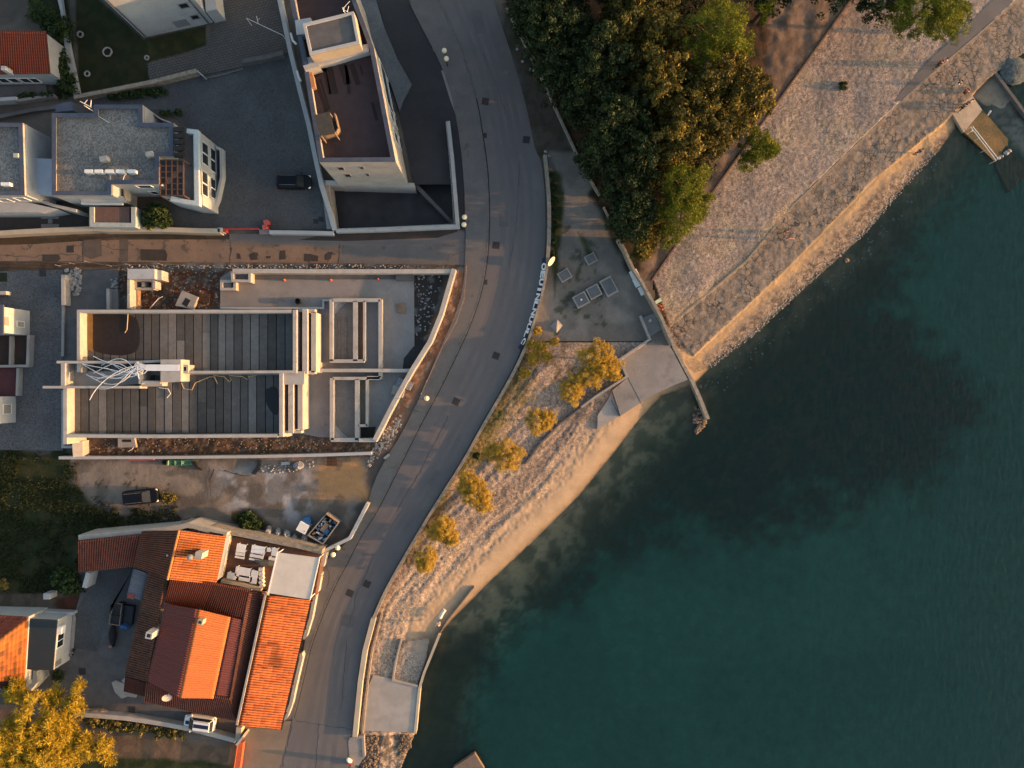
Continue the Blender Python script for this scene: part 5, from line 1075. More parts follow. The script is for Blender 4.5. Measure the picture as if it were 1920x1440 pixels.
for i, (r, h) in enumerate([(0.001,0),(.2,.02),(.38,.07),(.52,.14)]):
    for k in range(n_):
        a = 2*math.pi*k/n_; vs.append(Vector(c)+uu*math.cos(a)*r+ww*math.sin(a)*r+tl*h)
for i in range(3):
    for k in range(n_): fs.append((i*n_+k,i*n_+(k+1)%n_,(i+1)*n_+(k+1)%n_,(i+1)*n_+k))
dsh.add(vs, fs); do = dsh.build('satellite_dish', M['plaster'], Hc); b = MB(); b.tube([c, P(320,1296,4.0), P(319,1299,3.4)], .035); b.build('arm', M['metal_white'], do)
# east terrace roof
Er = root('terrace_canopy', P(510,1240,0), 'long bright orange tiled terrace roof right beside the road', 'terrace roof')
tileroof('roof', q3([(500,1116),(446,1360),(526,1367),(582,1126)], [3.55,3.55,3.0,3.0]), (.44,.13,.047), Er, var=.7, amp=.05, pitch=.29, row=.64, cols=(.17,.05,.025), stains=[([(490,1204),(530,1202),(528,1254),(478,1256),(480,1248),(508,1246),(508,1214),(490,1212)],.5), ([(500,1120),(580,1130),(572,1160),(490,1150)],.12)])
b = MB(); b.path(q3([(497.5,1113),(443.5,1360)], [3.75,3.75]), .22, 3.3, 3.75); b.build('gutter', M['concrete_light'], Er)
b = MB(); b.path(q3([(582.5,1127),(527,1369)], [3.05,3.05]), .10, 2.85, 3.0); b.build('fascia', M['black'], Er)
for x, y in ((578,1135),(566,1188),(553,1240),(541,1295),(528,1350)):
    c = P(x, y, 2.9); b = MB(); b.obox(c[0], c[1], 0, 2.9, .14, .14); b.build('post', M['wood_dark'], Er)
for pts, lab in (([(600,1075),(594,1110)], 'upper white garden wall piece between canvas and pavement'), ([(591,1112),(582,1160),(572,1193),(568,1198)], 'middle white garden wall with rounded end beside the orange terrace roof'), ([(563,1226),(565,1232),(556,1270),(545,1320),(536,1345),(530,1350)], 'lower white garden wall with rounded top beside the orange terrace roof'), ([(610,1036),(604,1062)], 'short cream wall end at the corner by the twin globe lamp')):
    wall(pts, .38, 0, 1.1, M['plaster'], lab, name='garden_wall')
PZ = 2.0
Cv = root('canvas_canopy', P(550,1080,0), 'flat cream canvas awning with one faded bluish corner', 'awning')
b = MB(); b.prism(q3([(521,1036),(598,1046),(580,1124),(503,1112)], [4.2]*4), 4.12, 4.2)
cv = b.build('canvas', M['canvas'], Cv)
b = MB(); b.path(q3([(520,1035),(502,1113)], [4.26]*2), .12, 4.08, 4.26); b.build('frame', M['metal_white'], Cv); b = MB(); b.path(q3([(599,1046),(581,1125)], [4.26]*2), .10, 4.08, 4.26); b.build('frame', M['metal_white'], Cv)
for x, y in ((521,1037),(597,1047),(580,1123),(504,1111)):
    c = P(x, y, 4.1); b = MB(); b.obox(c[0], c[1], PZ, 4.1, .1, .1); b.build('post', M['metal_white'], Cv)
wall([(340,983),(400,991),(440,1000),(500,1012),(560,1024),(603,1035)], .55, 0, 2.7, M['stone_wall'], 'weathered tan stone wall between the dirt lot and the white tables', name='garden_wall')
wall([(604,1035),(655,1010),(689,944)], .34, 0, 1.2, M['plaster_cool'], 'thin white wall bending round the skip at the corner of the dirt lot', name='boundary_wall')
wall([(414,1090),(450,1096),(489,1106)], .35, 0, 2.75, M['plaster_cream'], 'cream wall between the table patio and the brown roof', name='garden_wall')
PZ = 2.0
sheet('patio', [(420,1003),(604,1037),(590,1120),(410,1092)], PZ, M['tile_brown'], th=2.0)
rr = root('shade_rack', P(421,1045,PZ), 'narrow rack of white slats between the orange roof and the white tables', 'slatted rack')
for i in range(30):
    t = i/29; x, y = 428-16*t, 1007+78*t; b = MB(); b.path(q3([(x-5,y+3),(x+4,y-4)], [4.0]*2), .07, 3.9, 4.0); b.build('slat', M['metal_white'], rr)
def table(px, py, lx, ly, a, lab, bench=False):
    o = root('table', P(px, py, PZ), lab, 'table', 'white tables on the patio'); c = P(px, py, PZ+.78); q = MB(); q.obox(c[0], c[1], PZ+.74, PZ+.78, lx, ly, a); q.build('table_top', M['metal_white'], o)
    for sx in (-1,1):
        for sy in (-1,1):
            x, y = sx*(lx/2-.1), sy*(ly/2-.1); q = MB(); q.obox(c[0]+x*math.cos(a)-y*math.sin(a), c[1]+x*math.sin(a)+y*math.cos(a), PZ, PZ+.74, .06, .06); q.build('leg', M['metal_white'], o)
def bench(px, py, lx, a, lab, name='bench', ly=.35, h=.45, grp='white benches on the patio'):
    h += PZ; o = root(name, P(px, py, PZ), lab, 'bench', grp); c = P(px, py, h); q = MB(); q.obox(c[0], c[1], h-.05, h, lx, ly, a); q.build('seat', M['metal_white'], o)
    for sx in (-1,1): q = MB(); x = sx*(lx/2-.12); q.obox(c[0]+x*math.cos(a), c[1]+x*math.sin(a), PZ, h-.05, .06, ly*.9, a); q.build('leg', M['metal_white'], o)
t_ = R(-10)
table(452,1028,1.05,.95,t_,'small white table nearest the slatted rack'); table(484,1031,1.55,.9,t_,'wide white table in the middle of the upper row'); table(515,1035,.7,.9,t_,'white table half under the canvas awning'); table(504,1031,.45,.45,t_,'tiny white side table beside the wide white table')
bench(450,1039,1.05,t_,'white bench in front of the small table nearest the slatted rack'); bench(481,1043,1.55,t_,'white bench in front of the wide middle table'); bench(511,1048,.9,t_,'white bench half under the canvas awning')
bench(449,1045.5,1.1,t_,'second white bench behind the small table bench', ly=.2); bench(479,1050,1.5,t_,'second white bench behind the wide table bench', ly=.2)
table(455,1073,1.7,1.1,t_,'large white table in the lower row of the patio'); table(434,1080,1.0,.75,t_,'lower left white table against the cream wall'); table(476,1082,.75,1.5,t_,'long narrow white table at the end of the lower row'); table(460,1085,1.5,.6,t_,'long white table against the cream wall')
b = MB(); 
for k in range(5): c = P(489+k*.3, 1068+k*8, PZ+.5); b.obox(c[0], c[1], PZ, PZ+.5+.08*(k % 2), .5, .42, R(10*k))
b.build('stacked_chairs', M['cloth_white'], label='row of stacked white chairs between the lower tables and the awning', cat='stacked chairs')
b = MB(); pts = [P(x, y, PZ+.35) for x, y in ((478,1050),(490,1055),(505,1056),(520,1058))]; b.tube(pts, [.15,.35,.35,.2], 8); b.build('folded_parasol', mat('grey_canvas', (.14,.14,.12)), label='folded grey parasol lying between the two rows of white tables', cat='parasol')
for k, (x, y) in enumerate(((603,1080),(600,1092),(590,1118),(575,1150),(566,1185))): pass
# small tin shed and yard clutter
Sh = root('shed', P(258,1095,0), 'small shed with grey corrugated sheet roof and a red panel in the back yard', 'shed')
b = MB(); b.prism(PP([(253,1068),(276,1077),(264,1125),(240,1117)], 2.3), 0, 2.3); b.build('wall', M['concrete_dark'], Sh)
tileroof('roof', q3([(250,1066),(238,1116),(265,1127),(279,1076)], [2.7,2.7,2.4,2.4]), (.17,.18,.21), Sh, sheetlike=True, amp=.035, pitch=.22, var=.1)
b = MB(); b.prism(PP([(239,1114),(251,1114),(250,1124),(238,1121)], 2.85), 2.76, 2.85); b.build('panel', mat('faded_red_panel', (.30,.08,.07)), Sh)
def crate(px, py, lx, ly, h, a, m, lab, fill=None):
    o = root('frame_crate', P(px, py, 0), lab, 'crate', 'frame crates in the back yard'); c = P(px, py, h); ca, sa = math.cos(a), math.sin(a); q = MB()
    pts = [(c[0]+x*ca-y*sa, c[1]+x*sa+y*ca) for x, y in ((-lx/2,-ly/2),(lx/2,-ly/2),(lx/2,ly/2),(-lx/2,ly/2))]
    q.path(pts, .08, h-.1, h, closed=True); q.build('top_frame', M[m], o)
    q = MB(); q.prism(pts, 0, h-.3); q.build('box', M['black'], o)
    for p in pts: q = MB(); q.obox(p[0], p[1], h-.3, h-.1, .08, .08, a); q.build('corner_post', M[m], o)
crate(218,1142,1.1,1.3,.9,R(-8),'wood','upper wooden framed crate with black inside in the back yard'); crate(215,1162,1.2,1.2,.9,R(-8),'wood','lower wooden framed crate with black inside in the back yard'); crate(238,1155,1.1,2.2,.8,R(-8),'navy','dark blue frame bin beside the two wooden framed crates')
b = MB(); c = P(233,1174,.5); b.ball((c[0],c[1],.35), .65, .4, .4, 10, 6, .15); b.build('tarp_bundle', M['blue'], label='crumpled bright blue tarp below the wooden framed crates', cat='tarp')
mo = root('covered_motorbike', P(210,1195,0), 'dark covered motorbike with pinkish rear end parked in the back yard', 'motorbike'); c = P(211,1195,.6)
b = MB(); b.ball((c[0],c[1]+.25,.55), .42, 1.2, .55, 12, 8, .06); b.build('cover', M['cloth_black'], mo); b = MB(); b.ball((c[0]-.28,c[1]-1.1,.5), .26, .2, .25, 8, 6, .05); b.build('rear_box', mat('pink_plastic', (.45,.20,.15)), mo)
for dy in (-.9,.9): b = MB(); b.obox(c[0]-.05, c[1]+dy, .02, .6, .12, .58, 0); b.build('wheel', M['rubber'], mo)
b = MB(); b.prism(PP([(220,1062),(250,1066),(240,1120),(205,1140),(205,1150),(218,1110)], 2.2), 2.05, 2.2); b.build('shade_net', M['black'], label='black shade net over the back yard beside the tin shed', cat='shade net')
wall([(165,1074),(158,1102)], .5, 0, 1.8, M['plaster_cool'], 'white upright panel under the brown roof end in the back yard', name='screen_wall')
b = MB(); b.prism(PP([(232,1281),(243,1269),(241,1265),(228,1276)], 1.8), 0, 1.8); b.build('entrance_pier', M['plaster_cool'], label='small white entrance pier at the corner of the maroon roof', cat='pier')
sheet('step', [(209,1280),(216,1276),(232,1282),(255,1290),(254,1308),(240,1306),(228,1310),(215,1298)], .25, M['concrete_light'])
wall([(140,1340),(175,1342),(235,1347),(300,1357),(360,1368),(441,1389)], .5, -.1, 1.0, M['plaster'], 'long low white garden wall south of the yard, above the hedge', name='garden_wall')
b = MB(); c = P(182,1333,.3); b.ball((c[0],c[1],.2), 1.25, .35, .35, 12, 6, .15); b.build('upturned_boat', M['wood'], label='pale overturned dinghy lying by the white garden wall', cat='boat')
# bottom left house
Hl = root('corner_house', P(60,1210,0), 'white house with dark flat roof wing and patchy orange hipped roof at the left edge', 'house')
b = MB(); b.prism(PP([(55,1160),(107,1163),(99,1257),(47,1255)], 3.2), 0, 3.05); b.build('wall', M['plaster_cool'], Hl)
b = MB(); b.prism(PP([(55,1160),(107,1163),(99,1257),(47,1255)], 3.2), 3.05, 3.2); b.build('flat_roof', mat('dark_membrane', (.022,.036,.045), (.03,.035,.04), .5), Hl)
b = MB(); b.prism(PP([(-90,1153),(54,1156),(46,1290),(-90,1298)], 3.4), 0, 3.4); b.build('wall', M['plaster_cool'], Hl)
tileroof('roof', q3([(52,1157),(0,1196),(-2,1278),(45,1274)], [3.5,4.6,4.6,3.5]), (.60,.19,.045), Hl, var=1.0, amp=.02, pitch=.50, row=.75, groove_shade=.15, cols=(.20,.09,.04))  # lit slope of the hip, sunlight painted in as brighter tile colour
tileroof('roof', q3([(-60,1198),(0,1196),(52,1157),(-60,1150)], [4.6,4.6,3.5,3.5]), (.20,.065,.05), Hl, var=.7, amp=.02, groove_shade=.15, pitch=.42, row=.5)  # unlit slope of the same roof, shade painted into darker tiles
tileroof('roof', q3([(-60,1276),(-2,1278),(45,1274),(42,1296)][:3]+[(40,1300)], [4.6,4.6,3.5,3.4]), (.16,.06,.045), Hl, var=.7, amp=.02, groove_shade=.15, pitch=.42, row=.5)
tileroof('roof', q3([(-60,1198),(-2,1196),(-2,1278),(-60,1276)], [4.62]*4), (.5,.16,.05), Hl, var=.8, amp=.02, groove_shade=.15, pitch=.42, row=.5)
A, B = P(107,1163,3.2)[:2], P(99,1257,3.2)[:2]
wpatch('window', [(107,1190),(118,1184),(118,1210),(105,1217)], A, B, M['glass'], Hl, frame=M['metal_white'], fw=.09, cross=True)
wpatch('vent_grille', [(103,1241),(113,1238),(113,1244),(103,1250)], A, B, M['metal_grey'], Hl, frame=M['metal_grey'], fw=.05)
ac = MB(); c = onwall(111,1180,A,B); ac.obox(c[0]+.25, c[1], c[2]-.4, c[2]+.35, .45, .9, R(-5)); aco = ac.build('air_conditioner', M['metal_white'], Hl)
b = MB(); b.prism(PP([(137,1152),(140,1160),(134,1232),(128,1230),(136,1160)], .3), 0, .3); b.build('plinth', M['concrete_light'], Hl)
b = MB(); b.prism(PP([(46,1258),(69,1258),(70,1280),(50,1302)], 2.2), 0, 2.2); b.build('annex', M['plaster_cool'], Hl)
b = MB(); b.prism(PP([(59,1257),(61,1257),(60,1274),(57,1274)], 2.26), 2.2, 2.26); b.build('slot_window', M['black'], Hl)
b = MB(); b.prism(PP([(-60,1140),(30,1143),(137,1148),(137,1153),(107,1160),(-60,1152)], .9), 0, .9); b.build('base_wall', M['plaster_cool'], Hl)
for (x, y, lab) in ((137,1219,'upper black potted plant pot at the corner of the white house'), (134,1228,'lower black pot at the corner of the white house')):
    b = MB(); c = P(x, y, .2); b.lathe((c[0],c[1],0), [(.14,0),(.2,.35),(.17,.35),(.12,.2)], 12); b.build('flower_pot', M['black'], label=lab, cat='flower pot', group='black pots at the white house corner')
b = MB(); b.prism(PP([(81,1113),(94,1113),(93,1124),(81,1124)], 1.4), 0, 1.4); b.build('meter_cabinet', M['plaster_cool'], label='small white cabinet in the red soil above the lower left house', cat='cabinet')
b = MB(); b.path(PP([(70,1308),(48,1325),(40,1330)], 1.2), .3, 0, 1.2); b.build('garden_wall', M['plaster'], label='short white wall end beside the yellow tree', cat='wall')
b = MB(); b.path(PP([(136,1333),(118,1345),(110,1350)], .8), .35, 0, .8); b.build('wooden_beam', M['wood'], label='orange lit beam lying in the yellow tree branches', cat='beam')
# red gate and posts at the bottom
gt = root('red_gate', P(448,1410,0), 'long orange red metal gate running down to the bottom edge', 'gate')
for x0, x1 in ((446,438),(456,449)): b = MB(); b.tube([P(x0,1392,1.5), P(x1,1446,1.5)], .05, 6); b.build('rail', M['orange'], gt)
b = MB(); b.prism(PP([(446,1394),(456,1394),(449,1446),(438,1446)], .9), .2, .9); b.build('panel', M['orange'], gt)
for k in range(5):
    t = k/4; b = MB(); b.tube([P(446-8*t,1394+50*t,1.5), P(456-8*t,1392+50*t,1.5)], .03, 5); b.build('bar', M['orange'], gt)
b = MB(); b.path(PP([(456,1382),(443,1398)], 1.9), .28, 0, 1.9); b.build('gate_pillar', M['plaster'], label='slanting white gate pillar at the top of the red gate', cat='gate post')
wall([(448,1364),(446,1384),(444,1390)], .6, 0, 1.2, M['plaster_cream'], 'short cream wall between the tiled terrace roof and the red gate', name='garden_wall')
# ---------------- dirt lot ----------------
sk = root('skip', P(607,992,0), 'open steel skip filled with scrap on the dirt lot', 'skip'); a = math.atan2(-(965-1005), (634-585))  # long axis
pts = [(612,963),(635,979),(605,1020),(577,1004)]
b = MB(); q = PP(pts, 1.3); b.path([q[0],q[1],q[2],q[3]], .10, .15, 1.3, closed=True); b.build('side', M['metal_grey'], sk)
b = MB(); b.prism(PP(pts, 1.3), .1, .2); b.build('floor', M['black'], sk); b = MB(); b.path([q[0],q[1]], .16, 1.3, 1.42); b.build('rim', mat('rusty_rim', (.5,.30,.15)), sk)
rs = random.Random(5); scm = [M['plastic_wrap'], M['black'], M['metal_white'], M['wood'], M['blue'], M['navy'], M['concrete_light']]
sc = MB(); 
for k in range(90):
    u, v = rs.random(), rs.random(); x = (pts[0][0]*(1-u)+pts[1][0]*u)*(1-v)+(pts[3][0]*(1-u)+pts[2][0]*u)*v; y = (pts[0][1]*(1-u)+pts[1][1]*u)*(1-v)+(pts[3][1]*(1-u)+pts[2][1]*u)*v
    x = 606+(x-606)*.86; y = 991+(y-991)*.86; c = P(x, y, .8); sc.mi = rs.randrange(len(scm)); z = rs.uniform(.5,1.0); sc.obox(c[0], c[1], z-.2, z+rs.random()*.1, rs.uniform(.1,.5), rs.uniform(.05,.25), rs.random()*3)
sc.build('scrap', scm, sk, kind='stuff')
b = MB(); b.obox(*P(609,989,1)[:2], .9, 1.12, .55, 1.1, R(-35)); b.build('cardboard_box', M['wood'], label='brown cardboard box lying in the skip', cat='cardboard box')
b = MB(); c = P(613,997,1); b.ball((c[0],c[1],1.05), .28, .38, .16, 8, 6, .2); b.build('blue_bag', M['blue'], label='bright blue plastic bag in the skip', cat='bag')
bx = root('water_tank', P(566,988,0), 'square white lidded box on a round blue tank beside the skip', 'tank'); c = P(574,978,.8)
b = MB(); b.lathe((c[0],c[1],0), [(.55,0),(.58,.2),(.58,.9),(.5,1.0)], 20); b.build('tank', M['blue'], bx)
b = MB(); b.obox(*P(567,990,1.35)[:2], 0, 1.35, 1.15, 1.1, R(-28)); bo = b.build('box', M['metal_white'], bx); b = MB(); c = P(570.5,996,1.36); b.lathe((c[0],c[1],1.35), [(.05,0),(.05,.03)], 8); b.build('cap', M['black'], bo)
for x, y, r, lab in ((504,996,.7,'leftmost plastic wrapped bundle along the tan stone wall'), (521,1000,.65,'second plastic wrapped bundle from the left along the tan stone wall'), (537,1004,.75,'third and most upright plastic wrapped bundle along the tan stone wall'), (553,1011,.6,'small crumpled plastic bundle nearest the skip'), (571,1013,.8,'dark grey plastic heap touching the skip corner')):
    b = MB(); c = P(x, y, .5); b.ball((c[0],c[1],.45), r*.55, r*.95, .55, 10, 7, .22); b.build('wrapped_bundle', M['plastic_wrap'], label=lab, cat='plastic bundle', group='plastic wrapped bundles by the stone wall')
gr = root('wheelbarrow', P(345,868,0), 'green wheelbarrows and frames lined up by the thin site wall', 'wheelbarrow')
for x, w, m in ((323,.9,'green'),(336,.9,'green'),(350,1.1,'green')):
    b = MB(); c = P(x, 868, .5); b.add([(c[0]-w/2,c[1]-.3,.62),(c[0]+w/2,c[1]-.32,.58),(c[0]+w/2,c[1]+.32,.58),(c[0]-w/2,c[1]+.3,.62),(c[0]-w/4,c[1]-.15,.3),(c[0]+w/4,c[1]-.15,.3),(c[0]+w/4,c[1]+.15,.3),(c[0]-w/4,c[1]+.15,.3)], [(0,1,5,4),(1,2,6,5),(2,3,7,6),(3,0,4,7),(4,5,6,7)]); b.build('tray', M[m], gr)
b = MB(); b.tube([P(330,864,.6),P(372,864,.5)], .03); b.tube([P(332,872,.6),P(360,870,.55)], .03); b.build('handle', M['green'], gr)
b = MB(); c = P(308,867,.3); b.lathe((c[0],c[1],0), [(.3,0),(.32,.25),(.12,.25),(.12,0)], 14); b.build('tyre', M['rubber'], label='worn black tyre left of the green wheelbarrows', cat='tyre')
b = MB(); c = P(316,869,.3); b.obox(c[0], c[1], 0, .35, .38, .42); b.build('bucket', M['yellow'], label='lime yellow bucket left of the green wheelbarrows', cat='bucket')
b = MB(); b.prism(PP([(357,863),(366,864),(371,875),(379,881),(376,882),(366,876)], .25), 0, .25); b.build('tarpaulin', M['cloth_black'], label='folded black tarpaulin right of the green wheelbarrows', cat='tarpaulin')
b = MB(); b.obox(*P(265,861.5,.5)[:2], 0, .55, 2.9, .2, R(.5)); b.build('barrier_board', M['red'], label='long orange red board leaning on the thin site wall', cat='board')
b = MB(); c = P(560,873,.4); b.ball((c[0],c[1],.35), .6, .55, .5, 9, 6, .2); b.build('cement_bag', M['plastic_wrap'], label='pale wrapped cement bags south of the thin site wall', cat='bag')
b = MB(); b.obox(*P(535,869,.2)[:2], 0, .2, 1.0, .35, R(5)); b.build('board_stack', M['plaster_cool'], label='short stack of white boards left of the pale cement bags', cat='boards')
b = MB(); b.prism(PP([(484,862),(489,862),(486,880),(478,890),(471,887),(480,876)], .3), 0, .3); b.build('torn_tarp', M['black'], label='torn dark tarp and white post end at the site wall joint', cat='tarp')

# ---------------- cars ----------------
def loft(b, rings):
    n = len(rings[0]); vs = [p for r in rings for p in r]; fs = []
    for i in range(len(rings)-1):
        for k in range(n): fs.append((i*n+k, i*n+(k+1)%n, (i+1)*n+(k+1)%n, (i+1)*n+k))
    fs += [tuple(range(n))[::-1], tuple(range((len(rings)-1)*n, len(rings)*n))]; b.add(vs, fs)
def planring(L, W, z, rf, rr_, n=7, taper=0):
    """rounded plan outline of a car, front at +x"""
    pts = []
    for (sx, sy, r) in ((1,1,rf),(-1,1,rr_),(-1,-1,rr_),(1,-1,rf)):
        for k in range(n):
            t = k/(n-1)*math.pi/2; a = {(1,1):t,(-1,1):math.pi/2+t,(-1,-1):math.pi+t,(1,-1):1.5*math.pi+t}[(sx,sy)]
            w = W/2*(1-taper if sx > 0 else 1); pts.append((sx*(L/2-r)+r*math.cos(a), sy*(w-r*.55)+r*.55*math.sin(a), z))
    return pts
def car(px, py, ang, paint, label, stripe=None, L=4.05, W=1.72, roofc=None):
    loc = P(px, py, .03); o = bpy.data.objects.new('parked_car', None); COL.objects.link(o); o.location = loc; o.rotation_euler.z = ang; PB[o.name] = (0,0,0); tag(o, label, 'car')
    def bl(b, name, m, par=None): return b.build(name, M[m], par or o, smooth=False)
    b = MB(); loft(b, [planring(L*.97,W*.94,.22,.55,.35), planring(L,W,.40,.7,.4), planring(L,W,.62,.75,.42), planring(L*.985,W*.96,.80,.8,.42), [(x, y, .98-.12*max(0,x/(L/2))) for x, y, z in planring(L*.94,W*.88,0,.8,.4)]]); bd = bl(b, 'body', paint)
    x0, x1 = -L*.46, L*.20; zr = 1.44
    base = [(x0,-W*.42,.93),(x1+.42,-W*.42,.90),(x1+.42,W*.42,.90),(x0,W*.42,.93)]; top = [(x0+.28,-W*.34,zr-.03),(x1-.28,-W*.34,zr),(x1-.28,W*.34,zr),(x0+.28,W*.34,zr-.03)]
    def quadslab(name, q, m, t=.02):
        n = (Vector(q[1])-Vector(q[0])).cross(Vector(q[2])-Vector(q[0])).normalized()
        b = MB(); b.add([tuple(Vector(p)-n*t) for p in q]+[tuple(Vector(p)) for p in q], [(3,2,1,0),(4,5,6,7),(0,1,5,4),(1,2,6,5),(2,3,7,6),(3,0,4,7)]); return bl(b, name, m)
    b = MB(); loft(b, [[(x,y,z-.02) for x,y,z in base], [(x*.99,y*.98,z-.015) for x,y,z in top]]); bl(b, 'cabin_pillars', paint)
    quadslab('windscreen', [tuple(Vector(base[1])*.94+Vector(top[1])*.06+Vector((0.03,.06,.01))), tuple(Vector(base[2])*.94+Vector(top[2])*.06+Vector((.03,-.06,.01))), tuple(Vector(top[2])+Vector((.05,-.03,-.02))), tuple(Vector(top[1])+Vector((.05,.03,-.02)))], 'glass')
    quadslab('rear_window', [tuple(Vector(base[3])+Vector((-.0,-.08,.1))), tuple(Vector(base[0])+Vector((-.0,.08,.1))), tuple(Vector(top[0])+Vector((-.04,.05,-.04))), tuple(Vector(top[3])+Vector((-.04,-.05,-.04)))], 'glass')
    for s in (-1, 1):
        q = [(x0+.15, s*W*.425,.97),(x1+.25,s*W*.425,.96),(x1-.25,s*W*.352,1.36),(x0+.32,s*W*.352,1.35)]
        if s > 0: q = q[::-1]
        quadslab('side_window', q, 'glass')
    b = MB(); rr2 = [(x, y, z) for x, y, z in planring(top[1][0]-top[0][0]+.1, W*.70, 0, .25, .25, 5)]; cx = (top[0][0]+top[1][0])/2
    loft(b, [[(x+cx,y,zr-.06) for x,y,z in rr2], [(x*.96+cx,y*.95,zr+.03) for x,y,z in rr2]]); rf = bl(b, 'roof', roofc or paint)
    if stripe:
        b = MB(); b.box(top[0][0]+.05,-.22,zr+.03,top[1][0]-.02,.22,zr+.04); bl(b, 'stripe', stripe); b = MB(); b.add([(x1+.45,-.2,.945),(L*.44,-.2,.90),(L*.44,.2,.90),(x1+.45,.2,.945),(x1+.45,-.2,.955),(L*.44,-.2,.91),(L*.44,.2,.91),(x1+.45,.2,.955)], [(4,5,6,7),(0,1,5,4),(1,2,6,5),(2,3,7,6),(3,0,4,7)]); bl(b, 'stripe', stripe)
    for sx in (-.31,.32):
        for sy in (-1,1):
            c = (sx*L, sy*(W/2-.11), .31); b = MB(); n = 20
            for yy, rr in ((-.1,.29),(-.1,.31),(.1,.31),(.1,.29)): b.v += [(c[0]+rr*math.cos(2*math.pi*k/n), c[1]+yy, c[2]+rr*math.sin(2*math.pi*k/n)) for k in range(n)]
            b.f = [(i*n+k,(i+1)*n+k,(i+1)*n+(k+1)%n,i*n+(k+1)%n) for i in range(3) for k in range(n)]+[tuple(range(n)),tuple(range(3*n,4*n))[::-1]]; b.m = [0]*len(b.f)
            wh = bl(b, 'wheel', 'rubber'); b = MB(); b.box(c[0]-.13,c[1]+sy*.1-.01,c[2]-.13,c[0]+.13,c[1]+sy*.1+.01,c[2]+.13); bl(b, 'rim', 'metal_grey', wh)
    for sy in (-1,1):
        b = MB(); b.ball((L*.445, sy*W*.36, .70), .20, .17, .10, 10, 6); bl(b, 'headlight', 'metal_white')
        b = MB(); b.ball((-L*.485, sy*W*.38, .78), .07, .14, .10, 8, 6); bl(b, 'tail_light', 'red')
        b = MB(); b.ball((x1+.18, sy*(W/2+.10), .98), .09, .13, .08, 8, 6); bl(b, 'wing_mirror', paint)
    for sy in (-1,1): b = MB(); b.tube([(top[0][0]+.15,sy*W*.32,zr+.06),(top[1][0]-.1,sy*W*.32,zr+.06)], .018, 5); bl(b, 'roof_rail', 'metal_grey')
    return o
car(554,344,R(-1),'carpaint_black','black hatchback parked in the big courtyard beside the tall building')
car(269,930,R(6),'carpaint_black','black estate car parked on the dirt lot by the weeds', L=4.2)
car(379,1351,R(172),'carpaint_white','white small car with a dark stripe on its roof parked under the maroon eave', stripe='navy', L=3.6, W=1.68)
# ---------------- trees: trunk with limbs, crown of leaf clumps ----------------
def leaves(C, Rc, per, size, flat=.5, lv=None, aspect=.55, r=None, star=False):
    """C (k,3) clump centres, Rc (k,) radii -> quads scattered on each clump"""
    r = r or rng; k = len(C); n = k*per; u = r.normal(size=(n,3)); u /= np.linalg.norm(u,axis=1)[:,None]; u[:,2] = np.abs(u[:,2])*.9 - .15
    cc = np.repeat(C, per, 0); rr = np.repeat(Rc, per)*r.uniform(.55,1.08,n); p = cc + u*rr[:,None]*np.array([1,1,.75])
    nrm = u + r.normal(size=(n,3))*flat; nrm /= np.linalg.norm(nrm,axis=1)[:,None]
    t = np.cross(nrm, r.normal(size=(n,3))) if not star else u + r.normal(size=(n,3))*.35; t /= np.linalg.norm(t,axis=1)[:,None]; w = np.cross(nrm, t); w /= np.linalg.norm(w,axis=1)[:,None]
    s = size*r.uniform(.6,1.4,n)[:,None]; V = np.stack([p-t*s, p+w*s*aspect, p+t*s, p-w*s*aspect], 1).reshape(-1,3)
    l = np.clip(np.repeat(lv if lv is not None else r.random(k), per)*.55 + r.random(n)*.45, 0, 1); return V, np.repeat(l, 4)
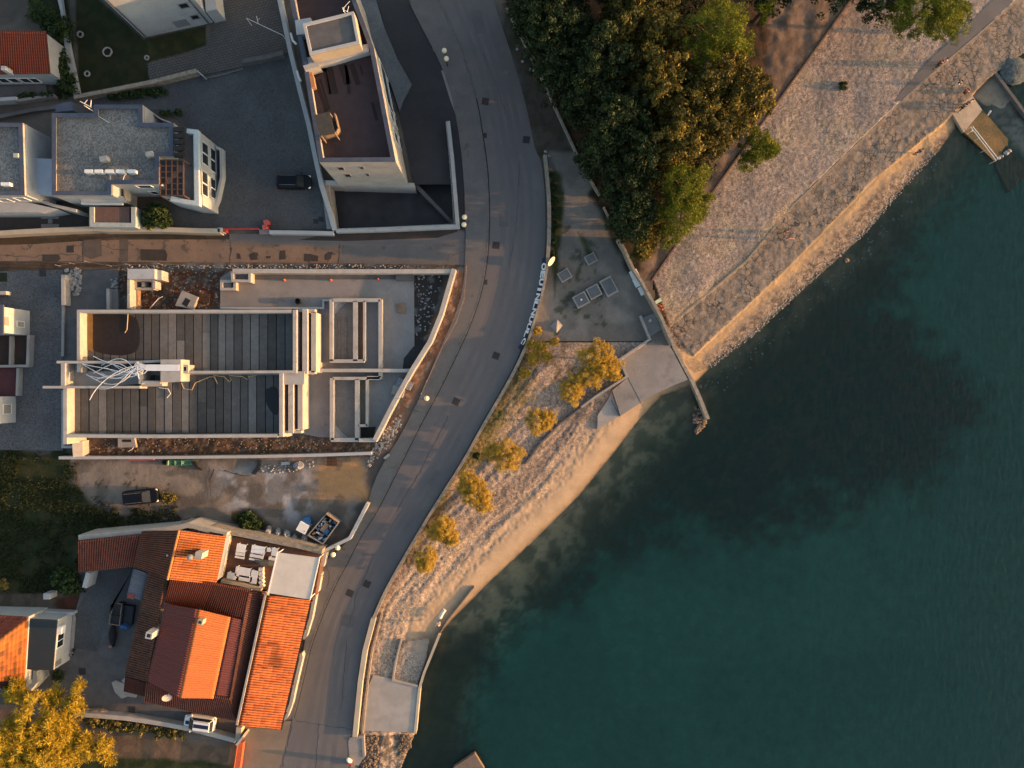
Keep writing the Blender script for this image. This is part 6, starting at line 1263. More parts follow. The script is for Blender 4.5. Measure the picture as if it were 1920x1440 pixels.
def tree(name, label, cat, blobs, mat_, trunk=None, dens=1.0, clump=.55, per=44, size=.145, group=None, lobes=.28, seed=0, tr_r=.22, flat=.5, aspect=.55, star=False):
    """blobs: (px, py, radius px, z top, z bottom) as seen in the photo"""
    r = np.random.default_rng(seed+101); Cs = []; Rs = []; Ls = []
    for bx, by, br, z1, z0 in blobs:
        zc = (z0+z1)/2; c = np.array(P(bx, by, zc+(z1-zc)*.4)); Rr = br/16*(H-zc)/H; c[2] = zc
        n = int(max(6, dens*Rr*Rr*7.5/clump**2*.55)); u = r.normal(size=(n,3)); u /= np.linalg.norm(u,axis=1)[:,None]; u[:,2] = np.where(u[:,2] < -.35, -u[:,2], u[:,2])
        az = np.arctan2(u[:,1], u[:,0]); lob = 1 + lobes*(np.sin(az*3+seed)*.5+np.sin(az*5+seed*2.3)*.5) + r.normal(size=n)*.07
        f = r.uniform(.35,1,n)**.45*lob; cr = clump*r.uniform(.6,1.25,n)
        p = c + u*np.stack([np.full(n,max(.2,Rr-clump*.6))]*2+[np.full(n,(z1-z0)/2-.2*clump)],1)*f[:,None]
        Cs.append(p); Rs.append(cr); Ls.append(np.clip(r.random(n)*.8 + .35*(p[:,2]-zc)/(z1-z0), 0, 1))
    C = np.concatenate(Cs); Rc = np.concatenate(Rs); L = np.concatenate(Ls)
    V, lv = leaves(C, Rc, per, size, flat, L, aspect, r, star)
    x, y = (trunk if trunk else (blobs[0][0], blobs[0][1])); zt_ = max(b_[3] for b_ in blobs); base = P(x, y, zt_*.5); base = (base[0], base[1], 0.0)
    o = root(name, base, label, cat, group)
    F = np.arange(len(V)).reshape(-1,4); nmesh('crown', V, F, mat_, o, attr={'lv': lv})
    t = MB(); t.tube([(base[0],base[1],-.3),(base[0]+.1,base[1],zt_*.25),(base[0],base[1]+.1,zt_*.55),(base[0],base[1],zt_*.8)], [tr_r*1.3,tr_r,tr_r*.75,tr_r*.3], 8)
    for k in r.choice(len(C), min(9, len(C)), replace=False):
        q = C[k]; s0 = zt_*r.uniform(.25,.55); t.tube([(base[0],base[1],s0), ((base[0]+q[0])/2,(base[1]+q[1])/2,(s0+q[2])/2+.2), tuple(q)], [tr_r*.5,tr_r*.32,.03], 6)
    t.build('trunk', M['bark'], o); return o
g = 'trees of the shore grove'
PD, PB_, OK = M['pine_dark'], M['pine_bright'], M['oak']
tree('pine_tree','dark green pine at the top of the grove beside the road verge','pine tree',[(1000,0,57,11,.6),(1035,50,66,12,.6),(1050,-20,55,12,.6)],PD,group=g,dens=1.3,seed=1)
tree('pine_tree','dark pine leaning over the low stone wall halfway up the grove','pine tree',[(1045,110,55,10,.6),(1062,150,42,9,.6)],PD,group=g,dens=1.3,seed=2)
tree('pine_tree','dark pine in the grove centre left with blackish gaps','pine tree',[(1130,110,68,12,.6),(1110,165,53,11,.6)],PD,group=g,dens=1.3,seed=3)
tree('oak_tree','grey green broadleaf at the top middle of the grove','broadleaf tree',[(1215,45,77,12,.6),(1170,10,44,11,.6)],OK,group=g,dens=1.3,seed=4,size=.17)
tree('pine_tree','bright green pine at the upper right of the grove','pine tree',[(1352,50,62,12.5,6),(1320,95,42,11,6),(1385,85,36,10,5)],PB_,group=g,seed=5,clump=.48,per=60,size=.12,star=True,aspect=.3)
tree('pine_tree','small bright pine sprig touching the top edge right of the grove','pine tree',[(1435,8,24,8,4)],PB_,group=g,seed=6,clump=.5,dens=.8)
tree('oak_tree','golden topped broadleaf in the middle of the grove','broadleaf tree',[(1235,150,68,12,.6),(1270,200,50,11.5,.6)],OK,group=g,dens=1.3,seed=7,size=.17)
tree('pine_tree','dark bluish tree in the left middle of the grove','pine tree',[(1150,225,55,11.5,.6),(1125,275,40,10,.6)],PD,group=g,dens=1.3,seed=8)
tree('oak_tree','large olive brown broadleaf on the right side of the grove','broadleaf tree',[(1365,150,66,11,.6),(1400,180,53,10.5,.6),(1320,160,44,11.5,.6)],OK,group=g,dens=1.3,seed=9,size=.17)
tree('oak_tree','wide golden olive broadleaf right of the grove centre','broadleaf tree',[(1310,235,61,11,.6),(1265,265,53,11.5,.6),(1365,225,46,10,.6)],OK,group=g,dens=1.3,seed=10,size=.17)
tree('pine_tree','shaded pine between the olive broadleaf and the lower dark pine','pine tree',[(1200,270,53,11,.6),(1185,210,42,11,.6)],PD,group=g,dens=1.3,seed=11)
tree('pine_tree','dark green pine low on the left side of the grove','pine tree',[(1180,345,53,9,.6),(1190,400,46,8.5,3.5),(1150,310,31,8,4)],PD,group=g,dens=1.3,seed=12)
tree('pine_tree','big bright yellow green pine at the lower right of the grove','pine tree',[(1285,345,50,9.5,3.5),(1280,405,46,9,3),(1255,440,26,6,3),(1305,385,34,8,3)],PB_,group=g,seed=13,clump=.48,per=60,size=.12,star=True,aspect=.3)
tree('oak_tree','small golden broadleaf at the southern tip of the grove','broadleaf tree',[(1213,440,33,7,2.5),(1205,468,22,5,2),(1235,400,29,7,3)],OK,group=g,dens=1.3,seed=14,clump=.45)
tree('pine_tree','lone small bright pine jutting out over the pebble terrace','pine tree',[(1425,268,34,7,3),(1405,300,22,5.5,3),(1445,280,22,6,3)],PB_,group=g,seed=15,clump=.42,per=60,size=.12,star=True,aspect=.3)
tree('pine_tree','bright pine hanging over the pebbles at the top right','pine tree',[(1735,15,60,10,4),(1775,40,40,9,4),(1690,20,30,8,4),(1790,10,36,9,4)],PB_,seed=16,group=g,clump=.48,per=60,size=.12,star=True,aspect=.3)
tree('pine_tree','shaded pine crown cut by the top edge above the dirt clearing','pine tree',[(1130,-75,61,11,.6),(1230,-50,66,12,.6)],PD,group=g,dens=1.3,seed=17)
tree('pine_tree','dark pine crown on the top edge right of the bright pine','pine tree',[(1450,-60,66,11,.6),(1560,-60,66,11,.6),(1650,-30,55,10,.6)],PD,group=g,dens=1.3,seed=18)
for i, (x, y, r_, lab) in enumerate(((975,25,26,'added sun blocking bush at the top of the grove edge'),(1010,85,24,'added sun blocking bush behind the upper piece of grove wall'),(1075,200,28,'added sun blocking bush halfway along the grove wall'),(1100,300,24,'added sun blocking bush above the short wall piece of the grove'),(1160,420,24,'added sun blocking bush at the low end of the grove'),(1090,60,30,'added sun blocking bush between the two dark pines'),(1040,-20,34,'added sun blocking bush on the top edge at the start of the grove'))):
    tree('sun_block_bush', lab, 'bush', [(x,y,r_,4.5,.1),(x+8,y+18,r_*.8,3.6,.1)], PD, group='added sun blockers of the grove', seed=120+i, dens=1.2)  # bushes added along the grove edge to block the low sun
UND = [(945,-40),(1330,-40),(1350,120),(1400,190),(1330,330),(1250,430),(1215,470),(1170,430),(1120,330),(1050,190),(1000,90),(960,10)]
r = np.random.default_rng(99); X = r.uniform(945, 1410, 2600); Y = r.uniform(-40, 470, 2600); k = inpoly(X, Y, UND) & ~inpoly(X, Y, [(1075,-40),(1195,-40),(1195,48),(1080,45)]); X = X[k]; Y = Y[k]; Z = r.uniform(.3, 4.6, len(X)); s = (H-Z)/H/16
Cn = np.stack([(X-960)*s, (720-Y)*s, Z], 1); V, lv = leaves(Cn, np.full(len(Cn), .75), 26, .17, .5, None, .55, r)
nmesh('shade_foliage', V, np.arange(len(V)).reshape(-1,4), PD, attr={'lv': lv*.7}, base=(15,30,0), label='added dense foliage hidden beneath the grove trees to block low sun', cat='shade_foliage', kind='stuff')  # leaf mass added under the crowns to block low sun, hidden from above
# tamarisks along the beach wall
tg = 'yellow tamarisks along the beach wall'
TM = M['tamarisk']
for i, (bl, lab) in enumerate((
    ([(1120,672,36,2.9,.7),(1145,690,26,2.4,.6),(1110,705,26,2.6,.6)], 'largest orange yellow tamarisk nearest the concrete landing'),
    ([(1072,735,26,2.6,.6),(1080,715,20,2.4,.6)], 'orange tamarisk just below and left of the largest one'),
    ([(1010,790,27,2.5,.6),(1030,785,18,2.2,.6)], 'olive yellow tamarisk third from the concrete landing'),
    ([(952,855,32,2.9,.6),(925,850,20,2.2,.5)], 'round golden tamarisk in the middle of the row'),
    ([(893,925,30,2.6,.5),(880,908,26,2.4,.5),(905,945,20,2.2,.5)], 'golden tamarisk third from the lower end of the row'),
    ([(832,992,26,2.5,.5),(845,1010,18,2.1,.5),(818,1000,20,2.2,.5)], 'golden tamarisk second from the lower end of the row'),
    ([(800,1048,23,2.3,.5),(795,1062,16,2,.5)], 'smallest golden tamarisk at the lower end of the row'))):
    tree('tamarisk', lab, 'tamarisk', bl, TM, group=tg, seed=30+i, clump=.24, per=52, size=.068, dens=1.15, tr_r=.09, lobes=.25, flat=.9, aspect=.32)
gx = [(1012,650,14),(1000,672,14),(1025,668,12),(985,700,12),(1040,640,10),(1008,620,9),(995,645,10)]
for i, (x, y, r_) in enumerate(gx):
    tree('bush', ['ochre bush against the lettered wall just above the others','ochre bush against the road wall, second from the top','low dry bush between the wall and the grey block','lowest ochre bush of the group at the road wall','small dry bush beside the pyramid shaped block','topmost ochre bush on the lettered wall','narrow ochre bush squeezed to the road wall'][i], 'bush', [(x,y,r_,.9,.05)], M['tamarisk'], group='dry bushes behind the lettered wall', seed=50+i, clump=.22, per=30, size=.09, dens=1.3, tr_r=.03, aspect=.35)
# big yellow tree bottom left: many star shaped sprays
YT = M['yellowtree']
tree('yellow_tree','big yellow tree with star shaped sprays in the bottom left corner','tree',[(60,1385,70,7,2),(20,1420,60,7,2),(105,1360,38,6,2),(140,1320,22,5,2.5),(148,1288,12,4.5,3),(120,1400,40,5.5,2),(160,1400,28,5,2),(195,1398,20,4.5,2),(30,1300,24,5,2.5),(35,1285,12,4.5,3),(95,1310,18,5,2.5),(70,1440,60,6,2),(200,1425,14,4,2)],YT,trunk=(60,1390),seed=60,clump=.42,per=40,size=.26,dens=1.1,aspect=.16,flat=1.0,lobes=.4,star=True)
def hedge(name, label, cat, line, w, z1, m, seed, clump=.3, per=30, size=.11, **kw):
    r = np.random.default_rng(seed); C = []
    for (a, b) in zip(line[:-1], line[1:]):
        L = math.dist(a, b)/16; n = int(L*w*14/clump/3)+4
        t = r.random(n); p = np.array(P(a[0], a[1], z1*.7)); q = np.array(P(b[0], b[1], z1*.7)); c = p*(1-t[:,None])+q*t[:,None]; c[:,:2] += r.uniform(-w/2, w/2, (n,2)); c[:,2] = r.uniform(.15, z1-.1, n); C.append(c)
    C = np.concatenate(C); V, lv = leaves(C, np.full(len(C), clump), per, size, .7, None, .5, r); base = (float(C[:,0].mean()), float(C[:,1].mean()), 0)
    o = root(name, base, label, cat, kw.get('group')); nmesh('foliage', V, np.arange(len(V)).reshape(-1,4), m, o, attr={'lv': lv})
    t = MB()
    for k in range(0, len(C), max(1, len(C)//12)): t.tube([(C[k][0],C[k][1],-.1),tuple(C[k])], [.04,.015], 5)
    t.build('stem', M['bark'], o); return o
hedge('hedge','long leafy hedge with gold tipped leaves below the white garden wall','hedge',[(165,1352),(200,1360),(250,1366),(300,1376),(338,1378)],1.0,1.0,M['hedge'],70,.28,34,.11)
hedge('hedge','tall dark shrub border between the pale garden path and the red roofed corner house','hedge',[(70,20),(100,40),(118,60)],2.2,2.4,M['shrub'],71,.45,34,.16)
hedge('hedge','dark ivy hedge along the pale garden path beside the lawn','hedge',[(104,100),(115,125),(125,165)],1.6,1.8,M['shrub'],72,.4,34,.15)
hedge('hedge','dark ivy on the terrace wall below the red roofed corner house','hedge',[(35,183),(100,176)],.5,1.1,M['shrub'],73,.25,26,.12)
hedge('hedge','thin dark shrubs along the retaining wall north of the gravel roofed block','hedge',[(200,180),(260,175),(310,170)],.8,.7,M['shrub'],74,.25,20,.12)
hedge('hedge','low clipped green hedge strip at the edge of the big courtyard','hedge',[(298,211),(338,210)],.5,.6,M['shrub'],75,.22,30,.1)
tree('bush','round green bush with a yellow tip beside the garden annex','bush',[(292,402,28,2.6,.2),(280,415,16,2,.2),(305,415,15,1.8,.2)],M['shrub'],seed=80,clump=.35,per=34,size=.13,tr_r=.06)
tree('bush','small yellow lit bush tip against the lane wall','bush',[(280,425,7,1.6,.8)],M['yellowtree'],seed=81,clump=.2,per=30,size=.1,tr_r=.03)
tree('bush','dark reddish bush beside the wrapped bundles on the dirt lot','bush',[(462,978,22,1.2,.0),(478,985,14,1,.0)],M['shrub'],seed=82,clump=.3,per=30,size=.12,tr_r=.04)
tree('bush','weedy bush in front of the black estate car','bush',[(312,935,12,.7,.0),(325,932,8,.6,.0)],M['hedge'],seed=83,clump=.2,per=24,size=.1,tr_r=.02)
tree('bush','spiky dark potted shrub below the dark flat roof','bush',[(108,1268,12,1.4,.1)],M['shrub'],seed=84,clump=.25,per=26,size=.14,tr_r=.03,aspect=.25)
tree('bush','bushy green shrub in the corner between grass and the back yard','bush',[(130,1098,22,2.0,.1),(112,1085,20,1.8,.1)],M['shrub'],seed=85,clump=.35,per=30,size=.13,tr_r=.04)
tree('bush','lime green bush at the left edge above the lower left house','bush',[(3,1097,12,1.4,.1)],M['hedge'],seed=86,clump=.25,per=30,size=.1,tr_r=.03)
tree('bush','lone dark bush on the pebble terrace','bush',[(1581,160,9,-.1,-.7)],M['shrub'],seed=87,clump=.2,per=26,size=.08,tr_r=.02)
tree('bush','dark bush at the foot of the road wall beside the golden tamarisk','bush',[(893,855,8,.5,-.3)],M['shrub'],seed=88,clump=.18,per=26,size=.08,tr_r=.02)
for i, (x, y, r_, lab) in enumerate(((1034,350,9,'dark creeper clump at the upper end of the east verge of the road wall'),(1038,400,11,'dark creeper clump in the middle of the east verge of the road wall'),(1036,455,9,'dark creeper clump above the white disc at the road wall'))):
    tree('creeper', lab, 'creeper', [(x,y,r_,.5,0),(x,y+22,r_,.5,0),(x-1,y-22,r_*.8,.5,0)], M['shrub'], seed=90+i, clump=.22, per=26, size=.08, tr_r=.02, dens=1.2)
b = hedge('creeper','creeper with yellow flowers along the white wall by the canvas awning','creeper',[(602,1072),(597,1090)],.35,1.3,M['yellowtree'],95,.16,24,.07)
b = hedge('creeper','green creeper between the awning and the garden wall','creeper',[(594,1098),(584,1122)],.3,1.2,M['hedge'],96,.16,24,.07)
# rough grass of the meadow: blades nobody could count
r = np.random.default_rng(5); n = 60000; X = r.uniform(-60, 345, n); Y = r.uniform(845, 1112, n); k = inpoly(X, Y, GRASS); X = X[k]; Y = Y[k]
dens = fbm(X/16*.6, Y/16*.6, 4, 77); k = dens + r.normal(0,.06,len(X)) > .47; X = X[k]; Y = Y[k]; n = len(X); s = (H-.1)/H/16
base = np.stack([(X-960)*s, (720-Y)*s, np.zeros(n)], 1); a = r.uniform(0, 6.28, n); w = np.stack([np.cos(a), np.sin(a), np.zeros(n)], 1)*r.uniform(.03,.08,n)[:,None]
tip = base + np.stack([r.normal(0,.14,n), r.normal(0,.14,n), r.uniform(.06,.22,n)], 1); V = np.stack([base-w, base+w, tip+w*.4, tip-w*.4], 1).reshape(-1,3)
nmesh('meadow_grass', V, np.arange(n*4).reshape(-1,4), M['grassblade'], attr={'lv': np.repeat(r.random(n), 4)}, base=(-52,-17,0), label='rough dark green grass of the meadow left of the dirt lot', cat='grass', kind='stuff')
# tufts on the dirt lot and at road edges
n = 4500; X = r.uniform(140, 345, n); Y = r.uniform(870, 1005, n); k = (fbm(X/16*.9, Y/16*.9, 4, 13)+r.normal(0,.03,len(X)) > .52) & inpoly(X, Y, [(165,930),(225,955),(262,952),(330,948),(342,985),(170,1005),(150,960)]); X = X[k]; Y = Y[k]; n = len(X)
base = np.stack([(X-960)*s, (720-Y)*s, np.zeros(n)], 1); a = r.uniform(0, 6.28, n); w = np.stack([np.cos(a), np.sin(a), np.zeros(n)], 1)*.1
tip = base + np.stack([r.normal(0,.1,n), r.normal(0,.1,n), r.uniform(.08,.22,n)], 1); V = np.stack([base-w, base+w, tip+w*.4, tip-w*.4], 1).reshape(-1,3)
nmesh('weeds', V, np.arange(n*4).reshape(-1,4), M['grassblade'], attr={'lv': np.repeat(r.random(n)*.6, 4)}, base=(-45,-13,0), label='low weeds spotting the pale dirt around the black estate car', cat='weeds', kind='stuff')
# ---------------- road wall, promenade, pier ----------------
RWm = M['stone_wall']
p1 = [q for q in ROADWALL if q[1] <= 500]; p2 = [q for q in ROADWALL if q[1] >= 490]
zl = .55
wall(smooth(p1, 1), .42, -.5, .7, RWm, 'pale stone road wall north of the painted letters', name='road_wall')
wall(smooth([q for q in ROADWALL if 490 <= q[1] <= 640], 1), .30, -.6, .75, RWm, 'thin stone road wall painted with white letters on navy blue', name='road_wall')
wall(smooth([q for q in ROADWALL if 640 <= q[1] <= 1160], 1), .36, -.8, .5, RWm, 'long stone wall between the road and the tamarisk beach', name='road_wall')
wall([(700,1160),(684,1220),(675,1280),(669,1340),(665,1382)], .55, -.9, .5, M['plaster_cream'], 'broad cream topped wall between the road and the slipway', name='road_wall')
wall([(716,1150),(697,1222),(689,1280),(683,1340),(679,1380)], .22, -1, -.2, RWm, 'narrow inner ledge wall beside the slipway', name='ledge_wall')
# sloping painted plinth with letters facing the road
band = [(1017,484),(1015,505),(1011,530),(1005,555),(998,582),(989,610),(979,640),(971,652)]
top = [(1026,484),(1024,505),(1019,530),(1013,555),(1006,582),(996,610),(986,640),(977,655)]
b = MB(); vs = [P(x,y,.03) for x,y in band]+[P(x,y,.62) for x,y in top]; n = len(band)
b.add(vs, [(i+1,i,n+i,n+i+1) for i in range(n-1)]); b.add([(v[0]+.02,v[1],v[2]-.3) for v in vs], [(i,i+1,n+i+1,n+i) for i in range(n-1)])
pl = b.build('painted_plinth', M['navy'], label='sloping navy painted plinth carrying big white letters along the road', cat='painted wall')
txt = 'OEUINLNUULC'; nl = len(txt)
def along(line, t):
    L = [0]
    for a, c in zip(line[:-1], line[1:]): L.append(L[-1]+math.dist(a, c))
    s = t*L[-1]
    for i in range(len(line)-1):
        if s <= L[i+1]: f = (s-L[i])/(L[i+1]-L[i]); return (line[i][0]*(1-f)+line[i+1][0]*f, line[i][1]*(1-f)+line[i+1][1]*f)
    return line[-1]
for i, ch in enumerate(txt):
    t = .05+.90*(i+.5)/nl; lo = Vector(P(*along(band, t), .03)); hi = Vector(P(*along(top, t), .62)); lo2 = Vector(P(*along(band, min(1,t+.02)), .03))
    up = (hi-lo).normalized(); rt = (lo2-lo).normalized(); nn = rt.cross(up).normalized()
    cu = bpy.data.curves.new('letter', 'FONT'); cu.body = ch; cu.size = 1; cu.extrude = .01; cu.offset = .05; tmp = bpy.data.objects.new('tmp', cu); COL.objects.link(tmp)
    dg = bpy.context.evaluated_depsgraph_get(); me = bpy.data.meshes.new_from_object(tmp.evaluated_get(dg)); bpy.data.objects.remove(tmp)
    xs = [v.co.x for v in me.vertices]; ys = [v.co.y for v in me.vertices]; x0, x1, y0, y1 = min(xs), max(xs), min(ys), max(ys)
    hgt = (hi-lo).length*.95; wid = .86 if ch not in 'I' else .35
    cen = lo*.5+hi*.5+nn*.03
    for v in me.vertices:
        q = cen + rt*((v.co.x-(x0+x1)/2)/(x1-x0)*wid) + up*((v.co.y-(y0+y1)/2)/(y1-y0)*hgt) + nn*v.co.z
        v.co = q - Vector(PB[pl.name])
    me.materials.append(M['metal_white']); o = bpy.data.objects.new('letter', me); COL.objects.link(o); o.parent = pl
# grove wall, promenade edges
wall([(950,14),(975,62),(990,92),(1003,118)], .3, -.2, .5, RWm, 'upper piece of the broken low stone wall along the grove', name='grove_wall')
wall([(1006,124),(1045,210),(1080,285),(1108,338),(1124,366)], .26, -.2, .45, RWm, 'long thin low stone wall along the shaded grove edge', name='grove_wall')
wall([(1132,388),(1142,408)], .2, -.2, .4, RWm, 'short stone wall piece under the lower dark pine', name='grove_wall')
wall([(1160,446),(1172,468),(1188,504),(1205,530),(1216,552)], .28, -.2, 1.6, RWm, 'stone wall piece behind the long white bench', name='grove_wall')
wall([(1213,546),(1228,572),(1240,594),(1252,622),(1263,645)], .34, -.9, 1.7, RWm, 'tall stone wall beside the towel and the sitting person', name='promenade_wall')
wall([(1260,640),(1280,682),(1300,718),(1315,752),(1328,786)], .42, [-2.2]*5 and -2.4, -.35, RWm, 'stone jetty wall running from the landing into the sea', name='jetty')
wall([(1222,526),(1340,355),(1450,203),(1590,8),(1625,-40)], .16, -.7, .06, mat('rusty_edge', (.20,.12,.08)), 'thin rusty edging between the grove soil and the pebble terrace', 'edging', name='edging')
wall([(1256,610),(1400,489),(1488,384),(1530,345),(1600,278),(1700,182),(1740,146),(1840,60),(1905,2),(1960,-50)], .22, -1.1, -.47, M['stone_wall'], 'long stone kerb between the pebble terrace and the cracked paving', 'kerb', name='terrace_kerb')
sheet('terrace_strip', [(1690,188),(1740,143),(1840,56),(1900,3),(1880,-20),(1800,62),(1745,110),(1700,160),(1675,190)], -.42, M['asphalt'])
sheet('landing', [(1222,639),(1252,640),(1265,665),(1290,712),(1264,722),(1222,742),(1163,780)], -.35, M['concrete'], th=1.2)
sheet('landing', [(1220,640),(1161,676),(1177,708),(1148,732),(1163,779),(1223,741)], -.345, M['concrete'], th=1.2)
sheet('landing', [(1147,733),(1140,750),(1121,778),(1120,805),(1162,780)], -.62, M['concrete_light'], th=1.0)
b = MB(); b.path(PP([(1177,708),(1205,762)], -.335), .05, -.4, -.335); b.path(PP([(1146,750),(1162,781)], -.39), .05, -.45, -.39); b.build('landing_joint', M['black'], kind='structure')
wall([(1201,592),(1219,636),(1162,674),(1176,706),(1120,742),(1090,764)], .26, -.8, .55, M['concrete_light'], 'zigzag low concrete wall around the landing', name='landing_wall')
rocks('seabed_stones', [(1305,722),(1420,622),(1520,530),(1620,440),(1700,345),(1762,280),(1775,300),(1720,370),(1640,470),(1540,570),(1440,660),(1350,740)], 170, .06, .18, M['rock'], 'dark stones under the shallow water off the sand strip', 'stones', -1.72, 25)
rocks('shore_pebbles', [(1335,690),(1425,620),(1525,526),(1625,436),(1705,344),(1765,278),(1745,285),(1690,340),(1610,425),(1505,520),(1400,610),(1320,680)], 900, .03, .10, M['rock'], 'pebbles along the water edge of the sand strip', 'pebbles', -1.42, 26)
wall([(1090,765),(1050,795),(1015,830),(985,870)], .2, -.9, -.15, M['kerb'], 'low curb sinking into the beach gravel below the zigzag wall', 'kerb', name='beach_kerb')
wall([(824,1190),(808,1230),(795,1262),(786,1292),(782,1335),(778,1376)], .30, -2.4, -.40, M['plaster_cream'], 'yellow lit seawall edge along the slipway and the wet trench', name='seawall')
wall([(890,1100),(860,1138),(838,1166),(824,1190)], .12, -1.6, -.9, RWm, 'thin buried top of the seawall along the sand', name='seawall')
wall([(752,1200),(742,1240),(736,1276),(783,1287)], .20, -1.2, -.38, M['concrete_light'], 'low concrete curb round the wet trench', name='trench_curb')
wall([(655,1386),(680,1382),(682,1420)], .3, -.5, .12, M['concrete'], 'low curb at the south end of the road wall', name='kerb_wall')
sheet('kerb_apron', [(653,1388),(680,1384),(683,1420),(672,1436),(655,1430)], .05, M['concrete'])
rocks('shore_rocks', [(676,1385),(708,1378),(710,1420),(700,1460),(672,1460),(680,1420)], 240, .07, .22, M['rock_brown'], 'brown rocks heaped south of the slipway', 'rocks', -.6, 21)
rocks('shore_rocks', [(745,1378),(775,1380),(768,1405),(748,1420)], 120, .07, .2, M['rock_brown'], 'wet brown rocks at the water edge south of the slipway', 'rocks', -1.0, 22)
rocks('jetty_rocks', [(1300,762),(1318,765),(1322,800),(1310,815),(1302,800)], 46, .12, .35, M['rock_brown'], 'jumble of orange lit boulders at the end of the jetty', 'rocks', -1.6, 23)
for x, y, r_, lab in ((1588,488,.4,'brown rock breaking the water off the sand strip, the right one'), (1574,479,.3,'brown rock breaking the water off the sand strip, the left one')):
    b = MB(); c = P(x, y, -1.5); b.ball((c[0],c[1],-1.6), r_, r_*.8, r_*.7, 9, 6, .2); b.build('sea_rock', M['rock_brown'], label=lab, cat='rock')
b = MB(); c = P(1908,128,-.5); b.ball((c[0],c[1],-1.2), 1.8, 1.7, .6, 28, 14, .04); b.build('boulder', mat('grey_boulder', (.16,.18,.18), (.07,.085,.09), 2.2, .3, 8, .95, .9, 3), smooth=True, label='large rounded grey boulder at the right edge above the breakwater', cat='boulder')
wall([(1866,135),(1920,208),(1985,300)], .35, -2.5, -.95, M['concrete_dark'], 'dark concrete breakwater edge beside the sunken sandy basin', name='breakwater')
# pier sliding into the water
Pr = root('bathing_pier', P(1835,230,-1.2), 'sloping concrete bathing pier with algae and a white handrail in the upper right corner', 'pier')
b = MB(); q = q3([(1785,212),(1823,179),(1843,206),(1808,248)], [-1.0,-1.0,-1.05,-1.05]); b.prism(q, -2.6, [-1.0,-1.0,-1.15,-1.15]); b.build('dry_deck', mat('pier_sand_concrete', (.44,.36,.28), (.36,.29,.22)), Pr)
b = MB(); b.prism(q3([(1808,248),(1843,206),(1890,262),(1889,280),(1866,304)], [-1.16,-1.16,-1.5,-1.54,-1.54]), -3.2, [-1.16,-1.16,-1.44,-1.53,-1.50]); b.build('wet_deck', mat('algae_concrete', (.19,.115,.045), (.075,.065,.025), .6, .3, 5, .7, .3), Pr)
hr = MB(); hr.tube([P(1820,238,-.2),P(1868,301,-.4)], .045); hr.tube([P(1824,237,-.25),P(1872,298,-.45)], .045)
for t in (0,.33,.66,1): c = P(1820+48*t,238+63*t,-.3); hr.tube([(c[0],c[1],-1.7),(c[0],c[1],-.25-.2*t)], .03)
hr.build('handrail', M['metal_white'], Pr)
b = MB(); b.tube([P(1813,251,-1.1),P(1822,246,-.5),P(1824,243,-.5)], .05); b.tube([P(1852,216,-1.3),P(1858,207,-1.0)], .10); b.build('ladder', M['metal_white'], Pr)
for i, (x, y, r_) in enumerate(((1872,296,.35),(1878,293,.3),(1886,287,.4),(1892,283,.3))):
    b = MB(); c = P(x, y, -1.6); b.ball((c[0],c[1],-1.6), r_, r_*.8, r_*.6, 8, 6, .2); b.build('pier_rock', M['rock'], label=['lowest','second lowest','second highest','highest'][i]+' of four pale stones on the end of the bathing pier', cat='rock', group='pale stones on the pier end')
b = MB(); b.prism(q3([(1862,300),(1890,272),(1938,318),(1892,360)], [-1.72]*4), -3.5, -1.72); b.build('sunken_slab', mat('sunken', (.13,.10,.05), (.06,.06,.04), 1), label='brownish sunken slab under water beyond the end of the bathing pier', cat='slab')
# bottom dock
b = MB(); b.prism(PP([(850,1440),(890,1413),(908,1442),(910,1500),(840,1500)], -.9), -3, -.9); b.build('dock_corner', mat('dock_boards', (.20,.15,.12)), label='corner of a wooden dock cut by the bottom edge', cat='dock')
# hatches on the gravel lot
def slab(px, py, lx, ly, a, h, lab, knob=False):
    o = root('hatch_block', P(px, py, 0), lab, 'concrete hatch', 'concrete hatches on the gravel lot'); c = P(px, py, h)
    q = MB(); q.obox(c[0], c[1], -.05, h, lx, ly, a); q.build('curb', M['concrete_light'], o); q = MB(); q.obox(c[0], c[1], h, h+.06, lx*.8, ly*.8, a); l = q.build('lid', mat('hatch_lid_%d' % px, (.13,.14,.155), (.105,.115,.125)), o)
    if knob: q = MB(); q.lathe((c[0],c[1],h+.06), [(.12,0),(.10,.06)], 10); q.build('knob', M['metal_white'], l)
al = R(28)
slab(1108,485,1.25,1.1,al,.3,'topmost hatch block of the gravel lot, at the tip of the dark grass'); slab(1059,516,1.4,1.2,R(30),.3,'leftmost square hatch block nearest the road wall')
slab(1090,562,1.6,1.5,al,.4,'square hatch block with a pale round knob',True); slab(1114,547,1.5,1.4,al,.4,'middle square hatch block between the knobbed one and the rectangular one'); slab(1142,537,1.45,2.1,al,.35,'largest rectangular hatch block of the gravel lot')
o = MB(); c = P(1044,611,.4); o.add([(c[0]-.8,c[1],0),(c[0],c[1]-.8,0),(c[0]+.8,c[1]+.1,0),(c[0]+.1,c[1]+.8,0),(c[0],c[1],.55)], [(0,1,4),(1,2,4),(2,3,4),(3,0,4),(3,2,1,0)]); o.build('pyramid_block', M['concrete_light'], label='low pyramid shaped grey block by the dry bushes', cat='concrete block')
bn = root('bench', P(1197,528,0), 'long white bench in three sections against the stone wall piece', 'bench')
for p0, w_ in (((1189.5,514),.95),((1196,529),.95),((1204,545),.7)):
    q = MB(); c = P(*p0, .5); q.obox(c[0], c[1], .42, .5, w_, 1.0, R(26)); q.build('seat', M['metal_white'], bn); q = MB(); q.obox(c[0], c[1], 0, .42, w_*.7, .15, R(26)); q.build('support', M['metal_white'], bn)
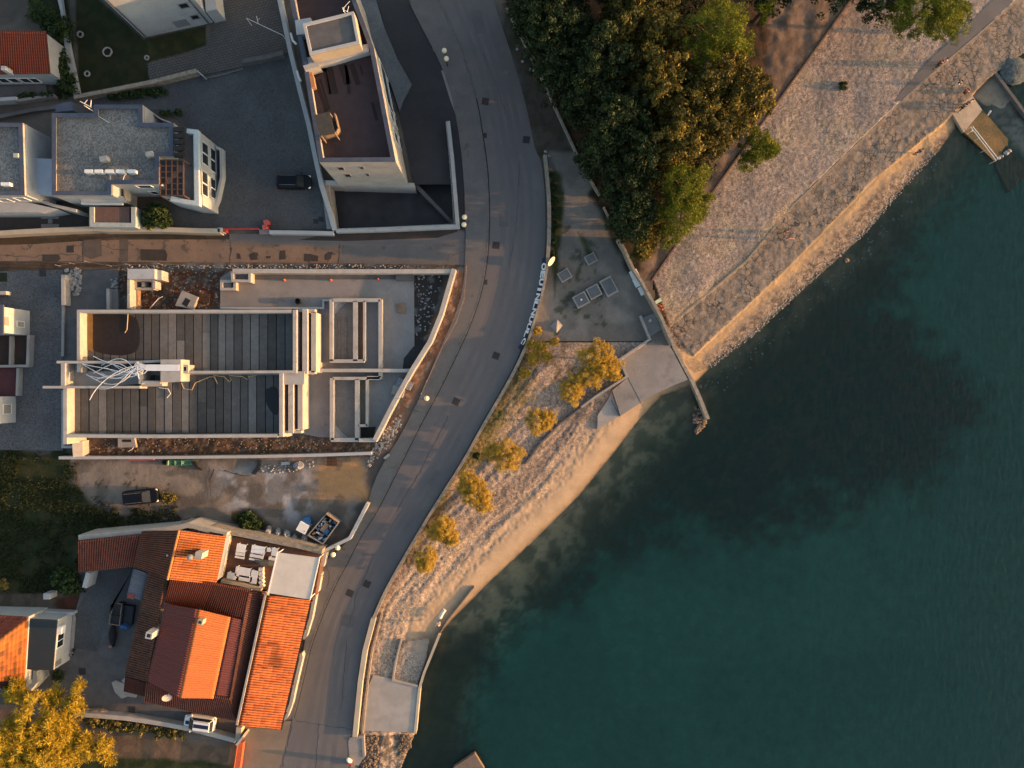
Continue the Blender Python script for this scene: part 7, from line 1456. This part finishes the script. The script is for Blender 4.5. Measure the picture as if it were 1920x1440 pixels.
ld = root('drinking_post', P(1219,601,0), 'concrete stand with a small warm stone post beside the tall promenade wall', 'concrete stand')
b = MB(); b.prism(PP([(1201,597),(1227,587),(1240,618),(1218,632)], .12), -.3, .12); b.build('base', M['concrete'], ld); b = MB(); c = P(1219,601,.8); b.lathe((c[0],c[1],.12), [(.16,0),(.12,.3),(.12,.7),(.17,.75)], 10); b.build('post', M['plaster_cream'], ld)
b = MB(); c = P(1230,567,-.4); b.obox(c[0], c[1], -.45, 1.05, .75, .40, R(30)); b.build('towel', M['cloth_green'], label='pale green towel hung over the tall stone wall', cat='towel')
# lamps, discs, posts
def globe_lamp(pts, lab, h=3.2, grp='globe street lamps', base=None):
    bx, by = base or (sum(p[0] for p in pts)/len(pts), sum(p[1] for p in pts)/len(pts)); c = P(bx, by, h); o = root('street_lamp', (c[0], c[1], 0), lab, 'street lamp', grp)
    b = MB(); b.tube([(c[0],c[1],0),(c[0],c[1],h)], [.07,.045], 8); b.build('pole', M['black'], o)
    for p in pts:
        q = P(*p, h); b = MB(); b.tube([(c[0],c[1],h-.1),(q[0],q[1],h-.15)], .03, 5); b.build('arm', M['black'], o); b = MB(); b.ball((q[0],q[1],h), .29, .29, .29, 16, 10); b.build('globe', M['globe'], o)
globe_lamp([(633,1027),(624.5,1040)], 'twin globe street lamp at the corner by the canvas awning', 3.0, base=(626,1030)); globe_lamp([(871,407),(870,421)], 'twin globe street lamp at the corner of the sunken court wall', 3.0, base=(864,416)); globe_lamp([(833,95),(837,110)], 'twin globe street lamp on the light patch beside the car park', 3.0)
globe_lamp([(800,747)], 'single globe street lamp by the south rubble strip', 3.0, base=(795,750))
b = MB(); c = P(1034,490,.9); vs = []
for k in range(20):
    a = 2*math.pi*k/20; vs.append((c[0]+.62*math.cos(a)*math.cos(R(55))-.22*math.sin(a)*math.sin(R(55)), c[1]+.62*math.cos(a)*math.sin(R(55))+.22*math.sin(a)*math.cos(R(55)), .9+.35*math.sin(a)))
b.add(vs+[(v[0]+.02,v[1],v[2]-.04) for v in vs], [tuple(range(20)), tuple(range(20,40))[::-1]]+[(i,20+i,20+(i+1)%20,(i+1)%20) for i in range(20)])
rs_ = root('round_sign', P(1034,492,0), 'white round traffic sign tilted on a post behind the road wall', 'traffic sign'); b.build('disc', M['globe'], rs_); q = MB(); q.tube([(c[0],c[1],-.1),(c[0],c[1],.85)], .04); q.build('post', M['metal_grey'], rs_)
for x, y, lab in ((970,92,'upper white stone ball on the road verge'), (980,115,'second white stone ball on the road verge'), (994,130,'left one of the pair of white stone balls'), (1000,132,'right one of the pair of white stone balls'), (1023,284,'black capped stone ball at the head of the road wall'), (1030,292,'small pale stone ball behind the head of the road wall')):
    b = MB(); c = P(x, y, .2); b.ball((c[0],c[1],.18), .19, .17, .17, 12, 8, .06); b.build('stone_ball', M['rock'], label=lab, cat='stone ball', group='white stone balls on the verge')
for x, y, a, lab in ((910,190,10,'square manhole cover left of the road centre near the top'), (987,262,5,'square manhole cover at the right road edge near the wall head'), (908,254,0,'small dark drain grate at the left kerb below the top manhole'), (930,460,5,'square manhole cover in the road level with the lane'), (909,529,0,'small dark drain grate at the kerb below the lane mouth'), (930,667,20,'square manhole cover in the road near the lettered wall end'), (855,753,25,'square manhole cover in the road beside the slanting site wall'), (688,1095,25,'upper right one of the two manhole covers by the orange terrace roof'), (656,1112,22,'lower left one of the two manhole covers by the orange terrace roof'), (132,467,0,'square manhole cover in the lane at the left'), (80,512,0,'dark square cover at the top of the cobbled yard'), (154,1259,0,'dark square cover in the concrete yard'), (247,1331,0,'dark square cover by the white garden wall'), (592,415,0,'left dark cover in the courtyard corner near the bins'), (602,411,0,'right dark cover in the courtyard corner near the bins')):
    c = P(x, y, .03); s_ = .72 if 'small' not in lab and 'courtyard' not in lab else .5; o = root('manhole_cover', (c[0],c[1],.02), lab, 'manhole cover', 'square covers in the paving'); q = MB(); q.obox(c[0], c[1], .0, .034, s_+.12, s_+.12, R(-a)); q.build('frame', mat('cover_frame', (.07,.065,.065)) if 'cover_frame' not in bpy.data.materials else bpy.data.materials['cover_frame'], o); q = MB(); q.obox(c[0], c[1], .03, .04, s_, s_, R(-a)); q.build('lid', mat('cast_iron', (.045,.042,.045), (.03,.028,.03), 8) if 'cast_iron' not in bpy.data.materials else bpy.data.materials['cast_iron'], o)
wb = root('marker_post', P(654,1427,0), 'white rounded marker post with a red foot at the bottom of the road', 'marker post'); c = P(654,1424,.9); b = MB(); b.tube([(c[0],c[1]-.6,.1),(c[0],c[1]-.3,.6),(c[0],c[1]+.2,1.3),(c[0],c[1]+.3,1.4)], [.24,.26,.22,.1], 10); b.build('body', M['cloth_white'], wb); b = MB(); b.obox(c[0], c[1]-.8, .0, .3, .36, .4); b.build('foot', M['red'], wb)
b = MB(); c = P(829,1150,-.5); b.tube([P(834,1143,-.45),P(829,1151,-.4),P(825,1158,-.5)], [.22,.2,.24], 8); b.build('rolled_mat', M['cloth_white'], label='white rolled beach mat lying near the seawall', cat='beach mat')
wq = root('washing_line', P(520,20,0), 'thin white clothes line frame over the block paving', 'clothes line'); b = MB(); b.tube([P(462,34,1.8),P(530,66,1.8)], .03); b.tube([P(481,30,1.8),P(484,44,1.8)], .03); b.tube([P(484,38,1.8),P(487,34,1.8)], .02); b.build('line', M['metal_white'], wq); b = MB()
for p_ in ((462,34),(530,66)): c = P(*p_,1.8); b.tube([(c[0],c[1],0),(c[0],c[1],1.8)], .03)
b.build('post', M['metal_white'], wq)
# ---------------- people ----------------
def skin(name, verts, edges, rad, m, parent, sub=1):
    me = bpy.data.meshes.new(name); b0 = Vector(PB[parent.name]) if parent else Vector((0,0,0))
    me.from_pydata([tuple(Vector(v)) for v in verts], edges, []); o = bpy.data.objects.new(name, me); COL.objects.link(o); o.parent = parent
    me.materials.append(m); s_ = o.modifiers.new('skin', 'SKIN'); s_.use_smooth_shade = True; ss = o.modifiers.new('sub', 'SUBSURF'); ss.levels = sub; ss.render_levels = sub
    if not me.skin_vertices: 
        bpy.context.view_layer.objects.active = o
    for i, sv in enumerate(me.skin_vertices[0].data): r = rad[i]; sv.radius = (r, r) if not hasattr(r, '__len__') else r; sv.use_root = (i == 0)
    dg = bpy.context.evaluated_depsgraph_get(); ev = o.evaluated_get(dg); nm = bpy.data.meshes.new_from_object(ev); o.modifiers.clear(); o.data = nm; return o
def person(px, py, z, face, pose, shirt, pants, label, hair='hair', hat=None, s=1.0):
    loc = P(px, py, z); o = bpy.data.objects.new('person', None); COL.objects.link(o); o.location = (loc[0], loc[1], z); o.rotation_euler.z = face; o.scale = (s,s,s); PB[o.name] = (0,0,0); tag(o, label, 'person')
    # front is +x, left is +y ; joints
    if pose == 'walk': hip = .92; legs = {1:[(.02,.10,hip-.04),(.16,.10,.50),(.22,.10,.09),(.36,.11,.04)], -1:[(-.02,-.10,hip-.04),(-.02,-.10,.48),(-.28,-.10,.12),(-.18,-.11,.03)]}; arms = {1:[(0,.19,1.42),(-.10,.25,1.16),(-.06,.27,.92)], -1:[(0,-.19,1.42),(.08,-.25,1.15),(.22,-.25,.96)]}
    elif pose == 'stand': hip = .92; legs = {k:[(0,k*.10,hip-.04),(.02,k*.11,.49),(-.01,k*.12,.09),(.15,k*.13,.04)] for k in (1,-1)}; arms = {k:[(0,k*.19,1.42),(-.02,k*.26,1.14),(.06,k*.27,.90)] for k in (1,-1)}
    elif pose == 'reach': hip = .92; legs = {k:[(0,k*.10,hip-.04),(.02,k*.13,.49),(-.01,k*.17,.09),(.15,k*.18,.04)] for k in (1,-1)}; arms = {k:[(0,k*.19,1.42),(.12,k*.42,1.30),(.22,k*.62,1.26)] for k in (1,-1)}
    else: hip = .14; legs = {k:[(0,k*.10,.16),(.40,k*.16,.42),(.70,k*.15,.10),(.84,k*.15,.05)] for k in (1,-1)}; arms = {k:[(0,k*.19,.66),(.12,k*.27,.42),(.36,k*.22,.38)] for k in (1,-1)}
    sh = 1.42 if pose != 'sit' else .66; dz = sh-1.42
    V = [(0,0,hip),(0,0,hip+.16),(0,0,sh-.12),(0,0,sh),(0.01,0,sh+.09),(.02,0,sh+.16),(.03,0,sh+.28),(.02,0,sh+.33)]; E = [(0,1),(1,2),(2,3),(3,4),(4,5),(5,6),(6,7)]; Rd = [(.15,.11),(.13,.10),(.17,.11),(.13,.08),.055,.075,.095,.06]
    for k in (1,-1):
        n0 = len(V); V += legs[k]; E += [(0,n0),(n0,n0+1),(n0+1,n0+2),(n0+2,n0+3)]; Rd += [.095,.062,.045,.04]
        n0 = len(V); V += arms[k]; E += [(3,n0),(n0,n0+1),(n0+1,n0+2)]; Rd += [.055,.042,.03]
        w = Vector(arms[k][2]); d = (w-Vector(arms[k][1])).normalized(); sd_ = Vector((1,0,0)) if abs(d.x) < .7 else Vector((0,1,0)); nn = len(V); V.append(tuple(w+d*.07)); E.append((n0+2,nn)); Rd.append((.035,.016))
        for f in range(4): a = w+d*.09+sd_*(f-1.5)*.022; V += [tuple(a+d*.01),tuple(a+d*(.06+.01*(f in (1,2)))+Vector((.01,0,0)))]; E += [(nn,len(V)-2),(len(V)-2,len(V)-1)]; Rd += [.010,.008]
        V.append(tuple(w+d*.05+sd_*.055)); E.append((n0+2,len(V)-1)); Rd.append(.011)
    body = skin('body', V, E, Rd, M['skin'], o)
    tv = [(0,0,hip+.02),(0,0,hip+.20),(0,0,sh-.13),(0,0,sh-.0)]; te = [(0,1),(1,2),(2,3)]; tr_ = [(.165,.125),(.145,.115),(.19,.125),(.15,.09)]
    for k in (1,-1): n0 = len(tv); tv += [arms[k][0], tuple(Vector(arms[k][0])*.35+Vector(arms[k][1])*.65)]; te += [(3,n0),(n0,n0+1)]; tr_ += [.072,.062]
    skin('shirt', tv, te, tr_, M[shirt], o)
    tv = [(0,0,hip+.06)]; te = []; tr_ = [(.165,.13)]
    for k in (1,-1): n0 = len(tv); L_ = legs[k]; tv += [L_[0], L_[1], tuple(Vector(L_[1])*.25+Vector(L_[2])*.75)]; te += [(0,n0),(n0,n0+1),(n0+1,n0+2)]; tr_ += [.11,.078,.06]
    skin('trousers', tv, te, tr_, M[pants], o)
    h = MB(); h.ball((.0,0,sh+.27), .108, .095, .105, 12, 8); h.build('hair', M[hair], o)
    for k in (1,-1): h = MB(); h.ball((legs[k][3][0]-.06, legs[k][3][1], legs[k][3][2]), .13, .055, .05, 10, 6); h.build('shoe', M['cloth_black'], o)
    h = MB(); h.ball((.125,0,sh+.22), .018, .014, .022, 8, 6); h.build('nose', M['skin'], o)
    for k in (1,-1): h = MB(); h.ball((.10,k*.036,sh+.245), .012, .012, .009, 8, 6); h.build('eye', M['cloth_black'], o)
    h = MB(); h.ball((.108,0,sh+.175), .012, .028, .008, 8, 5); h.build('mouth', M['cloth_red'], o)
    return o
zp_ = -.85
person(1468,437,zp_,R(-60),'stand','cloth_red','cloth_black','person in red top and black trousers, upper of the cracked paving pair')
person(1470,450,zp_,R(60),'reach','cloth_red','cloth_white','person in red top and pale trousers, lower of the cracked paving pair')
person(1753,126,-.45,R(35),'walk','cloth_black','cloth_black','person in black walking on the grey terrace strip, left of a companion')
person(1761,121,-.45,R(35),'walk','cloth_white','cloth_red','person in white top and red trousers beside the one in black on the terrace strip')
person(1788,162,zp_,R(200),'walk','cloth_black','cloth_white','person in black top and white trousers alone on the paving above the pier')
person(1808,174,zp_,R(40),'sit','cloth_orange','cloth_black','person in orange sitting between the pier and the one in black')
person(1797,206,-.98,R(60),'walk','cloth_blue','cloth_black','person in dark blue, lowest of the three standing at the head of the pier')
person(1802,203,-.98,R(90),'stand','cloth_black','cloth_blue','person in a black top, middle one of the three at the head of the pier')
person(1808,197,-.98,R(120),'stand','cloth_white','cloth_black','person in a white top, highest of the three at the head of the pier')
person(1716,288,-1.2,R(-90),'stand','cloth_black','cloth_blue','lone person in black standing on the sand strip')
person(1241,579,-.5,R(150),'sit','cloth_black','cloth_orange','person in black top and orange trousers sitting beside the tall stone wall')
person(823,1166,-.75,R(100),'stand','cloth_white','cloth_white','person dressed in white standing near the seawall on the lower beach')
print('objects', len(bpy.data.objects), 'faces', sum(len(o.data.polygons) for o in bpy.data.objects if o.type == 'MESH'))
